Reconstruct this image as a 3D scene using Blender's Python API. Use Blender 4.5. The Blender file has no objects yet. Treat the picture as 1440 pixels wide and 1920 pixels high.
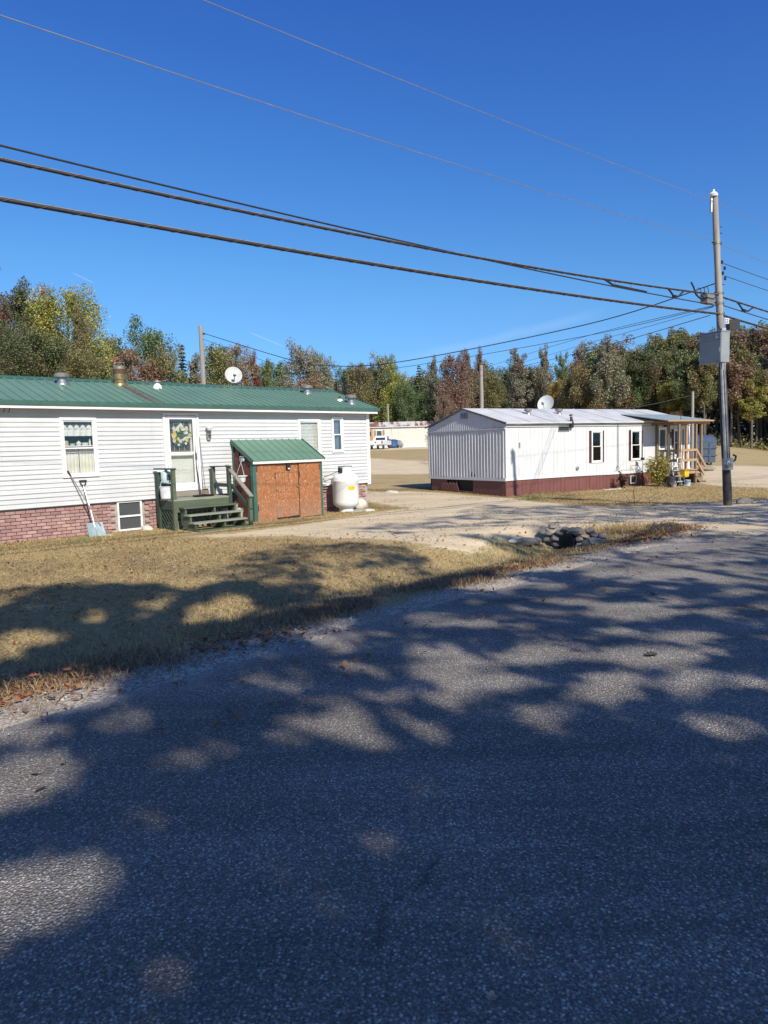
import bpy, bmesh, math, random
import numpy as np
from mathutils import Vector, Matrix, noise as mnoise

random.seed(7)
RNG = np.random.default_rng(11)
scene = bpy.context.scene
COL = scene.collection
R = math.radians

# ------------------------------------------------------------------ camera, sky, sun, exposure
EYE = 1.7
cam_d = bpy.data.cameras.new('camera')
cam = bpy.data.objects.new('camera', cam_d)
COL.objects.link(cam)
cam_d.sensor_fit = 'VERTICAL'
cam_d.sensor_height = 36.0
cam_d.lens = 36.0 * 1340 / 1920
cam_d.clip_start = 0.05
cam_d.clip_end = 3000
PITCH, ROLL = math.atan(123 / 1340), math.atan(.028)
cp, sp, cr, sr = math.cos(PITCH), math.sin(PITCH), math.cos(ROLL), math.sin(ROLL)
fw = Vector((0, cp, -sp)); up0 = Vector((0, sp, cp)); ri0 = Vector((1, 0, 0))
ri = ri0 * cr - up0 * sr
up = ri0 * sr + up0 * cr
cam.matrix_world = Matrix(((ri.x, up.x, -fw.x, 0), (ri.y, up.y, -fw.y, 0), (ri.z, up.z, -fw.z, EYE), (0, 0, 0, 1)))
scene.camera = cam

SUN_EL = R(37.5)
SUN_H = Vector((.450, -.893, 0)).normalized()          # horizontal direction towards the sun
TAN_EL = math.tan(SUN_EL)
SUN = Vector((SUN_H.x * math.cos(SUN_EL), SUN_H.y * math.cos(SUN_EL), math.sin(SUN_EL)))
SUN_ROT = math.atan2(SUN_H.x, SUN_H.y)

world = bpy.data.worlds.new('World')
scene.world = world
world.use_nodes = True
wn = world.node_tree
wn.nodes.clear()
w_out = wn.nodes.new('ShaderNodeOutputWorld')
w_bg = wn.nodes.new('ShaderNodeBackground')
w_sky = wn.nodes.new('ShaderNodeTexSky')
w_sky.sky_type = 'NISHITA'
w_sky.sun_disc = False
w_sky.sun_elevation = SUN_EL
w_sky.sun_rotation = SUN_ROT
w_sky.altitude = 300
w_sky.air_density = 1.0
w_sky.dust_density = 0.3
w_sky.ozone_density = 4.5
w_bg.inputs['Strength'].default_value = 0.122
w_hs = wn.nodes.new('ShaderNodeHueSaturation')
w_hs.inputs['Saturation'].default_value = 1.22
# clear autumn air: the pale band at the horizon is thin, so elevations are read a little higher up the dome
w_tc = wn.nodes.new('ShaderNodeTexCoord'); w_sx = wn.nodes.new('ShaderNodeSeparateXYZ'); w_cx = wn.nodes.new('ShaderNodeCombineXYZ'); w_m = wn.nodes.new('ShaderNodeMath')
w_m.operation = 'MULTIPLY_ADD'; w_m.inputs[1].default_value = .80; w_m.inputs[2].default_value = .105
w_nm = wn.nodes.new('ShaderNodeVectorMath'); w_nm.operation = 'NORMALIZE'
wn.links.new(w_tc.outputs['Generated'], w_sx.inputs[0])
for i_ in (0, 1): wn.links.new(w_sx.outputs[i_], w_cx.inputs[i_])
wn.links.new(w_sx.outputs[2], w_m.inputs[0]); wn.links.new(w_m.outputs[0], w_cx.inputs[2])
wn.links.new(w_cx.outputs[0], w_nm.inputs[0]); wn.links.new(w_nm.outputs[0], w_sky.inputs['Vector'])
wn.links.new(w_sky.outputs['Color'], w_hs.inputs['Color'])
# deepen the blue of the upper sky: red and green fall off faster than blue
w_sep = wn.nodes.new('ShaderNodeSeparateColor'); w_com = wn.nodes.new('ShaderNodeCombineColor')
wn.links.new(w_hs.outputs['Color'], w_sep.inputs[0])
for i_, (h_, g_) in enumerate(((.95, 1.42), (2.5, 1.52))):
    a_ = wn.nodes.new('ShaderNodeMath'); a_.operation = 'DIVIDE'; a_.inputs[1].default_value = h_; wn.links.new(w_sep.outputs[i_], a_.inputs[0])
    b_ = wn.nodes.new('ShaderNodeMath'); b_.operation = 'POWER'; b_.inputs[1].default_value = g_; wn.links.new(a_.outputs[0], b_.inputs[0])
    c_ = wn.nodes.new('ShaderNodeMath'); c_.operation = 'MULTIPLY'; c_.inputs[1].default_value = h_; wn.links.new(b_.outputs[0], c_.inputs[0])
    d_ = wn.nodes.new('ShaderNodeMath'); d_.operation = 'MINIMUM'; wn.links.new(c_.outputs[0], d_.inputs[0]); wn.links.new(w_sep.outputs[i_], d_.inputs[1])
    wn.links.new(d_.outputs[0], w_com.inputs[i_])
w_b = wn.nodes.new('ShaderNodeMath'); w_b.operation = 'MULTIPLY'; w_b.inputs[1].default_value = 1.0
wn.links.new(w_sep.outputs[2], w_b.inputs[0]); wn.links.new(w_b.outputs[0], w_com.inputs[2])
# thin high streaks of cloud: (two directions, width, strength)
w_prev = w_com.outputs[0]
for d0, d1, wd_, st_ in (((.0423, .992, .1187), (.2771, .9467, .1641), .010, .09), ((-.3732, .9009, .2217), (-.353, .9112, .2125), .0011, .22), ((-.1713, .9728, .156), (-.1305, .9816, .1392), .0016, .18)):
    d0, d1 = Vector(d0).normalized(), Vector(d1).normalized(); nrm_ = d0.cross(d1).normalized(); mid_ = (d0 + d1).normalized(); half_ = math.acos(max(-1, min(1, d0.dot(mid_))))
    nz_ = wn.nodes.new('ShaderNodeTexNoise'); nz_.inputs['Scale'].default_value = 14; nz_.inputs['Detail'].default_value = 4; wn.links.new(w_tc.outputs['Generated'], nz_.inputs['Vector'])
    dn = wn.nodes.new('ShaderNodeVectorMath'); dn.operation = 'DOT_PRODUCT'; dn.inputs[1].default_value = nrm_; wn.links.new(w_tc.outputs['Generated'], dn.inputs[0])
    q0 = wn.nodes.new('ShaderNodeMath'); q0.operation = 'MULTIPLY_ADD'; q0.inputs[1].default_value = wd_ * 1.6; q0.inputs[2].default_value = -wd_ * .8; wn.links.new(nz_.outputs['Fac'], q0.inputs[0])
    q1 = wn.nodes.new('ShaderNodeMath'); q1.operation = 'ADD'; wn.links.new(dn.outputs['Value'], q1.inputs[0]); wn.links.new(q0.outputs[0], q1.inputs[1])
    q2 = wn.nodes.new('ShaderNodeMath'); q2.operation = 'ABSOLUTE'; wn.links.new(q1.outputs[0], q2.inputs[0])
    q3 = wn.nodes.new('ShaderNodeMapRange'); q3.interpolation_type = 'SMOOTHSTEP'; q3.inputs[1].default_value = 0; q3.inputs[2].default_value = wd_; q3.inputs[3].default_value = st_; q3.inputs[4].default_value = 0; wn.links.new(q2.outputs[0], q3.inputs[0])
    dm_ = wn.nodes.new('ShaderNodeVectorMath'); dm_.operation = 'DOT_PRODUCT'; dm_.inputs[1].default_value = mid_; wn.links.new(w_tc.outputs['Generated'], dm_.inputs[0])
    q4 = wn.nodes.new('ShaderNodeMapRange'); q4.interpolation_type = 'SMOOTHSTEP'; q4.inputs[1].default_value = math.cos(half_ * 1.25); q4.inputs[2].default_value = math.cos(half_ * .6); wn.links.new(dm_.outputs['Value'], q4.inputs[0])
    q5 = wn.nodes.new('ShaderNodeMath'); q5.operation = 'MULTIPLY'; wn.links.new(q3.outputs[0], q5.inputs[0]); wn.links.new(q4.outputs[0], q5.inputs[1])
    mx_ = wn.nodes.new('ShaderNodeMix'); mx_.data_type = 'RGBA'; wn.links.new(q5.outputs[0], mx_.inputs[0]); wn.links.new(w_prev, mx_.inputs[6]); mx_.inputs[7].default_value = (5.2, 5.8, 6.6, 1)
    w_prev = mx_.outputs[2]
wn.links.new(w_prev, w_bg.inputs['Color'])
wn.links.new(w_bg.outputs['Background'], w_out.inputs['Surface'])

sun_d = bpy.data.lights.new('sun', 'SUN')
sun_d.energy = 4.4
sun_d.angle = R(.53)
sun_d.color = (1.0, .94, .84)
sun = bpy.data.objects.new('sun', sun_d)
COL.objects.link(sun)
sun.rotation_euler = SUN.to_track_quat('Z', 'Y').to_euler()
sun.location = (20, -30, 40)

vs = scene.view_settings
vs.view_transform = 'Standard'
vs.look = 'None'
vs.exposure = 0.42
vs.gamma = 1.0
vs.use_curve_mapping = False
scene.cycles.max_bounces = 6
scene.cycles.transparent_max_bounces = 12
scene.cycles.sample_clamp_indirect = 6

# ------------------------------------------------------------------ helpers: materials
class NT:
    def __init__(self, name):
        self.m = bpy.data.materials.new(name)
        self.m.use_nodes = True
        self.t = self.m.node_tree
        self.b = self.t.nodes['Principled BSDF']
    def n(self, typ, **kw):
        nd = self.t.nodes.new('ShaderNode' + typ)
        for k, v in kw.items():
            if k in nd.inputs: nd.inputs[k].default_value = v
            else: setattr(nd, k, v)
        return nd
    def l(self, a, b): self.t.links.new(a, b)
    def pos(self, scale=(1, 1, 1), rotz=0., obj=False):
        g = self.n('TexCoord').outputs['Object'] if obj else self.n('NewGeometry').outputs['Position']
        mp = self.n('Mapping'); mp.inputs['Scale'].default_value = scale; mp.inputs['Rotation'].default_value = (0, 0, rotz)
        self.l(g, mp.inputs['Vector'])
        return mp.outputs['Vector']
    def noise(self, vec, scale, detail=5, rough=.6, dist=0.):
        nd = self.n('TexNoise', Scale=scale, Detail=detail, Roughness=rough, Distortion=dist)
        if vec is not None: self.l(vec, nd.inputs['Vector'])
        return nd.outputs['Fac']
    def ramp(self, fac, stops, interp='LINEAR'):
        nd = self.n('ValToRGB'); cr_ = nd.color_ramp; cr_.interpolation = interp
        while len(cr_.elements) > 1: cr_.elements.remove(cr_.elements[-1])
        for i, (p, c) in enumerate(stops):
            e = cr_.elements[0] if i == 0 else cr_.elements.new(p)
            e.position = p
            e.color = (c, c, c, 1) if isinstance(c, (int, float)) else (*c, 1)
        self.l(fac, nd.inputs['Fac'])
        return nd.outputs['Color']
    def mix(self, fac, a, b, mode='MIX'):
        nd = self.n('Mix', data_type='RGBA', blend_type=mode)
        for s, v in ((0, fac), (6, a), (7, b)):
            if hasattr(v, 'type') and hasattr(v, 'links'): self.l(v, nd.inputs[s])
            elif isinstance(v, (int, float)): nd.inputs[s].default_value = v if s == 0 else (v, v, v, 1)
            else: nd.inputs[s].default_value = (*v, 1)
        return nd.outputs[2]
    def math(self, op, a, b=0., c=0., clamp=False):
        nd = self.n('Math', operation=op, use_clamp=clamp)
        for i, v in enumerate((a, b, c)):
            if hasattr(v, 'links'): self.l(v, nd.inputs[i])
            else: nd.inputs[i].default_value = v
        return nd.outputs[0]
    def attr(self, name):
        return self.n('Attribute', attribute_name=name).outputs['Fac']
    def bump(self, h, strength=.5, dist=.01, normal=None):
        nd = self.n('Bump', Strength=strength, Distance=dist)
        self.l(h, nd.inputs['Height'])
        if normal is not None: self.l(normal, nd.inputs['Normal'])
        self.l(nd.outputs['Normal'], self.b.inputs['Normal'])
        return nd.outputs['Normal']
    def base(self, c):
        if hasattr(c, 'links'): self.l(c, self.b.inputs['Base Color'])
        else: self.b.inputs['Base Color'].default_value = (*c, 1)
    def done(self, rough=.8, metal=0., spec=.4):
        if hasattr(rough, 'links'): self.l(rough, self.b.inputs['Roughness'])
        else: self.b.inputs['Roughness'].default_value = rough
        self.b.inputs['Metallic'].default_value = metal
        self.b.inputs['Specular IOR Level'].default_value = spec
        return self.m

def simple(name, c1, c2=None, scale=6., rough=.7, metal=0., bump=0., bscale=None, stretch=(1, 1, 1), spec=.4, obj=False, lo=.35, hi=.65):
    t = NT(name)
    v = t.pos(stretch, obj=obj)
    if c2 is None: c2 = tuple(x * .8 for x in c1)
    f = t.noise(v, scale)
    t.base(t.ramp(f, [(lo, c1), (hi, c2)]))
    if bump: t.bump(t.noise(v, bscale or scale * 4), bump, .01)
    return t.done(rough, metal, spec)

def wood(name, c1, c2, axis=0, rough=.8):
    st = [30, 30, 30]; st[axis] = 2.
    return simple(name, c1, c2, 1.0, rough, bump=.25, bscale=3., stretch=tuple(st), obj=True, lo=.25, hi=.75)

# ------------------------------------------------------------------ helpers: meshes and objects
def tagobj(o, label=None, cat=None, group=None, kind=None):
    if label: o['label'] = label
    if cat: o['category'] = cat
    if group: o['group'] = group
    if kind: o['kind'] = kind
    return o

def empty(name, loc, rz=0., label=None, cat=None, group=None):
    o = bpy.data.objects.new(name, None)
    COL.objects.link(o)
    o.location = loc
    o.rotation_euler = (0, 0, rz)
    o.empty_display_size = .2
    return tagobj(o, label, cat, group)

class MB:
    def __init__(self): self.v = []; self.f = []; self.mi = []
    def add(self, vs, fs, mi=0):
        k = len(self.v)
        self.v.extend([tuple(p) for p in vs])
        for f in fs:
            self.f.append(tuple(i + k for i in f)); self.mi.append(mi)
        return self
    def box(self, a, b, mi=0):
        x0, y0, z0 = (min(a[i], b[i]) for i in range(3)); x1, y1, z1 = (max(a[i], b[i]) for i in range(3))
        return self.add([(x0, y0, z0), (x1, y0, z0), (x1, y1, z0), (x0, y1, z0), (x0, y0, z1), (x1, y0, z1), (x1, y1, z1), (x0, y1, z1)],
                        [(0, 3, 2, 1), (4, 5, 6, 7), (0, 1, 5, 4), (1, 2, 6, 5), (2, 3, 7, 6), (3, 0, 4, 7)], mi)
    def bar(self, p, q, w, h, mi=0, upv=(0, 0, 1)):
        p, q = Vector(p), Vector(q); d = (q - p).normalized(); u = Vector(upv)
        if abs(d.dot(u)) > .98: u = Vector((0, 1, 0))
        s = d.cross(u).normalized(); u = s.cross(d).normalized()
        c = []
        for o in (p, q):
            for a, b in ((-1, -1), (1, -1), (1, 1), (-1, 1)): c.append(o + s * (a * w / 2) + u * (b * h / 2))
        return self.add(c, [(0, 3, 2, 1)[::-1], (4, 5, 6, 7)[::-1], (0, 1, 5, 4)[::-1], (1, 2, 6, 5)[::-1], (2, 3, 7, 6)[::-1], (3, 0, 4, 7)[::-1]], mi)
    def tube(self, pts, r, n=8, mi=0, cap=True):
        pts = [Vector(p) for p in pts]; k0 = len(self.v); m = len(pts)
        rs = r if isinstance(r, (list, tuple)) else [r] * m
        ref = Vector((0, 0, 1))
        if abs((pts[-1] - pts[0]).normalized().dot(ref)) > .9: ref = Vector((1, 0, 0))
        vs, fs = [], []
        for i, p in enumerate(pts):
            d = (pts[min(i + 1, m - 1)] - pts[max(i - 1, 0)])
            d = d.normalized() if d.length > 1e-9 else Vector((0, 0, 1))
            s = d.cross(ref)
            s = s.normalized() if s.length > 1e-4 else d.orthogonal().normalized()
            u = s.cross(d)
            for j in range(n):
                a = 2 * math.pi * j / n
                vs.append(p + s * (math.cos(a) * rs[i]) + u * (math.sin(a) * rs[i]))
        for i in range(m - 1):
            for j in range(n):
                fs.append((i * n + j, i * n + (j + 1) % n, (i + 1) * n + (j + 1) % n, (i + 1) * n + j))
        if cap:
            fs.append(tuple(range(n))[::-1]); fs.append(tuple((m - 1) * n + j for j in range(n)))
        return self.add(vs, fs, mi)
    def lathe(self, prof, n=24, o=(0, 0, 0), mi=0):
        vs, fs = [], []
        for r, z in prof:
            for j in range(n):
                a = 2 * math.pi * j / n
                vs.append((o[0] + r * math.cos(a), o[1] + r * math.sin(a), o[2] + z))
        for i in range(len(prof) - 1):
            for j in range(n):
                fs.append((i * n + j, i * n + (j + 1) % n, (i + 1) * n + (j + 1) % n, (i + 1) * n + j))
        if prof[0][0] > 1e-4: fs.append(tuple(range(n))[::-1])
        if prof[-1][0] > 1e-4: fs.append(tuple((len(prof) - 1) * n + j for j in range(n)))
        return self.add(vs, fs, mi)
    def prism(self, poly, axis, a, b, mi=0):
        """poly: 2-D points; axis 0: (y,z) extruded in x, 1: (x,z) in y, 2: (x,y) in z"""
        n = len(poly)
        def P(q, t): return (t, q[0], q[1]) if axis == 0 else ((q[0], t, q[1]) if axis == 1 else (q[0], q[1], t))
        vs = [P(q, a) for q in poly] + [P(q, b) for q in poly]
        fs = [tuple(range(n))[::-1], tuple(range(n, 2 * n))] + [(i, (i + 1) % n, n + (i + 1) % n, n + i) for i in range(n)]
        return self.add(vs, fs, mi)
    def quad(self, a, b, c, d, mi=0): return self.add([a, b, c, d], [(0, 1, 2, 3)], mi)
    def mesh(self, name, mats, smooth=False, off=(0, 0, 0)):
        me = bpy.data.meshes.new(name)
        me.from_pydata([(x - off[0], y - off[1], z - off[2]) for x, y, z in self.v], [], self.f)
        for m in (mats if isinstance(mats, (list, tuple)) else [mats]): me.materials.append(m)
        me.polygons.foreach_set('material_index', self.mi)
        bm = bmesh.new(); bm.from_mesh(me)
        bmesh.ops.recalc_face_normals(bm, faces=bm.faces)
        bm.to_mesh(me); bm.free()
        if smooth:
            me.polygons.foreach_set('use_smooth', [True] * len(me.polygons))
            me.set_sharp_from_angle(angle=R(40))
        me.update()
        return me
    def build(self, name, mats, parent=None, smooth=False, off=(0, 0, 0)):
        return link(name, self.mesh(name, mats, smooth, off), parent)

def link(name, me, parent=None, loc=None):
    o = bpy.data.objects.new(name, me)
    COL.objects.link(o)
    if parent is not None: o.parent = parent
    if loc is not None: o.location = loc
    return o

def raw_mesh(name, verts, quads, mat, attrs=None):
    """verts (N,3), quads (M,k) numpy -> mesh; attrs: {name: per-vertex floats}"""
    me = bpy.data.meshes.new(name)
    nv, (nf, k) = len(verts), quads.shape
    me.vertices.add(nv); me.vertices.foreach_set('co', np.asarray(verts, np.float32).ravel())
    me.loops.add(nf * k); me.loops.foreach_set('vertex_index', quads.astype(np.int32).ravel())
    me.polygons.add(nf)
    me.polygons.foreach_set('loop_start', np.arange(0, nf * k, k, dtype=np.int32))
    for a, vals in (attrs or {}).items():
        at = me.attributes.new(a, 'FLOAT', 'POINT'); at.data.foreach_set('value', np.asarray(vals, np.float32))
    me.materials.append(mat)
    me.update(calc_edges=True)
    return me

class Frame:
    """a building's own frame: x along its front, y away from the camera, z up"""
    def __init__(self, C, ang): self.C = C; self.a = R(90 - ang); self.c = math.cos(self.a); self.s = math.sin(self.a)
    def w(self, x, y, z): return (self.C[0] + self.c * x - self.s * y, self.C[1] + self.s * x + self.c * y, z)
    def root(self, name, x, y, z, label, cat, group=None):
        return empty(name, self.w(x, y, z), self.a, label, cat, group)

def copy_tree(o, parent=None):
    c = o.copy(); COL.objects.link(c); c.parent = parent
    for ch in list(o.children): copy_tree(ch, c)
    return c

def smooth(a, b, x):
    t = np.clip((np.asarray(x, float) - a) / (b - a), 0, 1)
    return t * t * (3 - 2 * t)

def vnoise(x, y, sc, seed=0):
    """cheap smooth value noise on arrays, -1..1"""
    x = np.asarray(x, float) * sc + seed * 17.31; y = np.asarray(y, float) * sc - seed * 9.17
    xi, yi = np.floor(x), np.floor(y); fx, fy = x - xi, y - yi
    fx = fx * fx * (3 - 2 * fx); fy = fy * fy * (3 - 2 * fy)
    def h(a, b):
        v = np.sin(a * 127.1 + b * 311.7) * 43758.5453
        return (v - np.floor(v)) * 2 - 1
    return (h(xi, yi) * (1 - fx) + h(xi + 1, yi) * fx) * (1 - fy) + (h(xi, yi + 1) * (1 - fx) + h(xi + 1, yi + 1) * fx) * fy

def poly_sd(poly, x, y):
    """signed distance to a polygon, positive inside"""
    x = np.asarray(x, float); y = np.asarray(y, float)
    ins = np.zeros(x.shape, bool); dm = np.full(x.shape, 1e9)
    n = len(poly)
    for i in range(n):
        x0, y0 = poly[i]; x1, y1 = poly[(i + 1) % n]
        c = ((y0 > y) != (y1 > y)) & (x < (x1 - x0) * (y - y0) / ((y1 - y0) if y1 != y0 else 1e-9) + x0)
        ins ^= c
        dx, dy = x1 - x0, y1 - y0
        t = np.clip(((x - x0) * dx + (y - y0) * dy) / (dx * dx + dy * dy + 1e-12), 0, 1)
        dm = np.minimum(dm, np.hypot(x - x0 - t * dx, y - y0 - t * dy))
    return np.where(ins, dm, -dm)

# ------------------------------------------------------------------ terrain
ROAD_A = R(44.13)
ex, ey = math.sin(ROAD_A), math.cos(ROAD_A)            # along the road
def road_pq(x, y):
    x = np.asarray(x, float); y = np.asarray(y, float) - 6.955
    return ex * x + ey * y, ey * x - ex * y             # p along, q to the right of the left edge
def road_xy(p, q): return ex * p + ey * q, ey * p - ex * q + 6.955
def road_edge(p): return -.17 * np.exp(-((p - .5) / 1.3) ** 2) + .9 * smooth(5.8, 8.5, p) - .5 * smooth(12, 20, p) + .05 * vnoise(p, 0, 1.3, 3) + .03 * vnoise(p, 0, 5., 4)

DIRT = [
    [(-4.2, 15.25), (-3.3, 14.98), (-2.04, 14.97), (-.86, 14.15), (0, 13.6), (.75, 12.75), (1.5, 12.55), (2.3, 13.85), (3.1, 14.35), (4.5, 14.2), (5.1, 12.9), (6.1, 12.2), (7.5, 13.6), (15.5, 21.5),
     (13, 20.8), (10.4, 19.6), (8.3, 19.3), (6.9, 19.4), (5.7, 20.2), (4.9, 22.3), (4.45, 24.5), (3.2, 25.9), (1.8, 28.3), (.92, 29.4), (-.45, 29), (-1.5, 31), (-1, 27), (-.2, 23.5), (.75, 21.4), (.2, 20.5), (-1.1, 18.3), (-2.05, 16.9), (-3.2, 15.7)],
    [(-9, 64), (-8, 43.5), (-2, 42.5), (4, 41), (14, 40), (14, 47), (5, 52), (2, 57), (-1, 62)],
    [(-14, 84), (14, 82), (14, 100), (-14, 100)],
    [(11.2, 29.8), (13.0, 30.3), (13.4, 27.6), (14.5, 25.2), (24, 21), (36, 28), (34, 40), (21, 41.2), (16, 42), (14, 38)],
]
def dirt_mask(x, y):
    d = np.full(np.shape(x), -1e9)
    for p in DIRT: d = np.maximum(d, poly_sd(p, x, y))
    return d

def zg(x, y):
    x = np.asarray(x, float); y = np.asarray(y, float)
    p, q = road_pq(x, y)
    base = -.06 - .05 * smooth(-1, -6, q) - .06 * smooth(17, 22, y)
    base = base - .07 * smooth(2, 5, x) * smooth(21, 25, y) * (1 - smooth(34, 40, y))
    # ditch beside the road
    dep = np.interp(p, [-40, -6, -2, 2, 5.5, 7.3], [.12, .12, .15, .22, .34, .45])
    prof = np.exp(-((q + 2.25) / .85) ** 2)
    end = 1 - smooth(7.62, 7.86, p)
    z = base - dep * prof * end
    # shoulder and road bed
    z = np.where(q > -.9, z * (1 - smooth(-.9, -.1, q)) + (-.012) * smooth(-.9, -.1, q), z)
    bed = smooth(-.02, .12, q - .9 * smooth(5.8, 8.5, p) + .5 * smooth(12, 20, p) ) * (1 - smooth(6.3, 6.5, q))
    z = z - .035 * bed
    z = np.where(q > 6.4, -.04 - .25 * smooth(6.6, 9, q), z)
    # land rising behind the homes
    t = np.abs(x) / np.maximum(y, 1.)
    ce = 1 - smooth(.47, .56, t) * (x > 0)
    rise = np.interp(y, [28, 42, 60, 80, 95, 130, 200, 600], [0, .22, .82, 1.32, 1.67, 2.1, 3., 6.])
    flat = np.interp(y, [28, 42, 80, 200, 600], [0, .08, .3, 1.4, 5.])
    z = z + rise * ce + flat * (1 - ce)
    z = z + .012 * vnoise(x, y, 1.1, 1) + .02 * vnoise(x, y, .35, 2) * smooth(-.3, -1.5, q)
    return z

def zg1(x, y): return float(zg(np.array([x]), np.array([y]))[0])

def axis(lo, hi, step, far_lo, far_hi):
    a = list(np.arange(lo, hi + 1e-6, step)); s = step
    while a[-1] < far_hi: s *= 1.18; a.append(min(a[-1] + s, far_hi))
    s = step
    while a[0] > far_lo: s *= 1.18; a.insert(0, max(a[0] - s, far_lo))
    return np.array(a)

# ground material: dry grass <-> dirt <-> sandy shoulder, by painted zones
def ground_material():
    t = NT('ground_soil')
    v = t.pos()
    big = t.noise(v, .45, 4, .6)
    fine = t.noise(v, 14, 6, .7)
    st = t.noise(t.pos((26, 60, 30), .7), 1., 4, .7)
    g1 = t.ramp(fine, [(.3, (.29, .21, .10)), (.55, (.45, .34, .17)), (.75, (.56, .44, .235))])
    g2 = t.ramp(fine, [(.3, (.08, .08, .03)), (.6, (.20, .18, .075)), (.8, (.33, .27, .12))])
    grass = t.mix(t.ramp(big, [(.5, 0.), (.8, .55)]), g1, g2)
    grass = t.mix(t.ramp(st, [(.35, .22), (.6, 0.)]), grass, (.1, .07, .03))
    d1 = t.ramp(t.noise(v, .8, 5, .65), [(.3, (.66, .535, .35)), (.7, (.56, .45, .285))])
    d2 = t.ramp(t.noise(v, 70, 3, .7), [(.3, .82), (.6, 1.03), (.75, 1.2)])
    tracks = t.ramp(t.noise(t.pos((.35, 2.2, 1), -.62), 1.5, 4, .6), [(.4, .9), (.6, 1.06)])
    dirt = t.mix(1., t.mix(1., d1, d2, 'MULTIPLY'), tracks, 'MULTIPLY')
    peb = t.n('TexVoronoi', Scale=55.); t.l(v, peb.inputs['Vector'])
    s1 = t.ramp(peb.outputs['Color'], [(.15, (.20, .16, .12)), (.5, (.38, .325, .255)), (.85, (.58, .52, .43))])
    sand = t.mix(t.ramp(t.noise(v, 2.2, 4), [(.45, 0.), (.7, .5)]), s1, (.23, .17, .11))
    nz = t.math('MULTIPLY_ADD', t.noise(v, 3.5, 6, .7), 1.1, -.55)
    fd = t.ramp(t.math('ADD', t.attr('dirt'), nz), [(.42, 0.), (.62, 1.)])
    fs = t.ramp(t.math('ADD', t.attr('sand'), nz), [(.38, 0.), (.66, 1.)])
    c = t.mix(fd, grass, dirt)
    c = t.mix(fs, c, sand)
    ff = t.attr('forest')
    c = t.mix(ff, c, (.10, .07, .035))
    t.base(c)
    h = t.math('ADD', t.math('MULTIPLY', peb.outputs['Distance'], t.math('MULTIPLY', fs, .5)), t.math('MULTIPLY', fine, 1.))
    t.bump(h, .55, .02)
    return t.done(.95, 0, .15)
M_GROUND = ground_material()

XS = axis(-15, 19, .17, -700, 700)
YS = axis(-9, 31, .17, -300, 900)
GX, GY = np.meshgrid(XS, YS)
fx, fy = GX.ravel(), GY.ravel()
gz = zg(fx, fy)
gd = dirt_mask(fx, fy)
gp, gq = road_pq(fx, fy)
A_DIRT = np.clip(.5 + gd / np.where(fy > 40, 3., .9), 0, 1)
A_DIRT = np.maximum(A_DIRT, smooth(-.3, .3, gq) * smooth(7, 9, gp) * (gq < 3))
A_SAND = np.where(gq < 3, smooth(-1.05, -.25, gq + .25 * vnoise(gp, gq, .9, 8)), smooth(8.0, 6.6, gq)) * (1 - smooth(6.5, 9, gp) * (gq < 3)) * (gp < 60)
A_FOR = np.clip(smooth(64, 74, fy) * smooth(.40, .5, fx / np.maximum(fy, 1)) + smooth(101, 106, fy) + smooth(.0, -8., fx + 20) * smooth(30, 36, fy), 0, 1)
nx, ny = len(XS), len(YS)
ii = np.arange(nx * ny).reshape(ny, nx)
GQ = np.stack([ii[:-1, :-1].ravel(), ii[:-1, 1:].ravel(), ii[1:, 1:].ravel(), ii[1:, :-1].ravel()], 1)
GV = np.stack([fx, fy, gz], 1)
g_me = raw_mesh('ground', GV, GQ, M_GROUND, dict(dirt=A_DIRT, sand=A_SAND, forest=A_FOR))
g_me.polygons.foreach_set('use_smooth', [True] * len(g_me.polygons))
tagobj(link('ground', g_me), kind='structure')
# driveway: the dirt sheet, lying on the soil and breaking up into it at its edges
keep = (A_DIRT[GQ].max(1) > .06) & (gq[GQ].max(1) < 1.2) & (fy[GQ].max(1) < 110)
sub = GQ[keep]
idx, inv = np.unique(sub, return_inverse=True)
dv = GV[idx].copy(); dv[:, 2] += .004
d_me = raw_mesh('driveway', dv, inv.reshape(sub.shape), M_GROUND, dict(dirt=A_DIRT[idx], sand=A_SAND[idx], forest=A_FOR[idx]))
d_me.polygons.foreach_set('use_smooth', [True] * len(d_me.polygons))
tagobj(link('driveway', d_me), kind='structure')

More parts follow.
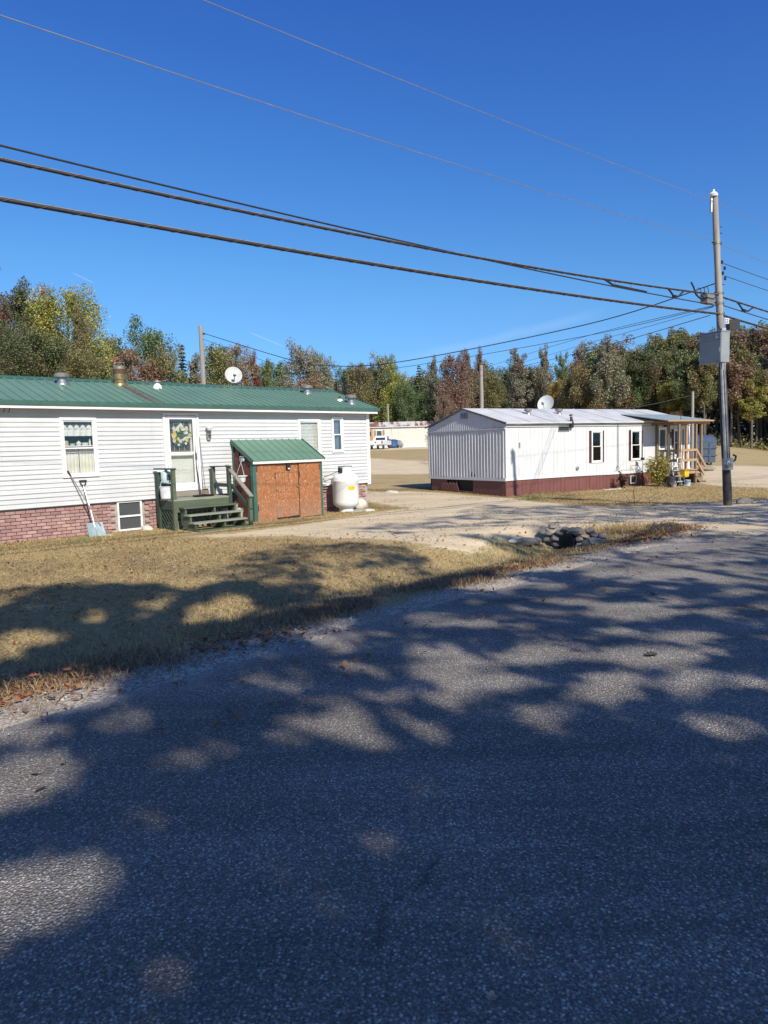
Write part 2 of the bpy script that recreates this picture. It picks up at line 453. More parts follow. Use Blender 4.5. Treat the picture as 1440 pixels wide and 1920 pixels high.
def asphalt_material():
    t = NT('asphalt')
    v = t.pos()
    def stones(scale):
        vo = t.n('TexVoronoi', Scale=scale, Randomness=1.); t.l(v, vo.inputs['Vector'])
        return vo
    a, b = stones(72.), stones(135.)
    wn_ = t.n('TexWhiteNoise'); t.l(a.outputs['Position'], wn_.inputs['Vector'])
    w2 = t.n('TexWhiteNoise'); t.l(b.outputs['Position'], w2.inputs['Vector'])
    ca = t.ramp(wn_.outputs['Value'], [(0., (.18, .160, .134)), (.45, (.28, .252, .212)), (.74, (.42, .38, .32)), (.90, (.55, .51, .44)), (1., (.68, .635, .56))])
    cb = t.ramp(w2.outputs['Value'], [(0., (.13, .117, .10)), (.75, (.30, .272, .23)), (1., (.60, .55, .46))])
    inside = t.ramp(a.outputs['Distance'], [(.34, 1.), (.5, 0.)])
    c = t.mix(inside, t.mix(.6, (.10, .09, .076), cb), ca)
    wear = t.noise(v, .5, 4, .6)
    c = t.mix(1., c, t.ramp(wear, [(.28, .78), (.5, 1.0), (.72, 1.22)]), 'MULTIPLY')
    trk = t.ramp(t.noise(t.pos((.12, 1.6, 1), -ROAD_A + R(90) - R(90) * 0), 1.2, 3, .6), [(.35, .76), (.65, 1.18)])
    c = t.mix(1., c, trk, 'MULTIPLY')
    spots = t.ramp(t.noise(v, 2.3, 2, .5), [(.70, 0.), (.78, .35)])
    c = t.mix(spots, c, (.05, .048, .045))
    # tan sand washed over the edge of the road
    nz = t.math('MULTIPLY_ADD', t.noise(v, 2.6, 6, .75), 1.3, -.65)
    s = t.ramp(t.math('ADD', t.attr('edge'), nz), [(.45, 0.), (.95, .85)])
    dust = t.ramp(w2.outputs['Value'], [(0., (.20, .18, .155)), (.6, (.36, .33, .29)), (1., (.56, .53, .48))])
    c = t.mix(s, c, dust)
    # hairline cracks
    cw = t.n('TexNoise', Scale=1.3, Detail=3.); t.l(v, cw.inputs['Vector'])
    vm = t.n('VectorMath', operation='MULTIPLY_ADD'); t.l(cw.outputs['Color'], vm.inputs[0]); vm.inputs[1].default_value = (.8, .8, .8); t.l(v, vm.inputs[2])
    cv = t.n('TexVoronoi', Scale=.22, feature='DISTANCE_TO_EDGE'); t.l(vm.outputs[0], cv.inputs['Vector'])
    ck = t.math('MULTIPLY', t.ramp(cv.outputs['Distance'], [(.002, 1.), (.0055, 0.)]), t.ramp(t.noise(v, .7, 3), [(.5, 0.), (.6, .8)]))
    c = t.mix(ck, c, (.012, .012, .014))
    t.base(c)
    h = t.math('SUBTRACT', t.math('SUBTRACT', t.math('MULTIPLY', inside, .5), a.outputs['Distance']), t.math('MULTIPLY', b.outputs['Distance'], .45))
    t.bump(h, .75, .012)
    return t.done(t.ramp(wn_.outputs['Value'], [(0., .9), (1., .7)]), 0, .2)
M_ASPHALT = asphalt_material()

def build_road():
    ps = np.concatenate([np.arange(-80, -9, 1.5), np.arange(-9, 22, .09), np.arange(22, 200, 2.)])
    us = np.concatenate([[0, .03, .08, .15, .25, .4, .6, .85, 1.2], np.arange(1.6, 6.0, .4), [6.1, 6.3, 6.4]])
    P, U = np.meshgrid(ps, us, indexing='ij')
    e0 = road_edge(P)
    Q = np.where(U < 5, e0 * (1 - U / 5) + U, U)
    X, Y = road_xy(P, Q)
    Z = .012 - .02 * ((U - 3.2) / 3.2) ** 2 - .014 * (1 - smooth(0, .08, U)) + .003 * vnoise(X, Y, .9, 6)
    Z = Z + np.interp(Y, [28, 42, 80, 200, 600], [0, .08, .3, 1.4, 5.])
    e = np.exp(-U / .42) * .95 + .62 * np.exp(-((P - 9.5) / 2.6) ** 2) * np.exp(-U / 1.2) + .3 * np.exp(-(6.4 - U) / .3)
    n_, m_ = P.shape
    k = np.arange(n_ * m_).reshape(n_, m_)
    q = np.stack([k[:-1, :-1].ravel(), k[:-1, 1:].ravel(), k[1:, 1:].ravel(), k[1:, :-1].ravel()], 1)[:, ::-1]
    me = raw_mesh('road', np.stack([X.ravel(), Y.ravel(), Z.ravel()], 1), q, M_ASPHALT, dict(edge=e.ravel()))
    me.polygons.foreach_set('use_smooth', [True] * len(me.polygons))
    tagobj(link('road', me), kind='structure')
build_road()

# ------------------------------------------------------------------ materials shared by the buildings
def siding_material(name, c1, c2, grime=(.45, .43, .38)):
    t = NT(name)
    v = t.pos()
    oi = t.n('ObjectInfo').outputs['Random']
    c = t.ramp(t.noise(v, 1.2, 4), [(.35, c1), (.7, c2)])
    c = t.mix(1., c, t.ramp(oi, [(0., .93), (1., 1.02)]), 'MULTIPLY')
    g = t.ramp(t.noise(t.pos((9, 9, 1.2)), 1., 6, .7), [(.54, 0.), (.82, .45)])
    c = t.mix(g, c, grime)
    t.base(c)
    t.bump(t.noise(t.pos((1.5, 1.5, 14)), 1.4, 3), .25, .02)
    return t.done(.5, 0, .35)
M_VINYL = siding_material('white_vinyl', (.60, .605, .60), (.54, .545, .54))
M_TRIM = simple('white_trim', (.80, .80, .78), (.70, .70, .67), 3., .45)
M_DARKGAP = simple('dark_interior', (.03, .028, .025), rough=.9)
M_ROOM = simple('room_wall', (.16, .15, .13), (.12, .11, .1), 2.)
def green_roof_material():
    t = NT('green_metal_roof')
    v = t.pos()
    c = t.ramp(t.noise(v, .9, 5), [(.3, (.105, .195, .135)), (.7, (.135, .235, .165))])
    t.base(c)
    return t.done(t.ramp(t.noise(v, 3, 3), [(.3, .35), (.7, .5)]), 0., .5)
M_GREENMETAL = green_roof_material()
H1_ROT = R(44)
def rust_roof_material():
    """the same sheet with a rust streak washed down from the flue"""
    t = NT('green_metal_roof_rusted')
    v = t.pos()
    c = t.ramp(t.noise(v, .9, 5), [(.3, (.105, .195, .135)), (.7, (.135, .235, .165))])
    a = t.attr('rust')
    n_ = t.noise(v, 9., 6, .7)
    n2_ = t.noise(t.pos((10, 10, 1.2), -H1_ROT), 1., 5, .7)
    f = t.ramp(t.math('ADD', a, t.math('MULTIPLY_ADD', n2_, 1.6, -.8)), [(.25, 0.), (1.0, .8)])
    r_ = t.ramp(n_, [(.3, (.085, .032, .028)), (.7, (.16, .075, .055))])
    t.base(t.mix(f, c, r_))
    return t.done(.5, 0., .4)
M_RUSTROOF = rust_roof_material()
M_GREENTRIM = simple('green_trim', (.04, .105, .08), (.055, .13, .10), 5., .45)
def glass_material():
    m = bpy.data.materials.new('window_glass'); m.use_nodes = True
    t = m.node_tree; t.nodes.clear()
    o = t.nodes.new('ShaderNodeOutputMaterial'); mx = t.nodes.new('ShaderNodeMixShader')
    fr = t.nodes.new('ShaderNodeFresnel'); fr.inputs['IOR'].default_value = 1.5
    ad = t.nodes.new('ShaderNodeMath'); ad.operation = 'MULTIPLY_ADD'; ad.inputs[1].default_value = 1.; ad.inputs[2].default_value = .0; ad.use_clamp = True
    tr = t.nodes.new('ShaderNodeBsdfTransparent'); tr.inputs['Color'].default_value = (.97, .98, .97, 1)
    gl = t.nodes.new('ShaderNodeBsdfGlossy'); gl.inputs['Roughness'].default_value = .02
    t.links.new(fr.outputs[0], ad.inputs[0]); t.links.new(ad.outputs[0], mx.inputs[0])
    t.links.new(tr.outputs[0], mx.inputs[1]); t.links.new(gl.outputs[0], mx.inputs[2]); t.links.new(mx.outputs[0], o.inputs[0])
    return m
M_GLASS = glass_material()
M_SCREEN = simple('dark_screen', (.055, .06, .06), (.075, .08, .078), 40., .5)
M_CREAM = simple('cream_cloth', (.82, .81, .74), (.74, .73, .66), 8., .9)
M_WHITECLOTH = simple('white_cloth', (.82, .82, .80), (.70, .70, .68), 9., .9)
M_GREYCLOTH = simple('grey_sheer', (.20, .20, .20), (.15, .15, .15), 25., .9)
M_BROWN = simple('brown_stitch', (.23, .16, .11), rough=.9)
M_BLINDS = simple('pale_blind', (.78, .77, .70), (.70, .69, .63), 6., .6)
M_GALV = simple('galvanised', (.48, .48, .47), (.36, .36, .35), 8., .38, .75)
M_OLDMETAL = simple('old_vent_metal', (.36, .33, .28), (.24, .20, .16), 12., .5, .5)
M_RUST = simple('rusted_steel', (.16, .075, .04), (.075, .05, .04), 14., .7, .3)
M_BRASS = simple('yellowed_flue', (.34, .27, .13), (.20, .14, .07), 12., .45, .6)
M_BLACK = simple('black_plastic', (.018, .018, .02), (.03, .03, .032), 8., .45)
M_DARKWIRE = simple('black_cable', (.02, .02, .022), (.035, .035, .036), 12., .5)
M_CONCRETE = simple('concrete', (.42, .40, .36), (.33, .31, .28), 9., .9, bump=.2)
BRICKS = [simple('brick_%s' % n_, c, tuple(x * .78 for x in c), 9., .85, bump=.25, bscale=60.) for n_, c in
          (('rose', (.42, .24, .205)), ('mauve', (.385, .23, .205)), ('pale', (.46, .29, .25)), ('plum', (.335, .19, .175)))]
M_MORTAR = simple('pale_mortar', (.40, .34, .29), (.30, .25, .21), 12., .9)
M_GREENWOOD = wood('green_stained_wood', (.060, .082, .048), (.115, .135, .085))
M_DKGREENWOOD = wood('dark_green_wood', (.028, .05, .038), (.06, .085, .06))
M_GREYWOOD = wood('weathered_wood', (.30, .27, .22), (.19, .17, .14))
M_WORNTREAD = wood('worn_painted_tread', (.30, .32, .25), (.17, .20, .14))

# ------------------------------------------------------------------ home with the green roof
H1 = Frame((-.4226, 22.051), 46)
HZ = -.12                                              # ground along its front
home = H1.root('mobile_home', 0, 0, 0, 'long white sided mobile home with green metal roof and brick skirting', 'mobile home')
X_L, DEP = -15.2, 3.75
WIN1, WIN2, WIN3 = (-9.14, -8.40, 1.24, 2.49), (-2.66, -1.92, .98, 2.49), (-1.44, -1.06, 1.59, 2.57)
DOOR = (-6.69, -5.87, .66, 2.60)
HOLES = [WIN1, WIN2, WIN3, DOOR]
def pieces(x0, x1, z0, z1, holes):
    xs = sorted({x0, x1} | {h[i] for h in holes for i in (0, 1) if x0 < h[i] < x1})
    zs = sorted({z0, z1} | {h[i] for h in holes for i in (2, 3) if z0 < h[i] < z1})
    out = []
    for a, b in zip(zs, zs[1:]):
        run = None
        for c, d in zip(xs, xs[1:]):
            m = ((c + d) / 2, (a + b) / 2)
            if any(h[0] < m[0] < h[1] and h[2] < m[1] < h[3] for h in holes):
                if run: out.append((*run, a, b)); run = None
            else: run = (run[0] if run else c, d)
        if run: out.append((*run, a, b))
    return out
Z_SB, Z_ST = .60, 2.72
# wall shell behind the siding
mb = MB()
for x0, x1, z0, z1 in pieces(X_L, -.01, Z_SB, 2.86, HOLES): mb.box((x0, .012, z0), (x1, .09, z1))
mb.box((X_L, DEP - .08, Z_SB), (-.01, DEP, 2.86)); mb.box((X_L, .09, Z_SB), (X_L + .08, DEP - .08, 2.86)); mb.box((-.09, .09, Z_SB), (-.01, DEP - .08, 2.86))
mb.box((X_L, .09, Z_SB - .02), (-.01, DEP, Z_SB + .03)); mb.box((X_L + .08, .09, 2.5), (-.09, DEP - .08, 2.53))
mb.prism([(.02, 2.86), (DEP - .02, 2.86), (DEP / 2, 3.42)], 0, -.06, -.02); mb.prism([(.02, 2.86), (DEP - .02, 2.86), (DEP / 2, 3.42)], 0, X_L + .02, X_L + .06)
mb.build('wall', M_VINYL, home)
MB().box((X_L + .2, 1.5, .64), (-.2, 1.54, 2.49)).build('partition', M_ROOM, home)
# lap siding, one course at a time, cut round the openings
NC = 21
CH = (Z_ST - Z_SB) / NC
for k in range(NC):
    z0, z1 = Z_SB + k * CH, Z_SB + (k + 1) * CH
    for x0, x1, a, b in pieces(X_L, -.075, z0, z1, [(h[0] - .02, h[1] + .02, h[2] - .02, h[3] + .02) for h in HOLES]):
        mb = MB()
        n_ = max(1, int((x1 - x0) / .6))
        ya, yb = -.017 + .013 * (a - z0) / CH, -.017 + .013 * (b - z0) / CH
        for i in range(n_):
            u, w_ = x0 + (x1 - x0) * i / n_, x0 + (x1 - x0) * (i + 1) / n_
            du, dw = (.004 * vnoise(np.array([q * .9]), np.array([k * 1.7]), 1.)[0] for q in (u, w_))
            mb.quad((u, ya + du, a), (w_, ya + dw, a), (w_, yb, b), (u, yb, b))
            if a == z0:
                mb.quad((u, .008, a), (w_, .008, a), (w_, ya + dw, a), (u, ya + du, a))
                mb.quad((u, ya + du, a), (w_, ya + dw, a), (w_, ya + dw - .004, a + .012), (u, ya + du - .004, a + .012))
        mb.build('siding_board', M_VINYL, home)
MB().box((-.085, -.034, .56), (.035, .0, 2.74)).box((.0, .0, .56), (.035, .1, 2.74)).build('corner_trim', M_TRIM, home)
MB().box((X_L, -.045, 2.70), (.2, -.0, 2.785)).box((X_L, -.235, 2.765), (.2, -.045, 2.785)).box((X_L, -.245, 2.70), (.2, -.235, 2.785)).build('fascia', M_TRIM, home)
# roof: ribbed panels, each a sheet between two ribs
EAVE_Y, EAVE_Z, RID_Y, RID_Z, XR = -.27, 2.855, DEP / 2, 3.53, .27
sl = Vector((0, RID_Y - EAVE_Y, RID_Z - EAVE_Z)); SL = sl.length; su = sl.normalized(); sn = Vector((0, -su.z, su.y))
PW = .222
def roof_panel_mesh(name, L, w, along, nrm, mat, rib=.026, rw=.030, minor=True):
    """profile across x from 0..w, swept along 'along' from 0..L"""
    prof = [(0, 0), (.008, rib), (.008 + rw, rib), (.016 + rw, 0)]
    if minor:
        for c in (.09, .155): prof += [(c - .006, 0), (c, .004), (c + .006, 0)]
    prof += [(w, 0)]
    mb = MB(); n_ = len(prof)
    for s_ in (0, L):
        for x, h in prof:
            p = along * s_ + nrm * h; mb.v.append((x, p.y, p.z))
    for s_ in (0,):
        for x, h in prof:
            p = along * s_ + nrm * (h - .012); mb.v.append((x, p.y, p.z))
    for i in range(n_ - 1):
        mb.f.append((i, i + 1, n_ + i + 1, n_ + i)); mb.mi.append(0)
        mb.f.append((2 * n_ + i, 2 * n_ + i + 1, i + 1, i)); mb.mi.append(0)
    return mb.mesh(name, mat)
rp = roof_panel_mesh('roof_panel', SL, PW, su, sn, M_GREENMETAL)
FLUE_X, FLUE_Y = -7.0, 1.66
npan = int((XR - X_L) / PW)
for i in range(npan):
    x = XR - (i + 1) * PW
    me = rp
    if -.75 < x - FLUE_X < .95:                        # rust washed down from the flue: finer sheet with a rust amount per vertex
        nxx, nyy = 8, 24
        src = roof_panel_mesh('roof_panel_rusted', SL, PW, su, sn, M_RUSTROOF)
        bm = bmesh.new(); bm.from_mesh(src)
        lng = [e for e in bm.edges if abs((e.verts[0].co - e.verts[1].co).length - SL) < .05]
        bmesh.ops.subdivide_edges(bm, edges=lng, cuts=20, use_grid_fill=True)
        bm.to_mesh(src); bm.free()
        at = src.attributes.new('rust', 'FLOAT', 'POINT')
        vals = []
        for v_ in src.vertices:
            dy = FLUE_Y - v_.co.y; dx = x + v_.co.x - FLUE_X - .02
            wdt = .15 + .10 * max(dy, 0)
            r_ = math.exp(-(dx / wdt) ** 2) * (1.15 if dy > 0 else math.exp(-(dy / .1) ** 2)) * (1 - .25 * max(dy, 0))
            vals.append(r_)
        at.data.foreach_set('value', vals)
        me = src
    link('roof_panel', me, home, (x, EAVE_Y, EAVE_Z))
MB().quad((X_L, 2 * RID_Y - EAVE_Y, EAVE_Z), (XR, 2 * RID_Y - EAVE_Y, EAVE_Z), (XR, RID_Y, RID_Z), (X_L, RID_Y, RID_Z)).build('roof', M_GREENMETAL, home)
MB().prism([(RID_Y - .16, RID_Z - .03), (RID_Y, RID_Z + .045), (RID_Y + .16, RID_Z - .03), (RID_Y + .15, RID_Z - .045), (RID_Y, RID_Z + .03), (RID_Y - .15, RID_Z - .045)], 0, X_L, XR + .01).build('ridge_cap', M_GREENTRIM, home)
MB().box((X_L, EAVE_Y - .012, 2.775), (XR, EAVE_Y - .002, 2.862)).build('drip_edge', M_GREENTRIM, home)
for sg in (0,):
    a, b = Vector((XR + .006, EAVE_Y - .01, EAVE_Z - .03)), Vector((XR + .006, RID_Y, RID_Z - .03))
    MB().bar(a, b, .014, .11).bar((XR + .006, 2 * RID_Y - EAVE_Y, EAVE_Z - .03), b, .014, .11).build('rake_trim', M_GREENTRIM, home)

def zroof(y): return EAVE_Z + (RID_Z - EAVE_Z) * (y - EAVE_Y) / (RID_Y - EAVE_Y)
def roof_vent(x, y, kind):
    z = zroof(y)
    if kind == 'mushroom':
        v = MB().lathe([(.16, -.06), (.15, .02), (.105, .05), (.1, .17)], 20, (x, y, z)).build('roof_vent', M_GALV, home, True)
        MB().lathe([(.11, .15), (.175, .16), (.18, .21), (.13, .26), (.0, .275)], 20, (x, y, z)).build('vent_cap', M_OLDMETAL, v, True)
    elif kind == 'small':
        v = MB().lathe([(.12, -.05), (.11, .05), (.06, .11), (.055, .16)], 16, (x, y, z)).build('roof_vent', M_TRIM, home, True)
        MB().lathe([(.06, .14), (.10, .15), (.095, .185), (0, .19)], 16, (x, y, z)).build('vent_cap', M_OLDMETAL, v, True)
    elif kind == 'pipe':
        v = MB().lathe([(.11, -.04), (.09, .03), (.04, .06)], 16, (x, y, z)).build('roof_vent', M_TRIM, home, True)
        MB().lathe([(.03, .03), (.03, .13), (.022, .13)], 10, (x, y, z)).build('pipe', M_BLACK, v, True)
    else:
        v = MB().lathe([(.21, -.09), (.19, .0), (.15, .03), (.15, .10)], 22, (x, y, z)).build('flue', M_BRASS, home, True)
        MB().lathe([(.165, .10), (.165, .14)], 22, (x, y, z)).lathe([(.15, .14), (.15, .25)], 22, (x, y, z)).build('flue_band', M_BRASS, v, True)
        MB().lathe([(.155, .25), (.155, .37)], 22, (x, y, z)).build('flue_screen', M_RUST, v, True)
        MB().lathe([(.13, .36), (.15, .37), (.15, .43), (.1, .455), (0, .46)], 22, (x, y, z)).build('flue_cap', M_OLDMETAL, v, True)
roof_vent(-8.53, 1.38, 'mushroom'); roof_vent(FLUE_X, FLUE_Y, 'flue'); roof_vent(-6.14, 1.36, 'small')
roof_vent(-1.20, 1.40, 'mushroom'); roof_vent(-.58, .60, 'pipe'); roof_vent(-.42, .27, 'mushroom')

# skirting of brick
BW, BH = .205, .0735
zb0 = HZ - .06
rows = int((.60 - zb0) / BH)
def brick_mesh(mat):
    b = bmesh.new(); bmesh.ops.create_cube(b, size=1)
    bmesh.ops.scale(b, vec=(BW - .014, .05, BH - .012), verts=b.verts)
    bmesh.ops.bevel(b, geom=b.edges[:], offset=.004, segments=1, affect='EDGES')
    me = bpy.data.meshes.new('brick'); b.to_mesh(me); b.free(); me.materials.append(mat); return me
BM = [brick_mesh(m) for m in BRICKS]
skirt = MB()
BASEW = (-7.98, -7.38, -.1, .60)
skirt.box((X_L, .075, -.3), (BASEW[0], .12, .6)).box((BASEW[1], .075, -.3), (-.03, .12, .6)).box((BASEW[0], .075, -.3), (BASEW[1], .12, -.1)).box((-.12, .12, -.3), (-.03, DEP, .6)).box((X_L, DEP - .1, -.3), (-.12, DEP, .6))
skirt.build('skirting', M_MORTAR, home)
nb = 0; rest = MB()
for r_ in range(rows + 1):
    x = -15.2 - (BW / 2 if r_ % 2 else 0)
    z = zb0 + (r_ + .5) * BH
    while x < -.04:
        cx = x + BW / 2; x += BW
        if cx + BW / 2 > -.03: continue
        if BASEW[0] - .09 < cx < BASEW[1] + .09 or z + BH / 2 > .612: continue
        seen = (-10.75 < cx < -7.0) or (-2.62 < cx)
        dz = random.uniform(-.002, .002); dy = random.uniform(-.004, .004)
        if seen and nb < 296:
            link('brick', random.choice(BM), home, (cx, .055 + dy, z + dz)); nb += 1
        else:
            rest.box((cx - BW / 2 + .007, .031, z - BH / 2 + .006), (cx + BW / 2 - .007, .078, z + BH / 2 - .006), random.randrange(4))
tagobj(rest.build('brickwork', BRICKS, home), kind='stuff')

def frame_bars(mb, x0, x1, z0, z1, y0, y1, w, mi=0):
    mb.box((x0, y0, z0), (x0 + w, y1, z1), mi).box((x1 - w, y0, z0), (x1, y1, z1), mi)
    mb.box((x0 + w, y0, z0), (x1 - w, y1, z0 + w), mi).box((x0 + w, y0, z1 - w), (x1 - w, y1, z1), mi)
    return mb
def drape(x0, x1, z0, z1, y, amp, waves, scallop=0., n=60, m=10, ph=0.):
    mb = MB()
    for j in range(m + 1):
        for i in range(n + 1):
            u = i / n
            zz0 = z0 + scallop * abs(math.sin(u * waves * math.pi * .5 + ph))
            z = z1 + (zz0 - z1) * j / m
            mb.v.append((x0 + (x1 - x0) * u, y + amp * math.sin(u * waves * 2 * math.pi + ph + .4 * math.sin(5 * u)) * (.4 + .6 * j / m), z))
    for j in range(m):
        for i in range(n):
            a = j * (n + 1) + i
            mb.f.append((a, a + 1, a + n + 2, a + n + 1)); mb.mi.append(0)
    return mb
def window(h, parent, mid=.5, trim=.035, label=None, tmat=None):
    x0, x1, z0, z1 = h
    w = frame_bars(MB(), x0 - .03, x1 + .03, z0 - .03, z1 + .03, -.045, .03, .06).build('window', tmat or M_TRIM, parent)
    zm = z0 + (z1 - z0) * mid
    s_ = frame_bars(MB(), x0 + .03, x1 - .03, zm - .02, z1 - .03, -.02, .01, .03)
    frame_bars(s_, x0 + .03, x1 - .03, z0 + .03, zm + .02, -.034, -.018, .028)
    s_.build('sash', M_TRIM, w)
    MB().box((x0 + .055, -.008, zm), (x1 - .055, -.004, z1 - .055)).build('pane', M_GLASS, w)
    MB().box((x0 + .055, -.028, z0 + .055), (x1 - .055, -.024, zm)).build('pane', M_GLASS, w)
    return w
w1 = window(WIN1, home, .485)
x0, x1, z0, z1 = WIN1
drape(x0 + .04, x1 - .04, 2.24, 2.47, .065, .008, 12).build('sheer', M_GREYCLOTH, w1, True)
drape(x0 + .04, x1 - .05, 2.12, 2.30, .050, .014, 5, 0.).build('valance', M_WHITECLOTH, w1, True)
# scalloped upper hem of the valance
vl = MB()
for i in range(5):
    cx = x0 + .09 + i * .135
    vl.prism([(cx - .06, 2.28), (cx + .06, 2.28), (cx + .045, 2.33), (cx + .01, 2.365), (cx - .02, 2.36), (cx - .05, 2.32)], 1, .034, .046)
vl.build('ruffle', M_WHITECLOTH, w1)
MB().box((x0 + .03, .03, 1.885), (x1 - .03, .2, 1.91)).build('window_shelf', M_TRIM, w1)
for a, b, ph in ((x0 + .04, (x0 + x1) / 2 - .008, 0.), ((x0 + x1) / 2 + .008, x1 - .04, 1.2)):
    c_ = drape(a, b, 1.27, 1.83, .035, .011, 4.5, 0., ph=ph).build('curtain', M_CREAM, w1, True)
    for zz in (1.79, 1.745):
        z_ = MB()
        for i in range(10):
            u0, u1 = a + (b - a) * i / 10, a + (b - a) * (i + 1) / 10
            s0 = .012 * (1 if i % 2 else -1)
            z_.bar((u0, .014, zz + s0), (u1, .014, zz - s0), .004, .012)
        z_.build('braid', M_BROWN, c_)
def on_shelf(name, prof, x, label, mat, cat='container'):
    o = MB().lathe(prof, 18).build(name, mat, None, True)
    o.location = H1.w(x, .11, 1.911); o.rotation_euler = (0, 0, H1.a)
    tagobj(o, label, cat, 'kitchen things on the window shelf')
M_CREAMGLAZE = simple('cream_glaze', (.62, .52, .30), (.58, .49, .3), 5., .3)
M_WHITEGLAZE = simple('white_glaze', (.72, .71, .68), (.68, .67, .64), 5., .3)
on_shelf('canister', [(.062, 0), (.066, .01), (.064, .085), (.058, .09), (.058, .105), (0, .11)], x0 + .12, 'cream canister at the left end of the curtained window shelf', M_CREAMGLAZE)
on_shelf('bowl', [(.035, 0), (.07, .045), (.066, .045), (.03, .012), (0, .012)], x0 + .27, 'small white bowl beside the cream canister on the window shelf', M_WHITEGLAZE, 'bowl')
on_shelf('sugar_jar', [(.04, 0), (.055, .03), (.05, .065), (.03, .085), (.01, .092), (.012, .105), (0, .108)], x0 + .41, 'white lidded jar in the middle of the curtained window shelf', M_WHITEGLAZE, 'jar')
on_shelf('dish', [(.06, 0), (.075, .04), (.07, .06), (.066, .06), (.05, .01), (0, .01)], x0 + .55, 'low white dish right of the lidded jar on the window shelf', M_WHITEGLAZE, 'dish')
on_shelf('bottle', [(.022, 0), (.024, .09), (.01, .12), (.01, .145), (0, .147)], x0 + .66, 'slim pale bottle at the right end of the window shelf', M_WHITEGLAZE, 'bottle')

w2 = window(WIN2, home, .42)
bl = MB()
x0, x1, z0, z1 = WIN2
for i in range(20):
    z = 2.43 - i * .04
    bl.bar((x0 + .045, .03, z), (x1 - .045, .03, z - .012), .003, .034, upv=(0, .35, 1))
bl.build('blind', M_BLINDS, w2)
w3 = window(WIN3, home, .5)
x0, x1, z0, z1 = WIN3
drape(x0 + .04, x1 - .06, 1.66, 2.5, .06, .02, 2.2, 0.).build('curtain', M_GREYCLOTH, w3, True)
# cellar window in the skirting
bw = frame_bars(MB(), BASEW[0], BASEW[1], -.10, .60, .02, .09, .04); bw.box((BASEW[0] + .04, .022, .22), (BASEW[1] - .04, .075, .262))
bw = bw.build('window', M_TRIM, home)
for a, b in ((-.06, .22), (.262, .56)): MB().box((BASEW[0] + .04, .055, a), (BASEW[1] - .04, .06, b)).build('screen', M_SCREEN, bw)
# entry: storm door over an inner door
x0, x1, z0, z1 = DOOR
dt = MB().box((x0 - .07, -.048, z0), (x0, .03, z1 + .05)).box((x1, -.048, z0), (x1 + .07, .03, z1 + .05)).box((x0, -.048, z1), (x1, .03, z1 + .05)).build('door_trim', M_TRIM, home)
zb = .75
sd = frame_bars(MB(), x0 + .012, x1 - .012, zb, z1 - .012, -.040, -.008, .085)
sd.box((x0 + .09, -.038, zb + .06), (x1 - .09, -.010, zb + .19)).box((x0 + .09, -.038, 1.64), (x1 - .09, -.010, 1.70))
sd = sd.build('storm_door', M_TRIM, home)
MB().box((x0 + .095, -.026, 1.70), (x1 - .095, -.022, z1 - .095)).build('pane', M_GLASS, sd)
MB().box((x0 + .095, -.026, zb + .19), (x1 - .095, -.022, 1.64)).build('pane', M_GLASS, sd)
MB().box((x1 - .075, -.075, 1.50), (x1 - .045, -.040, 1.67)).build('handle', M_BLACK, sd)
M_DOORWHITE = simple('inner_door_white', (.80, .81, .77), (.74, .75, .72), 3., .5)
idr = MB().box((x0 + .02, .10, z0), (x1 - .02, .14, z1))
for a, b in ((x0 + .13, (x0 + x1) / 2 - .04), ((x0 + x1) / 2 + .04, x1 - .13)):
    for c, d in ((.80, 1.20), (1.26, 1.56)): frame_bars(idr, a, b, c, d, .092, .10, .022)
idr = idr.build('door', M_DOORWHITE, home)
lt = MB().box((x0 + .13, .088, 1.72), (x1 - .13, .098, 2.45)).build('door_light', M_SCREEN, idr)
M_GOLDBAR = simple('tan_muntin', (.46, .36, .20), rough=.5)
g_ = MB()
for i in range(1, 4): g_.box((x0 + .13 + i * .135 - .008, .078, 1.72), (x0 + .13 + i * .135 + .008, .088, 2.45))
for z in (1.94, 2.18): g_.box((x0 + .13, .076, z - .008), (x1 - .13, .0775, z + .008))
frame_bars(g_, x0 + .12, x1 - .12, 1.71, 2.46, .074, .087, .022)
g_.build('muntin', M_GOLDBAR, idr)
MB().box((x0 - .02, -.07, .61), (x1 + .06, .03, .748)).build('threshold_board', M_GREYWOOD, home)
# porch lamp by the door
pl = MB().box((-5.60, -.05, 2.06), (-5.50, -.022, 2.30)).build('porch_lamp', M_GALV, home)
MB().lathe([(.0, -.085), (.05, -.07), (.085, 0), (.06, .065), (0, .085)], 18, (-5.56, -.13, 2.30)).build('globe', M_TRIM, pl, True)
frame_bars(MB(), -5.60, -5.50, 2.02, 2.14, -.11, -.06, .018).build('bracket', M_OLDMETAL, pl)
MB().box((.0355, -.06, 2.02), (.06, .02, 2.16)).build('corner_lamp', M_BLACK, home)
# wire brackets near the left eave
MB().tube([(-10.28, -.03, 2.62), (-10.28, -.12, 2.66), (-10.28, -.12, 2.80)], .008, 6).tube([(-10.18, -.03, 2.62), (-10.18, -.12, 2.66), (-10.18, -.12, 2.80)], .008, 6).build('wire_bracket', M_BLACK, home)
# small meter box low on the right end of the front
MB().box((-.86, -.15, .18), (-.60, -.03, .62)).build('meter_box', simple('grey_box', (.32, .32, .31), (.26, .26, .255), 5., .5), home)
MB().tube([(-.72, -.07, .2), (-.72, -.07, -.15)], .03, 8).build('conduit', M_GALV, home)

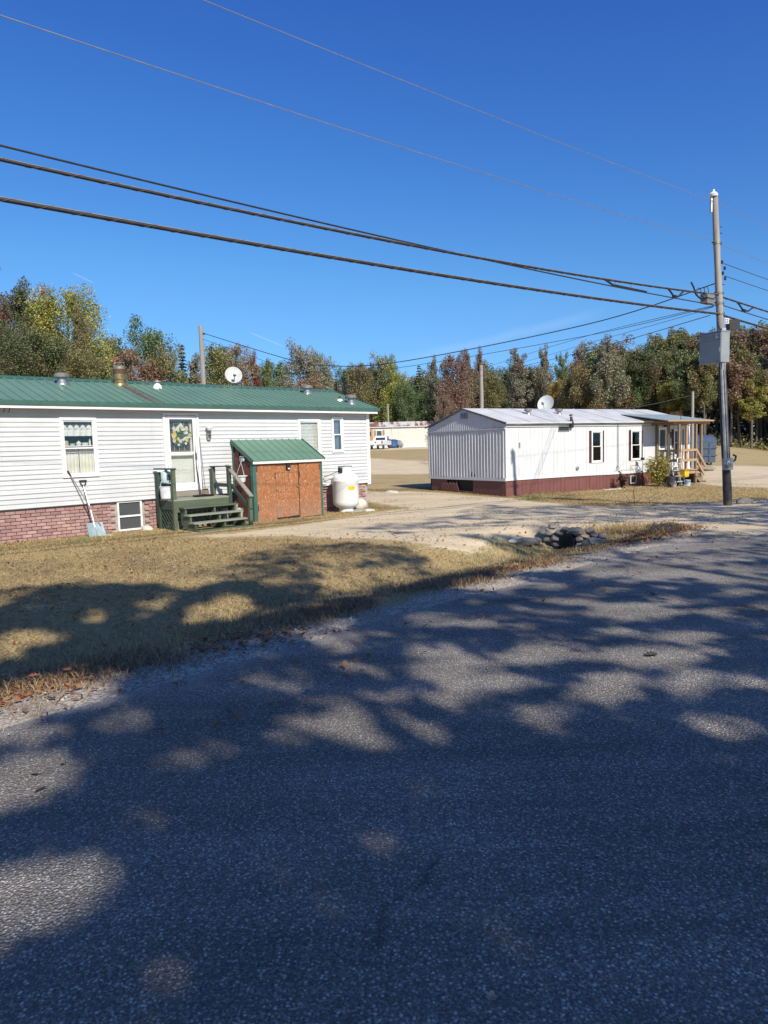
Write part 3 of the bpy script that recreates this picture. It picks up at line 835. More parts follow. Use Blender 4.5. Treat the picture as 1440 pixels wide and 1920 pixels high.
# ------------------------------------------------------------------ green wooden steps at the door
GZ1 = HZ - .03
st = H1.root('entry_steps', -6.3, -.5, HZ, 'green wooden entry steps with weathered handrail below the wreath door', 'steps')
OFF = (-6.3, -.5, HZ)
def sp_(mb, name, mat, par=None, sm=False): return mb.build(name, mat, par or st, sm, OFF if (par or st) is st else OFF)
DX0, DX1, DT, DZ = -7.05, -5.52, .92, .60
for i in range(7):                                     # deck boards run along the house
    y0 = -.06 - i * .125
    sp_(MB().box((DX0, y0 - .115, DZ - .035), (DX1 + random.uniform(-.008, .008), y0, DZ + random.uniform(-.002, .002))), 'deck_board', M_GREYWOOD if i < 5 else M_WORNTREAD)
sp_(MB().box((DX0 + .02, -DT, .30), (DX1, -DT + .035, DZ - .037)), 'rim_board', M_GREENWOOD)
sp_(MB().box((DX0, -DT + .035, .36), (DX0 + .035, -.05, DZ - .037)), 'rim_board', M_DKGREENWOOD)
sp_(MB().box((DX1 - .035, -DT + .035, .36), (DX1, -.05, DZ - .037)), 'rim_board', M_DKGREENWOOD)
for x, y, z1, m in ((DX0 + .04, -DT + .045, 1.30, M_GREENWOOD), (DX0 + .02, -.20, 1.24, M_DKGREENWOOD), (DX1 - .04, -.20, 1.30, M_GREENWOOD), (DX1 - .02, -DT + .02, 1.31, M_DKGREENWOOD)):
    sp_(MB().box((x - .042, y - .042, GZ1 - .05), (x + .042, y + .042, z1)), 'post', m)
sp_(MB().bar((DX0 + .05, -DT - .02, 1.315), (DX0 - .0, -.1, 1.315), .10, .034), 'handrail', M_DKGREENWOOD)
sp_(MB().bar((DX0 + .08, -DT + .03, .93), (DX0 + .06, -.24, .93), .034, .09), 'rail', M_DKGREENWOOD)
sp_(MB().bar((DX0 + .0, -.14, 1.22), (DX0 - .0, -.14, .0), .13, .03, upv=(1, 0, 0)), 'side_board', M_DKGREENWOOD)
sp_(MB().bar((DX1 - .04, -.1, 1.315), (DX1 - .02, -DT - .05, 1.325), .09, .03), 'handrail', M_DKGREENWOOD)
sp_(MB().bar((DX1 - .04, -.24, .86), (DX1 - .04, -DT + .06, .86), .034, .09), 'rail', M_DKGREENWOOD)
# sloping right rail with its bottom post
sp_(MB().bar((DX1 + .01, -.78, 1.345), (DX1 + .03, -1.78, .60), .11, .036), 'handrail', M_GREYWOOD)
sp_(MB().bar((DX1 + .01, -.95, .86), (DX1 + .03, -1.74, .28), .034, .09), 'rail', M_DKGREENWOOD)
sp_(MB().box((DX1 - .01, -1.74, GZ1 - .05), (DX1 + .07, -1.66, .62)), 'post', M_GREENWOOD)
# flight: three stringers and four treads
TR = [(.42, -1.16), (.255, -1.38), (.09, -1.60), (-.075, -1.80)]
SX0, SX1 = -6.92, -5.50
for x in (SX0 + .05, (SX0 + SX1) / 2 + .1, SX1 - .05):
    poly = [(-DT, .46), (-DT, .02), (-1.25, GZ1 - .02), (-1.76, GZ1 - .02)]
    for z, y in reversed(TR): poly += [(y + .03, z - .036), (y + .235, z - .036)]
    sp_(MB().prism(poly[:], 0, x - .02, x + .02), 'stringer', M_GREENWOOD)
for k, (z, y) in enumerate(TR):
    sp_(MB().box((SX0 - .01, y, z - .034), (SX1 + .03, y + .25, z)), 'tread', M_GREENWOOD if k in (0, 3) else M_WORNTREAD)
# criss-cross lattice below the deck
for side in ('left', 'front'):
    L0, L1 = (.05, DT - .05) if side == 'left' else (DX0 + .06, DX1 - .05)
    zlo, zhi = GZ1, .36
    k = 0
    s = L0 - (zhi - zlo)
    while s < L1:
        for sg in (1, -1):
            a0, a1 = (s, s + (zhi - zlo)) if sg > 0 else (s + (zhi - zlo), s)
            za, zb_ = zlo, zhi
            lo, hi = max(min(a0, a1), L0), min(max(a0, a1), L1)
            if hi - lo < .05: continue
            f = lambda a: za + (zb_ - za) * (a - a0) / (a1 - a0)
            if side == 'left': p, q = (DX0 + .018 + .006 * sg, -lo, f(lo)), (DX0 + .018 + .006 * sg, -hi, f(hi))
            else: p, q = (lo, -.62 + .006 * sg, f(lo)), (hi, -.62 + .006 * sg, f(hi))
            if side == 'left': sp_(MB().bar(p, q, .008, .032, upv=(0, 0, 1)), 'lattice_slat', M_DKGREENWOOD)
            else: sp_(MB().bar(p, q, .008, .034), 'lattice_slat', M_GREYWOOD)
        s += .135
# things on and by the steps
M_CLEAR = simple('pale_teal_plastic', (.50, .62, .60), (.42, .53, .52), 7., .35)
M_WHITEP = simple('white_plastic', (.72, .73, .72), (.62, .63, .62), 6., .4)
o = H1.root('plastic_tub', -6.99, -.55, .60, 'pale plastic tub with handle standing behind the left rail of the steps', 'tub')
MB().lathe([(.13, 0), (.165, .03), (.18, .28), (.19, .29), (.19, .31), (.172, .31), (.15, .03), (0, .025)], 20).build('tub', M_WHITEP, o, True)
MB().tube([(-.16, .06, .27), (-.13, .05, .42), (0, 0, .5), (.13, -.05, .42), (.16, -.06, .27)], .008, 6).build('handle', M_CLEAR, o, True)
o = H1.root('hanging_jug', -6.985, -.5, .98, 'clear plastic jug hanging inside the upper left railing of the steps', 'jug')
MB().lathe([(.0, 0), (.10, .005), (.115, .03), (.115, .22), (.09, .27), (.035, .29), (.035, .325), (0, .325)], 18).build('jug', M_CLEAR, o, True)
MB().box((-.05, -.117, .07), (.05, -.111, .2)).build('jug_label', M_SCREEN, o)
MB().tube([(0, 0, .32), (0, 0, .335)], .01, 6).build('cap', M_DKGREENWOOD, o)
o = H1.root('boot_tray', -5.98, -.42, .603, 'black oval boot tray lying on the deck right of the door', 'tray')
me_ = MB().lathe([(.20, 0), (.23, .01), (.25, .035), (.24, .035), (.2, .012), (0, .01)], 24).build('tray', M_BLACK, o, True); me_.scale = (1.15, .8, 1)
o = H1.root('broom', -5.83, -.25, .64, 'broom with pale handle leaning on the siding right of the door', 'broom')
MB().tube([(0, 0, .1), (.02, .19, 1.42)], .012, 8).build('handle', M_GREYWOOD, o, True)
MB().bar((-.07, -.01, .12), (.07, -.01, .12), .035, .03).build('broom_head', M_BLACK, o)
MB().prism([(-.07, .105), (.07, .105), (.10, .0), (-.10, .0)], 1, -.03, .015).build('bristles', M_BROWN, o)
o = H1.root('walking_stick', -5.93, -.2, .64, 'dark stick leaning on the siding beside the broom', 'stick')
MB().tube([(0, 0, 0), (.0, .15, .7), (.01, .175, 1.28)], .013, 7).build('stick', M_BLACK, o, True)
# wreath of flowers inside the storm door glass
o = H1.root('wreath', -6.29, .035, 2.12, 'round wreath of yellow and white flowers hanging in the door glass', 'wreath')
M_LEAFW = simple('wreath_leaf', (.07, .14, .06), (.12, .17, .09), 20., .8)
M_YEL = simple('yellow_petal', (.75, .55, .06), (.65, .45, .05), 20., .7)
M_WHP = simple('white_petal', (.78, .76, .72), (.66, .62, .66), 20., .7)
ring = MB(); ring.tube([(.17 * math.cos(a), 0, .17 * math.sin(a)) for a in np.linspace(0, 2 * math.pi, 33)], .028, 8)
for i in range(420):
    a = random.uniform(0, 6.28); r_ = random.gauss(.175, .05); L = random.uniform(.035, .075); b = random.uniform(0, 6.28)
    c = Vector((r_ * math.cos(a), random.uniform(-.035, .025), r_ * math.sin(a))); d = Vector((math.cos(b), random.uniform(-.3, .3), math.sin(b))) * L; e = Vector((-math.sin(b), .3, math.cos(b))) * L * .3
    ring.quad(c - d, c - e, c + d, c + e)
ring.build('greenery', M_LEAFW, o)
for i in range(44):
    a = i * .1428 + random.uniform(-.1, .1); r_ = random.uniform(.11, .25)
    yel = (2.4 < a < 4.2 and i % 3) or i % 5 == 0
    f = MB(); c = Vector((r_ * math.cos(a), -.035, r_ * math.sin(a))); R_ = random.uniform(.028, .05)
    for k in range(6):
        b = k * 1.047; d = Vector((math.cos(b), -.15, math.sin(b))) * R_; e = Vector((-math.sin(b), 0, math.cos(b))) * R_ * .5
        f.quad(c, c + d * .6 + e, c + d, c + d * .6 - e)
    f.lathe([(R_ * .25, 0), (0, .01)], 6, tuple(c))
    f.build('flower', M_YEL if yel else M_WHP, o)
# snow shovel and pole leaning on the wall
o = H1.root('snow_shovel', -8.72, -.42, HZ, 'snow shovel with pale blue scoop leaning against the brick skirting', 'shovel')
M_BLUEP = simple('pale_blue_plastic', (.30, .37, .39), (.22, .29, .31), 10., .5)
a = MB(); nn = 9
for j in range(2):
    for i in range(nn):
        u = (i / (nn - 1) - .5) * .38
        a.v.append((u + .03, -.06 + .10 * (u / .23) ** 2 * -.35 - .02 * j + .0, .02)); a.v.append((u * .92 + .02, .06 - .035 * (u / .23) ** 2 - .02 * j, .32))
for j in (0, 1):
    for i in range(nn - 1):
        k = j * 2 * nn + 2 * i
        a.f.append((k, k + 2, k + 3, k + 1)); a.mi.append(0)
a.build('scoop', M_BLUEP, o, True)
for u in (-.12, 0, .12): MB().bar((u + .03, -.075, .05), (u + .02, .02, .30), .012, .01).build('scoop_rib', M_BLUEP, o)
MB().tube([(.02, .0, .22), (0, .16, .66), (-.03, .36, 1.12)], .016, 8).build('shaft', M_GALV, o, True)
h_ = MB().tube([(-.03, .36, 1.12), (-.09, .375, 1.19), (-.09, .38, 1.24)], .012, 6).tube([(-.03, .36, 1.12), (.03, .375, 1.19), (.03, .38, 1.24)], .012, 6).tube([(-.11, .38, 1.245), (.05, .38, 1.245)], .017, 8)
h_.build('grip', M_BLACK, o, True)
o = H1.root('snow_rake_pole', -8.70, -.46, HZ, 'long thin pole leaning on the window sill behind the snow shovel', 'pole')
MB().tube([(.12, .02, .25), (-.16, .30, 1.0), (-.33, .40, 1.40)], .013, 8).build('pole', M_GREYWOOD, o, True)
MB().tube([(-.32, .395, 1.37), (-.37, .42, 1.48)], .02, 8).build('grip', M_BLACK, o, True)

def rock_mesh(name, seed, mat, sub=3, flat=.7, rough=.32):
    b = bmesh.new(); bmesh.ops.create_icosphere(b, subdivisions=sub, radius=1)
    off = Vector((seed * 3.7, seed * 1.3, -seed))
    for v in b.verts:
        n1 = mnoise.noise(v.co * .9 + off); n2 = mnoise.noise(v.co * 2.6 + off)
        p = v.co.copy()
        for ax in (Vector((1, .3, .2)), Vector((-.4, 1, .5)), Vector((.2, -.6, 1)), Vector((-.8, -.5, .3))):
            ax = ax.normalized(); d = p.dot(ax)
            if d > .72: p -= ax * (d - .72) * .8
        v.co = p * (1 + rough * n1 + .1 * n2)
        v.co.z *= flat
    me = bpy.data.meshes.new(name); b.to_mesh(me); b.free(); me.materials.append(mat)
    me.polygons.foreach_set('use_smooth', [True] * len(me.polygons)); me.set_sharp_from_angle(angle=R(38))
    return me
M_STONE = simple('field_stone', (.27, .245, .215), (.175, .16, .14), 7., .9, bump=.4, bscale=30., obj=True)
M_STONE2 = simple('tan_stone', (.33, .285, .23), (.22, .19, .155), 5., .9, bump=.4, bscale=30., obj=True)
M_LIMESTONE = simple('pale_stone', (.60, .56, .48), (.46, .42, .35), 5., .9, bump=.4, bscale=24., obj=True)
def rock(name, x, y, z, sx, sy, sz, seed, mat, label, rz=0., group=None):
    o = link(name, rock_mesh(name, seed, mat)); o.location = (x, y, z); o.scale = (sx, sy, sz); o.rotation_euler = (0, 0, rz)
    return tagobj(o, label, 'rock', group)
p = H1.w(-7.40, -.22, HZ + .02); rock('rock', p[0], p[1], p[2], .17, .13, .15, 1, M_LIMESTONE, 'yellowish rock on the grass between cellar window and steps')
p = H1.w(-8.42, -.5, HZ + .0); rock('rock', p[0], p[1], p[2], .12, .08, .06, 2, M_LIMESTONE, 'small flat pale rock right of the snow shovel scoop')
for k, (x, t_, s_) in enumerate(((-6.88, .40, .15), (-6.75, .52, .12), (-6.62, .44, .10))):
    p = H1.w(x, -t_, HZ + .05); rock('rock', p[0], p[1], p[2], s_, s_, s_ * 1.2, 5 + k, M_STONE2, ['larger brown rock in the shade under the deck', 'middle brown rock in the shade under the deck', 'smallest brown rock in the shade under the deck'][k], float(k))
p = H1.w(-5.22, -.30, .16)
o = H1.root('stone_block', -5.22, -.3, HZ, 'patterned grey concrete block between the steps and the shed', 'block')
MB().box((-.22, -.10, 0), (.22, .12, .44)).build('block', simple('mottled_block', (.42, .36, .32), (.16, .14, .13), 16., .9, bump=.3), o)
o = H1.root('bucket', -5.02, -.36, HZ, 'white bucket standing on its side against the shed', 'bucket')
MB().lathe([(.14, 0), (.17, .33), (.18, .34), (.165, .34), (.135, .02), (0, .02)], 20).build('bucket', M_WHITEP, o, True)

# ------------------------------------------------------------------ shed of stained board under a green roof
def osb_material():
    t = NT('stained_strand_board')
    v = t.pos((1, 1, 1), obj=True)
    vo = t.n('TexVoronoi', Scale=22.); 
    nz_ = t.n('TexNoise', Scale=2.4, Detail=3.); t.l(v, nz_.inputs['Vector'])
    va = t.n('VectorMath', operation='MULTIPLY_ADD'); t.l(nz_.outputs['Color'], va.inputs[0]); va.inputs[1].default_value = (.35, .35, .35); t.l(v, va.inputs[2])
    mp = t.n('Mapping'); mp.inputs['Scale'].default_value = (2.2, 2.2, .8); mp.inputs['Rotation'].default_value = (.2, .5, .3); t.l(va.outputs[0], mp.inputs['Vector'])
    t.l(mp.outputs[0], vo.inputs['Vector'])
    sx = t.n('SeparateXYZ'); t.l(vo.outputs['Color'], sx.inputs[0])
    c = t.ramp(sx.outputs[0], [(0., (.27, .10, .040)), (.5, (.335, .135, .054)), (.85, (.385, .17, .075)), (.96, (.43, .23, .12)), (1., (.47, .31, .19))])
    c = t.mix(t.ramp(t.noise(v, 2., 5, .7), [(.5, 0.), (.75, .55)]), c, (.19, .07, .035))
    low = t.n('SeparateXYZ'); t.l(t.n('NewGeometry').outputs['Position'], low.inputs[0])
    wet = t.math('MULTIPLY', t.ramp(low.outputs[2], [(0., .8), (.45, 0.)]), t.ramp(t.noise(v, 4., 5, .7), [(.35, 0.), (.7, 1.)]))
    c = t.mix(wet, c, (.28, .20, .15))
    t.base(c)
    t.bump(sx.outputs[1], .25, .006)
    return t.done(.7, 0, .3)
M_OSB = osb_material()
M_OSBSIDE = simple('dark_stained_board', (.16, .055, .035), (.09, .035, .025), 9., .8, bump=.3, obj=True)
SX_0, SX_1, SD, SFZ, SBZ = -4.85, -2.66, .95, 1.42, 1.92
sh = H1.root('shed', -3.75, -.5, HZ, 'small lean-to shed with orange strand board doors and green roof', 'shed')
SO = (-3.75, -.5, HZ)
def bp(mb, name, mat, sm=False, par=None): return mb.build(name, mat, par or sh, sm, SO)
sbot = HZ + .0
# left side: board courses
zz = sbot
k = 0
while zz < SBZ - .12:
    z1 = min(zz + .128, SBZ - .06)
    def ztop(t_): return SBZ - .07 + (SFZ - SBZ) * t_ / SD
    tmax = SD - .01
    if z1 > ztop(SD): tmax = max(.06, min(SD - .01, (SBZ - .07 - z1) / (SBZ - SFZ) * SD))
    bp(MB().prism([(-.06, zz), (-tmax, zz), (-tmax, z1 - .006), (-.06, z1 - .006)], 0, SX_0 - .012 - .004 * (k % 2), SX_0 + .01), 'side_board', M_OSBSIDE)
    zz = z1; k += 1
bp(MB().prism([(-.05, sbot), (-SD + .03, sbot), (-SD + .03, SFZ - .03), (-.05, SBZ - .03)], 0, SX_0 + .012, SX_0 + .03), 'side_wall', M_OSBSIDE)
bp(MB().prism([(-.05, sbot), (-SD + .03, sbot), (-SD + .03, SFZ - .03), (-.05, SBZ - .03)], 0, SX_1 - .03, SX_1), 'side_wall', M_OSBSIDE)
bp(MB().box((SX_0 - .03, -SD - .012, sbot - .03), (SX_0 + .075, -SD + .025, SFZ - .05)).box((SX_0 - .03, -SD + .025, sbot - .03), (SX_0 - .012, -SD + .10, SFZ - .05)), 'corner_trim', M_GREENTRIM)
bp(MB().box((SX_1 - .05, -SD - .012, sbot - .03), (SX_1 + .02, -SD + .025, SFZ - .05)), 'corner_trim', M_GREENTRIM)
bp(MB().box((SX_0 - .03, -.10, sbot), (SX_0 - .012, -.05, SBZ - .04)), 'corner_trim', M_GREENTRIM)
fx0, fx1, ft = SX_0 + .078, SX_1 - .053, SFZ - .055
a1, a2 = fx0 + (fx1 - fx0) * .285, fx0 + (fx1 - fx0) * .645
bp(MB().box((fx0, -SD - .004, sbot), (a1, -SD + .02, ft)), 'door_panel', M_OSB)
bp(MB().box((a2 + .012, -SD - .008, sbot + .01), (fx1, -SD + .018, ft)), 'door_panel', M_OSB)
am = (a1 + a2) / 2 + .035
for xa, xb, za, zb_ in ((a1 + .012, am - .11, 1.09, ft - .012), (am - .105, a2 - .014, 1.09, ft - .012), (a1 + .012, am, .58, 1.084), (am + .005, a2 - .008, .58, 1.084), (a1 + .012, am, .42, .575), (am + .005, a2 - .008, .42, .575), (a1 + .014, am, sbot + .05, .415), (am + .005, a2 - .006, sbot + .06, .415)):
    bp(MB().box((xa, -SD + .012 - random.uniform(0, .006), za), (xb, -SD + .028, zb_)), 'patch_board', M_OSB)
bp(MB().box((a1 - .03, -SD + .03, sbot), (a2 + .03, -SD + .034, ft)), 'door_gap', M_DARKGAP)
for x, z in ((fx0 + .015, 1.15), (fx0 + .015, .15), (fx1 - .02, 1.12), (a1 - .02, .95), (a2 + .03, .95)):
    bp(MB().box((x - .014, -SD - .014, z), (x + .014, -SD - .004, z + .15)), 'hinge', M_RUST)
for x, z in ((a1 + .03, .66), (a2 - .04, .72)):
    bp(MB().bar((x - .035, -SD - .012, z + .02), (x + .03, -SD - .012, z - .02), .016, .035), 'latch', M_GALV)
sl_ = MB().box((am - .07, -SD - .05, 1.17), (am + .05, -SD + .0, 1.30)); sl_.box((am - .05, -SD - .04, 1.30), (am + .03, -SD - .0, 1.335))
sl_ = bp(sl_, 'motion_lamp', M_BLACK)
bp(MB().box((am - .035, -SD - .053, 1.175), (am + .03, -SD - .0505, 1.21)), 'sensor', M_WHITEP, par=sl_)
sa, sb = Vector((0, -SD - .09, SFZ - .0)), Vector((0, -.03, SBZ + .05))
sdir = (sb - sa); SL2 = sdir.length; sdir.normalize(); snm = Vector((0, -sdir.z, sdir.y))
nsp = 10; pw2 = (SX_1 - SX_0 + .12) / nsp
rp2 = roof_panel_mesh('roof_panel', SL2, pw2, sdir, snm, M_GREENMETAL, .022, .022)
for i in range(nsp): link('roof_panel', rp2, sh, (SX_0 - .06 + i * pw2 - SO[0], sa.y - SO[1], sa.z - SO[2]))
bp(MB().box((SX_0 - .05, -SD - .075, SFZ - .075), (SX_1 + .05, -SD - .055, SFZ - .005)), 'fascia', M_TRIM)
bp(MB().bar((SX_0 - .06, -SD - .08, SFZ - .02), (SX_0 - .06, -.04, SBZ + .03), .016, .10), 'rake_trim', M_GREENTRIM)
bp(MB().bar((SX_1 + .06, -SD - .08, SFZ - .02), (SX_1 + .06, -.04, SBZ + .03), .016, .10), 'rake_trim', M_GREENTRIM)
ob = MB().box((SX_0 - .05, -.60, 1.42), (SX_0 - .017, -.42, 1.55)); ob = bp(ob, 'outlet_box', M_WHITEP)
for y in (-.56, -.49):
    for z in (1.435, 1.495): bp(MB().box((SX_0 - .053, y, z), (SX_0 - .0505, y + .05, z + .042)), 'outlet', M_SCREEN, par=ob)
o = H1.root('hanging_planter', SX_0 - .17, -.66, .90, 'white hanging planter on three cords beside the shed wall', 'planter')
MB().lathe([(.085, 0), (.12, .14), (.15, .145), (.15, .165), (.115, .16), (.09, .03), (0, .03)], 22).build('pot', M_WHITEP, o, True)
c_ = MB()
for k in range(3):
    a = k * 2.094 + .5; c_.tube([(.135 * math.cos(a), .135 * math.sin(a), .16), (0, 0, .50)], .004, 5)
c_.tube([(0, 0, .5), (.02, 0, .56), (.10, .0, .57), (.15, 0, .56)], .006, 5)
c_.build('hanger', M_WHITEP, o)
MB().tube([(-.21, 0, .155), (.21, 0, .155)], .004, 5).build('skewer', M_RUST, o)

# ------------------------------------------------------------------ propane tank
tk = H1.root('propane_tank', -1.52, -.62, HZ, 'white upright propane tank with yellow oval sticker by the siding', 'propane tank')
M_TANK = simple('tank_white', (.76, .75, .72), (.72, .71, .68), 3., .38, lo=.3, hi=.8)
TO = .055
MB().lathe([(.0, TO), (.17, TO + .02), (.28, TO + .06), (.355, TO + .13), (.375, TO + .22), (.377, TO + .80), (.379, TO + .803), (.379, TO + .825), (.377, TO + .83), (.37, TO + .90), (.335, TO + .97), (.25, TO + 1.025), (.12, TO + 1.05), (0, TO + 1.055)], 48).build('body', M_TANK, tk, True)
MB().lathe([(.19, -.02), (.21, -.02), (.21, TO + .05), (.19, TO + .05)], 32).build('foot_ring', M_TANK, tk, True)
col_ = MB()
nn = 40
for i in range(nn):
    a0, a1_ = 2 * math.pi * i / nn, 2 * math.pi * (i + 1) / nn
    am_ = (a0 + a1_) / 2; lo = TO + 1.0; hi = TO + 1.22
    if abs(math.sin(am_ * 1.0 + 2.3)) > .93: lo = TO + 1.14
    for r_ in (.185, .195):
        col_.quad((r_ * math.cos(a0), r_ * math.sin(a0), lo), (r_ * math.cos(a1_), r_ * math.sin(a1_), lo), (r_ * math.cos(a1_), r_ * math.sin(a1_), hi), (r_ * math.cos(a0), r_ * math.sin(a0), hi))
col_.build('collar', M_TANK, tk, True)
MB().lathe([(.2, TO + 1.21), (.21, TO + 1.225), (.2, TO + 1.24), (.0, TO + 1.25)], 32).build('lid', simple('green_grey_lid', (.24, .30, .27), (.19, .24, .22), 8., .5), tk, True)
MB().lathe([(.03, TO + 1.04), (.03, TO + 1.14), (.05, TO + 1.15), (.05, TO + 1.18), (0, TO + 1.18)], 12, (-.06, -.05, 0)).build('valve', M_BRASS, tk, True)
MB().box((-.27, -.09, TO + 1.05), (-.16, .0, TO + 1.19)).build('regulator', M_BLACK, tk)
MB().tube([(-.2, 0, TO + 1.1), (-.34, .02, TO + 1.07), (-.55, .1, TO + .98), (-.62, .2, TO + .95), (-.5, .38, TO + .86), (-.3, .5, TO + .78)], .010, 6).tube([(-.33, .1, TO + .9), (-.6, .25, TO + .82), (-.7, .35, TO + .84), (-.5, .42, TO + .72), (-.3, .5, TO + .7)], .010, 6).build('gas_line', M_DARKWIRE, tk, True)
# sticker wrapped on the barrel
M_STICK = simple('yellow_sticker', (.80, .60, .03), (.74, .52, .03), 5., .4)
M_INK = simple('brown_ink', (.22, .13, .02), rough=.5)
def on_tank(u, z, r_): a = R(-104) + u / .377; return (r_ * math.cos(a), r_ * math.sin(a), z)
sk = MB(); cz = TO + .62; n_ = 28
ctr = len(sk.v)
for j in range(1, 5):
    for i in range(n_):
        a = 2 * math.pi * i / n_; sk.v.append(on_tank(.122 * math.cos(a) * j / 4, cz + .066 * math.sin(a) * j / 4, .3795))
sk.v.append(on_tank(0, cz, .3795))
for i in range(n_):
    sk.f.append((4 * n_, i, (i + 1) % n_)); sk.mi.append(0)
    for j in range(3): sk.f.append((j * n_ + i, (j + 1) * n_ + i, (j + 1) * n_ + (i + 1) % n_, j * n_ + (i + 1) % n_)); sk.mi.append(0)
sk = sk.build('sticker', M_STICK, tk)
ink = MB()
for i in range(n_):
    a, b = 2 * math.pi * i / n_, 2 * math.pi * (i + 1) / n_
    ink.quad(on_tank(.112 * math.cos(a), cz + .058 * math.sin(a), .3803), on_tank(.112 * math.cos(b), cz + .058 * math.sin(b), .3803), on_tank(.106 * math.cos(b), cz + .054 * math.sin(b), .3803), on_tank(.106 * math.cos(a), cz + .054 * math.sin(a), .3803))
random.seed(3)
for u0, u1, zz, hh in ((-.082, -.03, 0., .026), (-.018, .082, 0., .026), (-.05, .05, -.034, .010)):
    u = u0
    while u < u1 - .006:
        w_ = random.uniform(.006, .011); ink.quad(on_tank(u, cz + zz - hh / 2, .3804), on_tank(u + w_, cz + zz - hh / 2, .3804), on_tank(u + w_, cz + zz + hh / 2 * random.uniform(.5, 1), .3804), on_tank(u, cz + zz + hh / 2, .3804)); u += w_ + .005
ink.build('sticker_print', M_INK, sk)
p = H1.w(-1.28, -.80, HZ + .0)
o = H1.root('concrete_pad', -1.36, -.70, HZ - .02, 'pale concrete slab under the front of the propane tank', 'slab')
MB().box((-.32, -.30, -.05), (.34, .25, .022)).build('slab', M_CONCRETE, o)
p = H1.w(-.80, -.45, HZ + .12); rock('rock', p[0], p[1], p[2], .21, .15, .26, 11, M_LIMESTONE, 'pale boulder leaning at the right foot of the propane tank', .5)
p = H1.w(-1.05, -1.1, HZ - .02); rock('rock', p[0], p[1], p[2], .20, .10, .09, 12, M_LIMESTONE, 'flat pale rock lying in front of the propane tank', .6)

# dish on the ridge and a second one behind it
def sat_dish(x, y, z, r_, name, label, frame, az, mat):
    o = frame.root('satellite_dish', x, y, z, label, 'satellite dish')
    D = Vector((math.sin(az), -math.cos(az), .45)).normalized()
    u = D.cross(Vector((0, 0, 1))).normalized(); w_ = u.cross(D)
    b = MB(); n_ = 28; ce = Vector((0, 0, 0))
    hub = Vector((0, 0, r_ * 1.25))
    for s_ in (0., -.012):
        for j in range(6):
            for i in range(n_):
                a = 2 * math.pi * i / n_; q = j / 5
                b.v.append(tuple(hub + u * (r_ * q * math.cos(a)) + w_ * (r_ * 1.08 * q * math.sin(a)) + D * (.16 * r_ * q * q * 1.6 + s_)))
    for s_ in (0, 1):
        for j in range(5):
            for i in range(n_):
                k = s_ * 6 * n_ + j * n_
                b.f.append((k + i, k + (i + 1) % n_, k + n_ + (i + 1) % n_, k + n_ + i)); b.mi.append(0)
    b.build('reflector', mat, o, True)
    tip = hub + D * (r_ * 1.05) - w_ * (r_ * .45)
    MB().tube([hub - w_ * r_ * .95 + D * .1 * r_, tip], .012, 6).build('feed_arm', M_GALV, o)
    MB().bar(tip - D * .03, tip + D * .09, .08, .08).build('receiver', M_OLDMETAL, o)
    MB().tube([(0, 0, -.05), (0, 0, r_ * .6), hub - D * .03], .022, 8).tube([(.3, .05, -.06), (0, 0, r_ * .5)], .012, 6).build('mast', M_GALV, o)
    return o
M_DISH = simple('dish_grey', (.52, .52, .50), (.42, .42, .41), 6., .5)
sat_dish(-3.28, RID_Y + .35, 3.58, .25, 'dish', 'grey satellite dish on a mast above the green roof', H1, -.45, M_DISH)
o = H1.root('skylight_dome', -3.75, RID_Y + .7, 3.36, 'low pale dome showing over the green roof ridge right of the dish', 'skylight')
MB().lathe([(.36, -.1), (.36, .03), (.3, .12), (.18, .18), (0, .2)], 20).build('dome', M_WHITEP, o, True)

# ------------------------------------------------------------------ white metal home with the gabled end
H2 = Frame((4.391, 25.5485), 57)
GZ2 = -.25
h2 = H2.root('trailer_home', 0, 0, 0, 'white metal trailer home with corrugated gable end and red brown skirting', 'mobile home')
L2, D2 = 10.85, 4.58
def metal_white(name, c1, c2, stain=.25):
    t = NT(name); v = t.pos()
    c = t.ramp(t.noise(v, 1.6, 5), [(.35, c1), (.7, c2)])
    g = t.ramp(t.noise(t.pos((7, 7, .8)), 1., 6, .75), [(.55, 0.), (.85, stain)])
    t.base(t.mix(g, c, (.38, .34, .28)))
    t.bump(t.noise(v, 2.2, 3), .35, .03)
    return t.done(.42, 0, .4)
M_W2 = metal_white('white_metal_panel', (.63, .63, .615), (.57, .57, .555))
M_CORR = metal_white('corrugated_white', (.58, .57, .56), (.52, .51, .50), .35)
M_SKIRT = simple('red_brown_skirt', (.19, .075, .06), (.145, .058, .05), 2.5, .55, lo=.3, hi=.75)
M_SHUT = simple('maroon_shutter', (.085, .035, .035), (.06, .028, .03), 8., .6)
M_ROOF2 = simple('pale_roof_coating', (.56, .555, .54), (.44, .435, .425), 1.3, .7, stretch=(1, 1, 1), bump=.1)
M_DARKTRIM = simple('dark_eave_metal', (.16, .155, .15), (.10, .10, .10), 6., .5)
V2 = (2.66, 3.22, 2.085, 2.27); W2A = (4.50, 5.07, .86, 2.06); W2B = (6.87, 7.46, .87, 2.06); W2C = (9.70, 10.22, .95, 2.06); D2D = (8.68, 9.20, .46, 2.16)
HO2 = [V2, W2A, W2B, W2C, D2D]
mb = MB()
for x0, x1, z0, z1 in pieces(.02, L2, .34, 2.42, HO2): mb.box((x0, .025, z0), (x1, .09, z1))
mb.box((L2 - .08, .09, .34), (L2, D2 - .02, 2.42)).box((.02, D2 - .09, .34), (L2 - .08, D2 - .02, 2.42)).box((.06, .09, .34), (.12, D2 - .09, 2.42))
mb.box((.12, .09, .31), (L2 - .08, D2 - .09, .34)).box((.12, .09, 2.40), (L2 - .08, D2 - .09, 2.42))
mb.build('wall', M_W2, h2)
MB().box((.2, 1.6, .36), (L2 - .2, 1.64, 2.4)).build('partition', M_ROOM, h2)
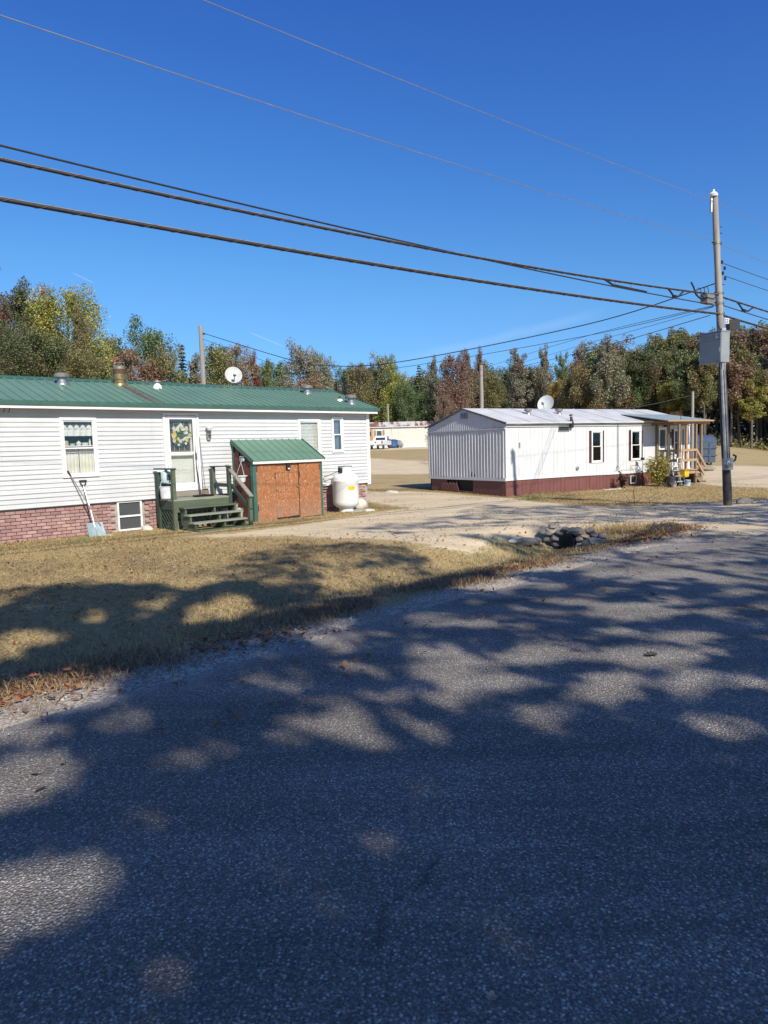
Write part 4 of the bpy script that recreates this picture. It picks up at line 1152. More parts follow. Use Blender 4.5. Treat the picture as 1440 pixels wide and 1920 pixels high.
PWD = .595
k = 0; x = .03
while x < L2 - .05:
    xb = min(x + PWD, L2)
    for a, b, z0, z1 in pieces(x + .004, xb - .004, .455, 2.255, [(h[0] - .01, h[1] + .01, h[2] - .01, h[3] + .01) for h in HO2]):
        p_ = MB(); yo = random.uniform(-.002, .002)
        p_.box((a, -.012 + yo, z0), (b, .022, z1))
        if b - a > .3:
            for c in (a + (b - a) / 3, a + 2 * (b - a) / 3): p_.box((c - .004, -.0165 + yo, z0), (c + .004, -.0125 + yo, z1))
        p_.build('wall_panel', M_W2, h2)
    x = xb
# trim: bottom band, top band, corner
nseg = 14
for i in range(nseg):
    xa, xb = L2 * i / nseg, L2 * (i + 1) / nseg
    za, zb_ = (.335 + .018 * math.sin(q * .55 + .5) for q in (xa, xb))
    MB().add([(xa, -.034, za), (xb, -.034, zb_), (xb, -.016, zb_ + .125), (xa, -.016, za + .125), (xa, .02, za), (xb, .02, zb_), (xb, .02, zb_ + .125), (xa, .02, za + .125)], [(0, 1, 2, 3), (0, 4, 5, 1), (3, 2, 6, 7), (0, 3, 7, 4), (1, 5, 6, 2)]).build('bottom_trim', M_W2, h2)
MB().box((0, -.03, 2.262), (L2, .02, 2.40)).build('top_trim', M_W2, h2)
MB().box((-.005, -.034, 2.245), (L2, -.014, 2.26)).build('drip_strip', M_DARKTRIM, h2)
MB().box((-.03, -.036, .46), (.028, -.014, 2.24)).build('corner_trim', M_W2, h2)
# gable end, corrugated
def corrugated(y0, y1, zlo, ztop, x_, pitch, depth, dents=0., nz=14, name='corrugated_end', mat=M_CORR):
    n_ = int(round((y1 - y0) / pitch)); pit = (y1 - y0) / n_; mb = MB()
    pr = []
    for i in range(n_):
        y = y0 + i * pit
        pr += [(y, 0), (y + pit * .30, 0), (y + pit * .42, depth), (y + pit * .62, depth), (y + pit * .74, 0)]
    pr.append((y1, 0))
    m = len(pr)
    for j in range(nz + 1):
        for y, h in pr:
            zt = ztop(y); z = zlo + (zt - zlo) * j / nz
            wob = dents * (math.sin(y * 2.1 + 1.) * math.exp(-((z - zlo) / .45)) + .35 * math.sin(y * 5.3 + z * 2.))
            dy = dents * .6 * math.sin(y * 3.7) * math.exp(-((z - zlo) / .5))
            mb.v.append((x_ - h - wob, y + dy, z))
    for j in range(nz):
        for i in range(m - 1):
            a = j * m + i; mb.f.append((a, a + 1, a + m + 1, a + m)); mb.mi.append(0)
    return mb.build(name, mat, h2)
corrugated(.0, D2, .45, lambda y: 2.20, -.012, .168, .034, .012)
corrugated(.0, D2, 2.235, lambda y: 2.36 + .66 * (1 - abs(y - D2 / 2) / (D2 / 2)), -.012, .115, .020, 0., 2, 'corrugated_gable')
MB().box((-.062, -.03, 2.198), (-.008, D2 + .02, 2.236)).build('gable_strip', M_CORR, h2)
MB().box((-.05, -.03, .335), (-.004, D2 + .01, .45)).build('bottom_trim', M_W2, h2)
MB().prism([(0, .33), (D2, .33), (D2, 2.4), (D2 / 2, 3.03), (0, 2.4)], 0, .0, .05).build('end_wall', M_DARKTRIM, h2)
gv = MB()
for i in range(3): gv.box((-.055, 2.02 + i * .15, 2.66), (-.03, 2.02 + i * .15 + .12, 2.86))
gv.build('gable_vent', simple('vent_grey', (.26, .25, .27), (.2, .2, .22), 9., .6), h2)
# roof
RX0, RX1, RE, RR, RY = -.075, L2 + .12, 2.425, 3.06, D2 / 2
for s_, (ya, yb) in enumerate(((-.13, RY), (D2 + .11, RY))):
    mb = MB(); nn = 18
    for i in range(nn):
        xa, xb = RX0 + (RX1 - RX0) * i / nn, RX0 + (RX1 - RX0) * (i + 1) / nn
        w_ = [.012 * math.sin(q * 1.9 + s_) + .008 * math.sin(q * 4.3) for q in (xa, xb)]
        for f0, f1 in ((0, .5), (.5, 1)):
            z = lambda f, w: RE + (RR - RE) * f + w * (1 - f) + .01 * math.sin(f * 3.14)
            mb.quad((xa, ya + (yb - ya) * f0, z(f0, w_[0])), (xb, ya + (yb - ya) * f0, z(f0, w_[1])), (xb, ya + (yb - ya) * f1, z(f1, w_[1])), (xa, ya + (yb - ya) * f1, z(f1, w_[0])))
    mb.build('roof', M_ROOF2, h2, True)
for i in range(1, 9):
    x = RX0 + i * 1.22; MB().bar((x, -.13, RE + .012), (x + .0, RY, RR + .014), .035, .012).build('roof_seam', M_ROOF2, h2)
MB().bar((RX0 - .006, -.13, RE - .03), (RX0 - .006, RY, RR - .025), .014, .06).bar((RX0 - .006, D2 + .11, RE - .03), (RX0 - .006, RY, RR - .025), .014, .06).build('rake_trim', M_DARKTRIM, h2)
MB().box((RX0, -.145, RE - .05), (RX1, -.132, RE + .012)).build('eave_edge', M_ROOF2, h2)
MB().tube([(x, -.10, 2.385 + .018 * math.sin(x * 2.3) - .012 * math.sin(x * 5.1)) for x in np.linspace(.9, L2, 60)], .017, 6).build('eave_cable', M_DARKWIRE, h2)
def zr2(y): return RE + (RR - RE) * (y + .13) / (RY + .13)
def vent2(x, y, s_):
    z = zr2(y)
    v = MB().lathe([(.13 * s_, -.05), (.11 * s_, .03), (.085 * s_, .05), (.085 * s_, .12)], 16, (x, y, z)).build('roof_vent', M_GALV, h2, True)
    MB().lathe([(.09 * s_, .1), (.15 * s_, .13), (.15 * s_, .19), (.1 * s_, .22), (0, .23)], 16, (x, y, z)).build('vent_cap', M_OLDMETAL, v, True)
vent2(2.35, 1.25, 1.); vent2(4.05, 1.25, 1.)
v = MB().tube([(3.30, -.06, 2.22), (3.30, -.10, 2.36), (3.30, -.08, 2.52), (3.30, -.06, 2.62)], [.09, .08, .055, .05], 10).build('stove_pipe', M_BLACK, h2, True)
MB().lathe([(.0, 0), (.07, .01), (.06, .05), (0, .09)], 12, (3.30, -.05, 2.64)).build('pipe_cap', M_BLACK, v, True)
# shutters and windows
def shutters(h, w=.115):
    for a, b in ((h[0] - .035 - w, h[0] - .035), (h[1] + .035, h[1] + .035 + w * .7)):
        s_ = MB().box((a, -.035, h[2] - .02), (b, -.014, h[3] + .02))
        frame_bars(s_, a, b, h[2] - .02, h[3] + .02, -.045, -.035, .018)
        z = h[2] + .03
        while z < h[3] - .03: s_.box((a + .018, -.041, z), (b - .018, -.035, z + .014)); z += .035
        s_.build('shutter', M_SHUT, h2)
for h in (W2A, W2B, W2C):
    w_ = window(h, h2, .5); shutters(h)
    drape(h[0] + .05, h[0] + .24, h[2] + .1, h[3] - .05, .06, .012, 3, 0., n=20).build('curtain', M_GREYCLOTH if h is W2B else M_WHITECLOTH, w_, True)
    drape(h[1] - .2, h[1] - .05, h[2] + .05, h[3] - .3, .07, .012, 2.5, 0., n=20).build('curtain', M_GREYCLOTH, w_, True)
v_ = frame_bars(MB(), V2[0] - .02, V2[1] + .02, V2[2] - .02, V2[3] + .02, -.03, .03, .035).build('vent_window', M_GALV, h2)
for i in range(3): MB().bar((V2[0] + .02, .0, V2[2] + .04 + i * .055), (V2[1] - .02, .0, V2[2] + .04 + i * .055), .004, .06, upv=(0, -.5, 1)).build('louvre', M_SCREEN, v_)
dd = MB().box((D2D[0], .0, D2D[2]), (D2D[1], .03, D2D[3])); frame_bars(dd, D2D[0] - .03, D2D[1] + .03, D2D[2], D2D[3] + .03, -.03, .0, .05)
dd = dd.build('door', M_TRIM, h2)
for a, b in ((1.30, 2.06), (.66, 1.2)): MB().box((D2D[0] + .10, -.012, a), (D2D[1] - .10, -.004, b)).build('door_glass', M_SCREEN, dd)
MB().box((9.38, -.06, 1.72), (9.47, -.014, 1.98)).build('wall_lamp', M_BLACK, h2)
MB().box((8.98, -.05, 2.18), (9.36, -.032, 2.33)).build('name_board', simple('dark_red_board', (.10, .03, .025), (.07, .025, .02), 8.), h2)
# drop cable, hose bib, dryer vent
MB().tube([(6.02, -.05, 2.36), (6.03, -.045, 1.6), (6.03, -.05, .9), (6.02, -.06, .70), (5.93, -.07, .58), (5.97, -.07, .50), (6.06, -.07, .54), (6.03, -.06, .66)], .012, 6).build('drop_cable', M_DARKWIRE, h2)
MB().lathe([(.07, 0), (.075, .03), (.05, .06), (0, .065)], 12, (0, 0, 0)).build('dryer_vent', M_GALV, h2, True).location = (3.66, -.03, .66)
bpy.context.view_layer.update()
for ob_ in [c for c in h2.children if c.name.startswith('dryer_vent')]: ob_.rotation_euler = (R(90), 0, 0)
MB().box((.62, -.022, 1.50), (.70, -.0125, 1.70)).build('patch', M_GALV, h2)  # grey plate standing in for the shadow spot cast by the pole top
# red brown skirting panels
SKW = .2
sk_me = MB().box((.004, -.006, 0), (SKW - .004, .012, 1.)).box((0, -.010, 0), (.010, -.006, 1.)).mesh('skirt_panel', M_SKIRT)
x = 0.
while x < 8.35:
    zt = .335 + .018 * math.sin((x + .1) * .55 + .5)
    zb_ = GZ2 - .08
    o = link('skirt_panel', sk_me, h2, (x, random.uniform(-.004, .004) + .01, zb_)); o.scale = (1, 1, zt - zb_)
    x += SKW
MB().box((8.35, .03, GZ2 - .1), (L2, .05, .34)).build('skirting', M_SKIRT, h2)
M = Matrix.Rotation(R(-90), 3, 'Z')
y = .2
while y < D2 + .02:
    hole = 1.72 < y - .1 < 2.55
    if not 2.5 < y - .1 < 3.5:
        o = link('skirt_panel', sk_me, h2, (.0, y, GZ2 - .08)); o.rotation_euler = M.to_euler(); o.scale = (1, 1, .24 if hole else .41 - GZ2)
    y += SKW
MB().box((.06, .05, GZ2 - .1), (.09, D2 - .02, .34)).build('skirt_backing', M_DARKGAP, h2)
for i in range(5):                                     # loose panels that slid sideways
    o = link('skirt_panel', sk_me, h2, (-.03 - .004 * i, 3.52 - i * .20, GZ2 - .05))
    o.rotation_euler = (Matrix.Rotation(R(-24), 3, 'X') @ M).to_euler(); o.scale = (.95, 1, .50)

# porch at the far end
pc = H2.root('porch', 9.2, -.6, GZ2, 'open wooden porch with flat roof and stairs on the white trailer home', 'porch')
PO = (9.2, -.6, GZ2)
M_PINE = wood('new_pine', (.42, .27, .15), (.34, .21, .115))
M_PINE2 = wood('weathered_pine', (.27, .19, .125), (.20, .145, .10), 2)
def pp(mb, name, mat, sm=False, par=None): return mb.build(name, mat, par or pc, sm, PO)
PT = 1.12
gp_ = lambda x, y: zg1(*H2.w(x, y, 0)[:2])
for i in range(9): pp(MB().box((8.43, -.05 - i * .128 - .122, .37), (9.62, -.05 - i * .128, .405)), 'deck_board', M_PINE)
for a, b in (((8.45, -PT, .30), (9.62, -PT, .30)), ((8.45, -.05, .30), (8.45, -PT, .30)), ((9.62, -.05, .30), (9.62, -PT, .30))): pp(MB().bar(a, b, .04, .15), 'rim_joist', M_PINE)
for x, y, z1, m in ((8.47, -PT + .01, 2.30, M_PINE), (8.47, -.08, 2.32, M_PINE2), (9.02, -PT + .06, 2.30, M_PINE), (9.60, -PT + .01, 2.30, M_PINE2), (10.02, -PT + .04, 2.30, M_PINE2), (8.47, -.62, 2.30, M_PINE2)):
    zb_ = gp_(x, y) - .05 if not (x == 9.02) else .41
    pp(MB().box((x - .045, y - .045, zb_), (x + .045, y + .045, z1)), 'post', m)
for z in (1.19, .78): pp(MB().bar((8.47, -.1, z), (8.47, -PT - .03, z), .04, .10), 'rail', M_PINE2); pp(MB().bar((8.44, -PT - .05, z + .01), (9.62, -PT - .05, z + .01), .04, .10), 'rail', M_PINE)
for i in range(6):
    y = -.22 - i * .16; pp(MB().box((8.455, y - .02, .78), (8.485, y + .02, 1.18)), 'baluster', M_PINE2)
for i in range(4):
    x = 8.68 + i * .24; pp(MB().box((x - .02, -PT - .02, .79), (x + .02, -PT + .01, 1.19)), 'baluster', M_PINE)
pp(MB().bar((9.60, -PT - .02, 1.22), (10.26, -PT - .02, .50), .045, .10), 'stair_rail', M_PINE)
pp(MB().bar((9.60, -PT - .02, .80), (10.18, -PT - .02, .16), .045, .10), 'stair_rail', M_PINE)
for k, (x, z) in enumerate(((9.64, .25), (9.86, .08), (10.08, -.09))):
    pp(MB().box((x, -PT - .02, z - .035), (x + .26, -.12, z)), 'stair_tread', M_PINE)
    pp(MB().box((x + .22, -PT, z - .20), (x + .24, -.14, z - .037)), 'stair_riser', M_PINE2)
for y in (-PT + .02, -.2): pp(MB().bar((9.6, y, .20), (10.28, y, -.30), .04, .18), 'stair_stringer', M_PINE2)
# porch roof sheet: lies on the home's roof and runs out flat over the posts
M_PROOF = simple('pale_green_sheet', (.34, .40, .37), (.28, .33, .31), 3., .5)
rf = MB()
for xa in np.arange(7.5, 10.55, .16):
    xb = xa + .155
    rf.add([(xa, 1.0, 2.77), (xb, 1.0, 2.77), (xb, -1.28, 2.41), (xa, -1.28, 2.41), (xa, 1.0, 2.755), (xb, 1.0, 2.755), (xb, -1.28, 2.395), (xa, -1.28, 2.395)], [(0, 1, 2, 3), (4, 7, 6, 5), (3, 2, 6, 7), (0, 3, 7, 4), (1, 5, 6, 2)])
    if int(round((xa - 7.5) / .16)) % 4 == 0: rf.add([(xa - .006, 1.0, 2.777), (xa + .012, 1.0, 2.777), (xa + .012, -1.28, 2.417), (xa - .006, -1.28, 2.417), (xa - .006, 1.0, 2.76), (xa + .012, 1.0, 2.76), (xa + .012, -1.28, 2.40), (xa - .006, -1.28, 2.40)], [(0, 1, 2, 3), (3, 2, 6, 7), (0, 3, 7, 4), (1, 5, 6, 2)])
tagobj(pp(rf, 'roof_sheet', M_PROOF), kind='stuff')
for y in (-PT, -.10): pp(MB().bar((8.1, y, 2.335), (10.55, y, 2.335), .04, .12), 'roof_beam', M_PINE2 if y > -.5 else M_PINE)
for x in np.arange(8.2, 10.6, .48): pp(MB().bar((x, -.05, 2.42), (x, -1.2, 2.37), .035, .05), 'rafter', M_PINE2)
MB().bar((7.5 - 9.2, -1.28 + .6, 2.40 - GZ2), (10.55 - 9.2, -1.28 + .6, 2.40 - GZ2), .02, .06).build('fascia', M_PINE, pc)
pp(MB().tube([(8.40, -PT - .1, 1.1), (8.41, -PT - .1, 2.95)], .012, 6), 'antenna_mast', M_DARKWIRE)
# things by the porch
def h2g(x, y): return H2.w(x, y, gp_(x, y))
M_PLASTIC_Y = simple('yellow_plastic', (.75, .47, .02), (.66, .41, .02), 6., .45)
M_ALU = simple('pale_aluminium', (.62, .62, .60), (.5, .5, .49), 8., .4, .3)
o = empty('hand_truck', h2g(8.22, -1.42), H2.a, 'white tubular hand truck holding a yellow bucket by the porch post', 'hand truck')
MB().tube([(-.17, -.02, .06), (-.17, .10, .95), (-.11, .12, 1.10), (0, .125, 1.15), (.11, .12, 1.10), (.17, .10, .95), (.17, -.02, .06)], .022, 8).build('frame', M_ALU, o, True)
for z in (.32, .62, .9): MB().tube([(-.17, z * .12, z), (.17, z * .12, z)], .014, 6).build('crossbar', M_ALU, o)
MB().box((-.19, -.24, .03), (.19, .0, .05)).build('toe_plate', M_ALU, o)
for sx in (-.2, .2): w_ = MB().lathe([(.0, -.025), (.11, -.025), (.125, 0), (.11, .025), (0, .025)], 18).build('wheel', M_BLACK, o, True); w_.location = (sx, .10, .12); w_.rotation_euler = (0, R(90), 0)
o = empty('yellow_crate', (H2.w(8.22, -1.54, gp_(8.22, -1.54) + .36)), H2.a + .1, 'yellow plastic crate hung on the white hand truck', 'crate')
MB().prism([(-.15, 0), (.15, 0), (.18, .30), (-.18, .30)], 1, -.1, .1).build('crate', M_PLASTIC_Y, o)
for z in (.06, .14, .22): MB().box((-.17, -.106, z), (.17, -.1005, z + .03)).build('crate_rib', M_PLASTIC_Y, o)
MB().bar((-.19, 0, .30), (.19, 0, .30), .24, .022).build('crate_rim', M_PLASTIC_Y, o)
o = empty('step_ladder', h2g(7.86, -1.30), H2.a, 'short pale folding step ladder between shrub and hand truck', 'step ladder')
for sx in (-.2, .2):
    MB().bar((sx, -.25, 0), (sx * .8, 0, .78), .03, .045).build('rail', M_ALU, o); MB().bar((sx, .25, 0), (sx * .8, .03, .76), .025, .035).build('rear_leg', M_ALU, o)
for k in range(3): MB().box((-.19, -.25 + .08 * k - .05, .18 + .22 * k), (.19, -.25 + .08 * k + .07, .205 + .22 * k)).build('step', M_ALU, o)
MB().box((-.18, -.08, .78), (.18, .10, .81)).build('top_step', M_WHITEP, o)
o = empty('pail', h2g(8.33, -1.62), 0, 'small pale blue pail on the ground in front of the hand truck', 'pail')
MB().lathe([(.09, 0), (.115, .24), (.12, .25), (.108, .25), (.085, .02), (0, .02)], 18).build('pail', simple('pail_blue', (.45, .56, .66), (.38, .5, .6), 5., .45), o, True)
o = empty('grey_bin', h2g(7.52, -1.42), .2, 'dark grey bin half hidden behind the shrub at the porch', 'bin')
MB().lathe([(.13, 0), (.17, .42), (.18, .43), (.165, .43), (.125, .02), (0, .02)], 18).build('bin', simple('bin_grey', (.08, .085, .09), (.06, .06, .065), 6., .5), o, True)
o = empty('garden_urn', h2g(7.40, -1.62), .2, 'small pale planter pot at the foot of the shrub', 'pot')
MB().lathe([(.08, 0), (.13, .16), (.14, .18), (.12, .18), (.1, .05), (0, .05)], 16).build('pot', M_CONCRETE, o, True)
o = empty('lawn_chair', H2.w(8.95, -.6, .405), H2.a + .4, 'white plastic chair standing on the porch deck', 'chair')
MB().box((-.22, -.22, .40), (.22, .22, .43)).build('seat', M_WHITEP, o); MB().bar((-.0, .21, .43), (0, .30, .85), .44, .03, upv=(1, 0, 0)).build('backrest', M_WHITEP, o)
for sx in (-.19, .19):
    for sy in (-.19, .19): MB().bar((sx, sy, 0), (sx, sy, .4), .04, .04).build('leg', M_WHITEP, o)
o = empty('wire_trellis', h2g(7.02, -.30), H2.a, 'thin black metal frame against the white wall beside the shrub', 'trellis')
MB().tube([(-.22, 0, 0), (-.22, 0, 1.05), (.22, 0, 1.08), (.22, 0, 0)], .012, 6).build('frame', M_BLACK, o); MB().bar((-.2, 0, 1.02), (.22, 0, .5), .015, .015).build('brace', M_BLACK, o)
MB().box((.15, -.05, 1.06), (.27, .05, 1.16)).build('finial', M_BLACK, o)
o = empty('wood_hatch', h2g(6.85, -.06), H2.a, 'small white framed crawl space opening low beside the shrub', 'hatch')
frame_bars(MB(), -.12, .24, .12, .44, -.05, -.01, .025).build('frame', M_TRIM, o); MB().box((-.1, -.03, .14), (.22, -.018, .42)).build('opening', M_DARKGAP, o)
o = empty('plank', h2g(5.15, -.45), H2.a + .05, 'pale weathered board lying on the grass along the red skirting', 'board')
MB().box((-.55, -.08, -.02), (.55, .08, .03)).build('board', M_LIMESTONE, o)
sat_dish(5.35, 3.2, 2.86, .36, 'dish', 'large pale satellite dish behind the ridge of the white trailer', H2, -1.15, simple('dish_pale', (.60, .62, .58), (.52, .54, .5), 3., .5))
# dumpster past the porch
db = empty('dumpster', (18.9, 43.1, zg1(18.9, 43.1)), R(-14), 'blue grey metal dumpster with sloped lid beyond the porch', 'dumpster')
M_DUMP = simple('dumpster_blue', (.085, .115, .155), (.06, .085, .12), 4., .5)
MB().prism([(-.9, .12), (.9, .12), (.95, 1.3), (-.95, 1.3)], 1, -.75, .75).build('body', M_DUMP, db)
MB().prism([(-.75, 1.31), (.75, 1.31), (.75, 1.75), (-.2, 1.62)], 0, -.98, .98).build('lid', M_DUMP, db)
for x in (-.6, -.2, .2, .6): MB().box((x - .04, -.79, .15), (x + .04, -.75, 1.28)).build('rib', M_DUMP, db)
for z in (.5, .95): MB().box((-1.0, -.80, z), (1.0, -.76, z + .07)).build('rail', M_DUMP, db)
for sx in (-.7, .7):
    for sy in (-.6, .6): w_ = MB().lathe([(0, -.03), (.1, -.03), (.1, .03), (0, .03)], 12, (0, 0, 0)).build('wheel', M_BLACK, db); w_.location = (sx, sy, .1); w_.rotation_euler = (0, R(90), 0)

# ------------------------------------------------------------------ utility pole and wires
def pole_material():
    t = NT('pole_wood'); v = t.pos((26, 26, .9))
    f = t.noise(v, 1.)
    weathered_col = t.ramp(f, [(.3, (.40, .365, .32)), (.7, (.22, .19, .165))])  # pale weathered wood of the upper shaft, creosote stain lower down
    creo = t.ramp(f, [(.3, (.085, .075, .07)), (.7, (.045, .04, .038))])
    sz = t.n('SeparateXYZ'); t.l(t.n('NewGeometry').outputs['Position'], sz.inputs[0])
    k = t.ramp(t.math('MULTIPLY_ADD', f, .12, t.math('MULTIPLY', sz.outputs[2], .1)), [(.40, 1.), (.55, 0.)])
    t.base(t.mix(k, weathered_col, creo)); t.bump(t.noise(v, 3.), .3, .01)
    return t.done(.85, 0, .3)
M_POLE_TALL = pole_material()
M_POLE = simple('pole_wood_grey', (.36, .33, .29), (.22, .195, .17), 1., .85, bump=.3, bscale=3., stretch=(26, 26, .9), lo=.3, hi=.7)
M_POLEDARK = simple('dark_pole_wood', (.14, .125, .11), (.085, .075, .068), 1., .85, bump=.3, bscale=3., stretch=(26, 26, .9), lo=.3, hi=.7)
M_CAB = simple('cabinet_grey', (.27, .29, .30), (.23, .25, .26), 3., .45)
PB = Vector((8.884, 18.37, -.10)); PTOP = Vector((8.43, 18.37, 7.63))
up_ = empty('utility_pole', PB, 0, 'tall weathered utility pole with grey cabinet and meter beside the road', 'utility pole')
def pol(z): f = (z - PB.z) / (PTOP.z - PB.z); return PB + (PTOP - PB) * f
def rp_(z): return .108 - .035 * (z - PB.z) / 7.7
def upb(mb, name, mat, sm=False, par=None): return mb.build(name, mat, par or up_, sm, tuple(PB))
upb(MB().tube([pol(z) for z in np.linspace(PB.z - .3, PTOP.z, 24)], [rp_(z) + .004 * math.sin(z * 5) for z in np.linspace(PB.z - .3, PTOP.z, 24)], 20), 'shaft', M_POLE_TALL, True)
for z, m in ((7.68, 0), (6.52, 1), (5.30, 1), (5.05, 1), (4.80, 1)):
    c = pol(z)
    if z > 7.5:
        upb(MB().lathe([(0, -.05), (.10, -.04), (.11, .01), (.07, .06), (.03, .08), (.03, .13), (0, .14)], 16, tuple(c + Vector((-.04, -.02, 0)))), 'insulator', M_WHITEP, True)
        upb(MB().box(tuple(c + Vector((-.11, -.06, -.42))), tuple(c + Vector((-.075, .02, -.05)))), 'bracket', M_GALV)
    else:
        upb(MB().lathe([(rp_(z) + .004, -.03), (rp_(z) + .012, -.03), (rp_(z) + .012, .03), (rp_(z) + .004, .03)], 16, tuple(c)), 'band', M_OLDMETAL, True)
        upb(MB().tube([c + Vector((-.16, -.10, 0)), c + Vector((.16, .10, 0))], .016, 6), 'bolt', M_BLACK)
        upb(MB().lathe([(0, -.04), (.035, -.03), (.035, .03), (0, .04)], 10, tuple(c + Vector((.10, .03, 0)))), 'clamp', M_BLACK, True)
for z, dx in ((6.05, .10), (5.78, .11), (5.9, .16), (5.65, .16)):
    upb(MB().lathe([(0, -.05), (.03, -.03), (.03, .03), (0, .05)], 8, tuple(pol(z) + Vector((dx, -.03, 0)))), 'spool', M_BLACK, True)
for z in (6.9, 6.75, 5.5): upb(MB().tube([pol(z) + Vector((.06, -.03, 0)), pol(z) + Vector((.13, -.04, .0))], .01, 5), 'step_bolt', M_BLACK)
# long conduit and ground wire
cz_ = [pol(z) + Vector((-.065, -.115, 0)) for z in np.linspace(.95, 3.6, 10)]
upb(MB().tube(cz_, .036, 12), 'conduit', M_GALV, True)
cz_ = [pol(z) + Vector((-.005, -.135, 0)) for z in np.linspace(.95, 3.6, 10)]
upb(MB().tube(cz_, .018, 8), 'ground_wire', M_GALV, True)
upb(MB().tube([pol(4.85) + Vector((-.09, -.05, 0)), pol(4.6) + Vector((-.10, -.06, 0)), pol(4.4) + Vector((-.06, -.10, 0)), pol(4.2) + Vector((-.0, -.12, 0))], .014, 6), 'riser_cable', M_DARKWIRE, True)
# cabinet
cc = pol(3.92); ca = R(-64)
cab = bpy.data.objects.new('cabinet', MB().box((-.32, -.40, -.37), (.32, -.10, .37)).mesh('cabinet', M_CAB)); COL.objects.link(cab); cab.parent = up_
cab.location = cc - PB; cab.rotation_euler = (0, 0, ca)
MB().box((-.305, -.412, -.355), (.305, -.40, .17)).build('cabinet_door', M_CAB, cab)
MB().box((-.305, -.412, .185), (.305, -.40, .355)).build('cabinet_door', M_CAB, cab)
lv = MB()
for i in range(9): lv.box((-.235 + i * .042, -.417, .22), (-.215 + i * .042, -.4125, .33))
lv.build('vent_slot', M_CAB, cab)
MB().box((-.33, -.42, .37), (.33, -.09, .395)).build('cabinet_roof', M_CAB, cab)
nm = MB(); q_ = [(.165, .335), (.18, .355), (.205, .355), (.215, .335), (.165, .265), (.22, .265)]
for a, b in zip(q_, q_[1:]): nm.bar((a[0], -.416, a[1] - .03), (b[0], -.416, b[1] - .03), .004, .013)
nm.build('number', M_WHITEP, cab)
MB().box((.27, -.43, -.12), (.30, -.412, -.02)).build('hasp', M_GALV, cab)
MB().lathe([(.028, -.47), (.028, -.37)], 10, (.10, -.25, 0)).build('hub', M_GALV, cab)
for z_ in (-.28, .05): MB().box((-.325, -.425, z_), (-.305, -.395, z_ + .09)).build('hinge', M_CAB, cab)
upb(MB().box(tuple(cc + Vector((-.05, -.14, -.55))), tuple(cc + Vector((.05, -.09, .5)))), 'cabinet_bracket', M_GALV)
# meter low on the pole
mc = pol(1.0)
upb(MB().box(tuple(mc + Vector((-.15, -.22, -.14))), tuple(mc + Vector((.07, -.10, .16)))), 'meter_box', M_CAB)
m_ = MB().lathe([(.085, 0), (.085, .05), (.075, .10), (0, .12)], 20).build('meter', M_GALV, up_, True); m_.location = mc + Vector((-.07, -.22, .03)) - PB; m_.rotation_euler = (R(90), 0, 0)
upb(MB().tube([mc + Vector((.06, -.1, .05)), mc + Vector((.18, -.1, .10)), mc + Vector((.2, -.1, .2)), mc + Vector((.13, -.09, .24))], .028, 8), 'elbow', M_BLACK, True)
upb(MB().box(tuple(pol(4.6) + Vector((.09, -.06, -.07))), tuple(pol(4.6) + Vector((.20, -.045, .07)))), 'tag_plate', M_WHITEP)
tg = MB()
for i in range(3):
    for j in range(2): tg.box(tuple(pol(4.6) + Vector((.102 + j * .048, -.064, -.05 + i * .038))), tuple(pol(4.6) + Vector((.102 + j * .048 + random.uniform(.02, .036), -.0605, -.03 + i * .038))))
upb(tg, 'tag_print', M_BLACK)
upb(MB().box(tuple(pol(4.52) + Vector((.24, .0, -.12))), tuple(pol(4.52) + Vector((.50, .22, .12)))), 'splice_case', M_BLACK)

WA = R(51); wd = Vector((math.sin(WA), math.cos(WA), 0))
W0 = Vector((8.9, 18.37, 0))
def wpt(L, c, xo=0.): return W0 + wd * L + Vector((xo, 0, c[0] + c[1] * L + c[2] * L * L))
far_pole_L = -37.
def wire(name, c, r, label, cr_=None, L0=far_pole_L, L1=38., xo=-.28, right=True, mat=None, strands=False):
    o = empty(name, wpt(0, c, xo), 0, label, 'cable' if r > .01 else 'wire')
    Ls = np.linspace(L0, -.05, 60)
    pts = [wpt(L, c, xo) - Vector(o.location) for L in Ls]
    if right:
        cr2 = cr_ or (c[0], c[1] * -.2, c[2])
        pts += [wpt(L, cr2, xo) - Vector(o.location) for L in np.linspace(.05, L1, 30)]
    if not strands:
        MB().tube(pts, r, 8).build('strand', mat or M_DARKWIRE, o, True)
    else:
        a = MB().tube([p + Vector((0, 0, r * .55)) for p in pts], r * .25, 6).build('messenger_strand', M_OLDMETAL, o, True)
        MB().tube([p - Vector((0, 0, r * .15)) for p in pts], r * .72, 10).build('sheath', M_DARKWIRE, o, True)
        MB().tube([p + Vector((-.4 * r, -.5 * r, r * .05)) for p in pts], r * .42, 8).build('sheath', M_DARKWIRE, o, True)
        # lashing wire wound round the bundle
        hp = []; dist = 0.
        for p, q in zip(pts, pts[1:]):
            n_ = max(1, int((q - p).length / .055))
            for k in range(n_):
                pp_ = p.lerp(q, k / n_); dist += (q - p).length / n_
                if pp_.x > 6 or pp_.x < -22: continue
                a_ = dist / .40 * 2 * math.pi
                sd_ = (q - p).normalized().cross(Vector((0, 0, 1))).normalized()
                hp.append(pp_ + sd_ * (r * .98 * math.cos(a_)) + Vector((0, 0, r * 1.0 * math.sin(a_))))
        if len(hp) > 3: MB().tube(hp, .0019, 4, cap=False).build('lashing', M_OLDMETAL, o, True)
    return o
wire('power_line', (7.5206, .012, .00078), .0055, 'topmost thin wire running to the top of the utility pole', (7.53, -.035, .0006), xo=-.46, mat=M_GALV)
wire('power_line', (6.5516, .0255, .0013), .0065, 'second thin wire from the top, clamped below the pole top', (6.52, -.035, .0006), xo=-.40, mat=M_GALV)
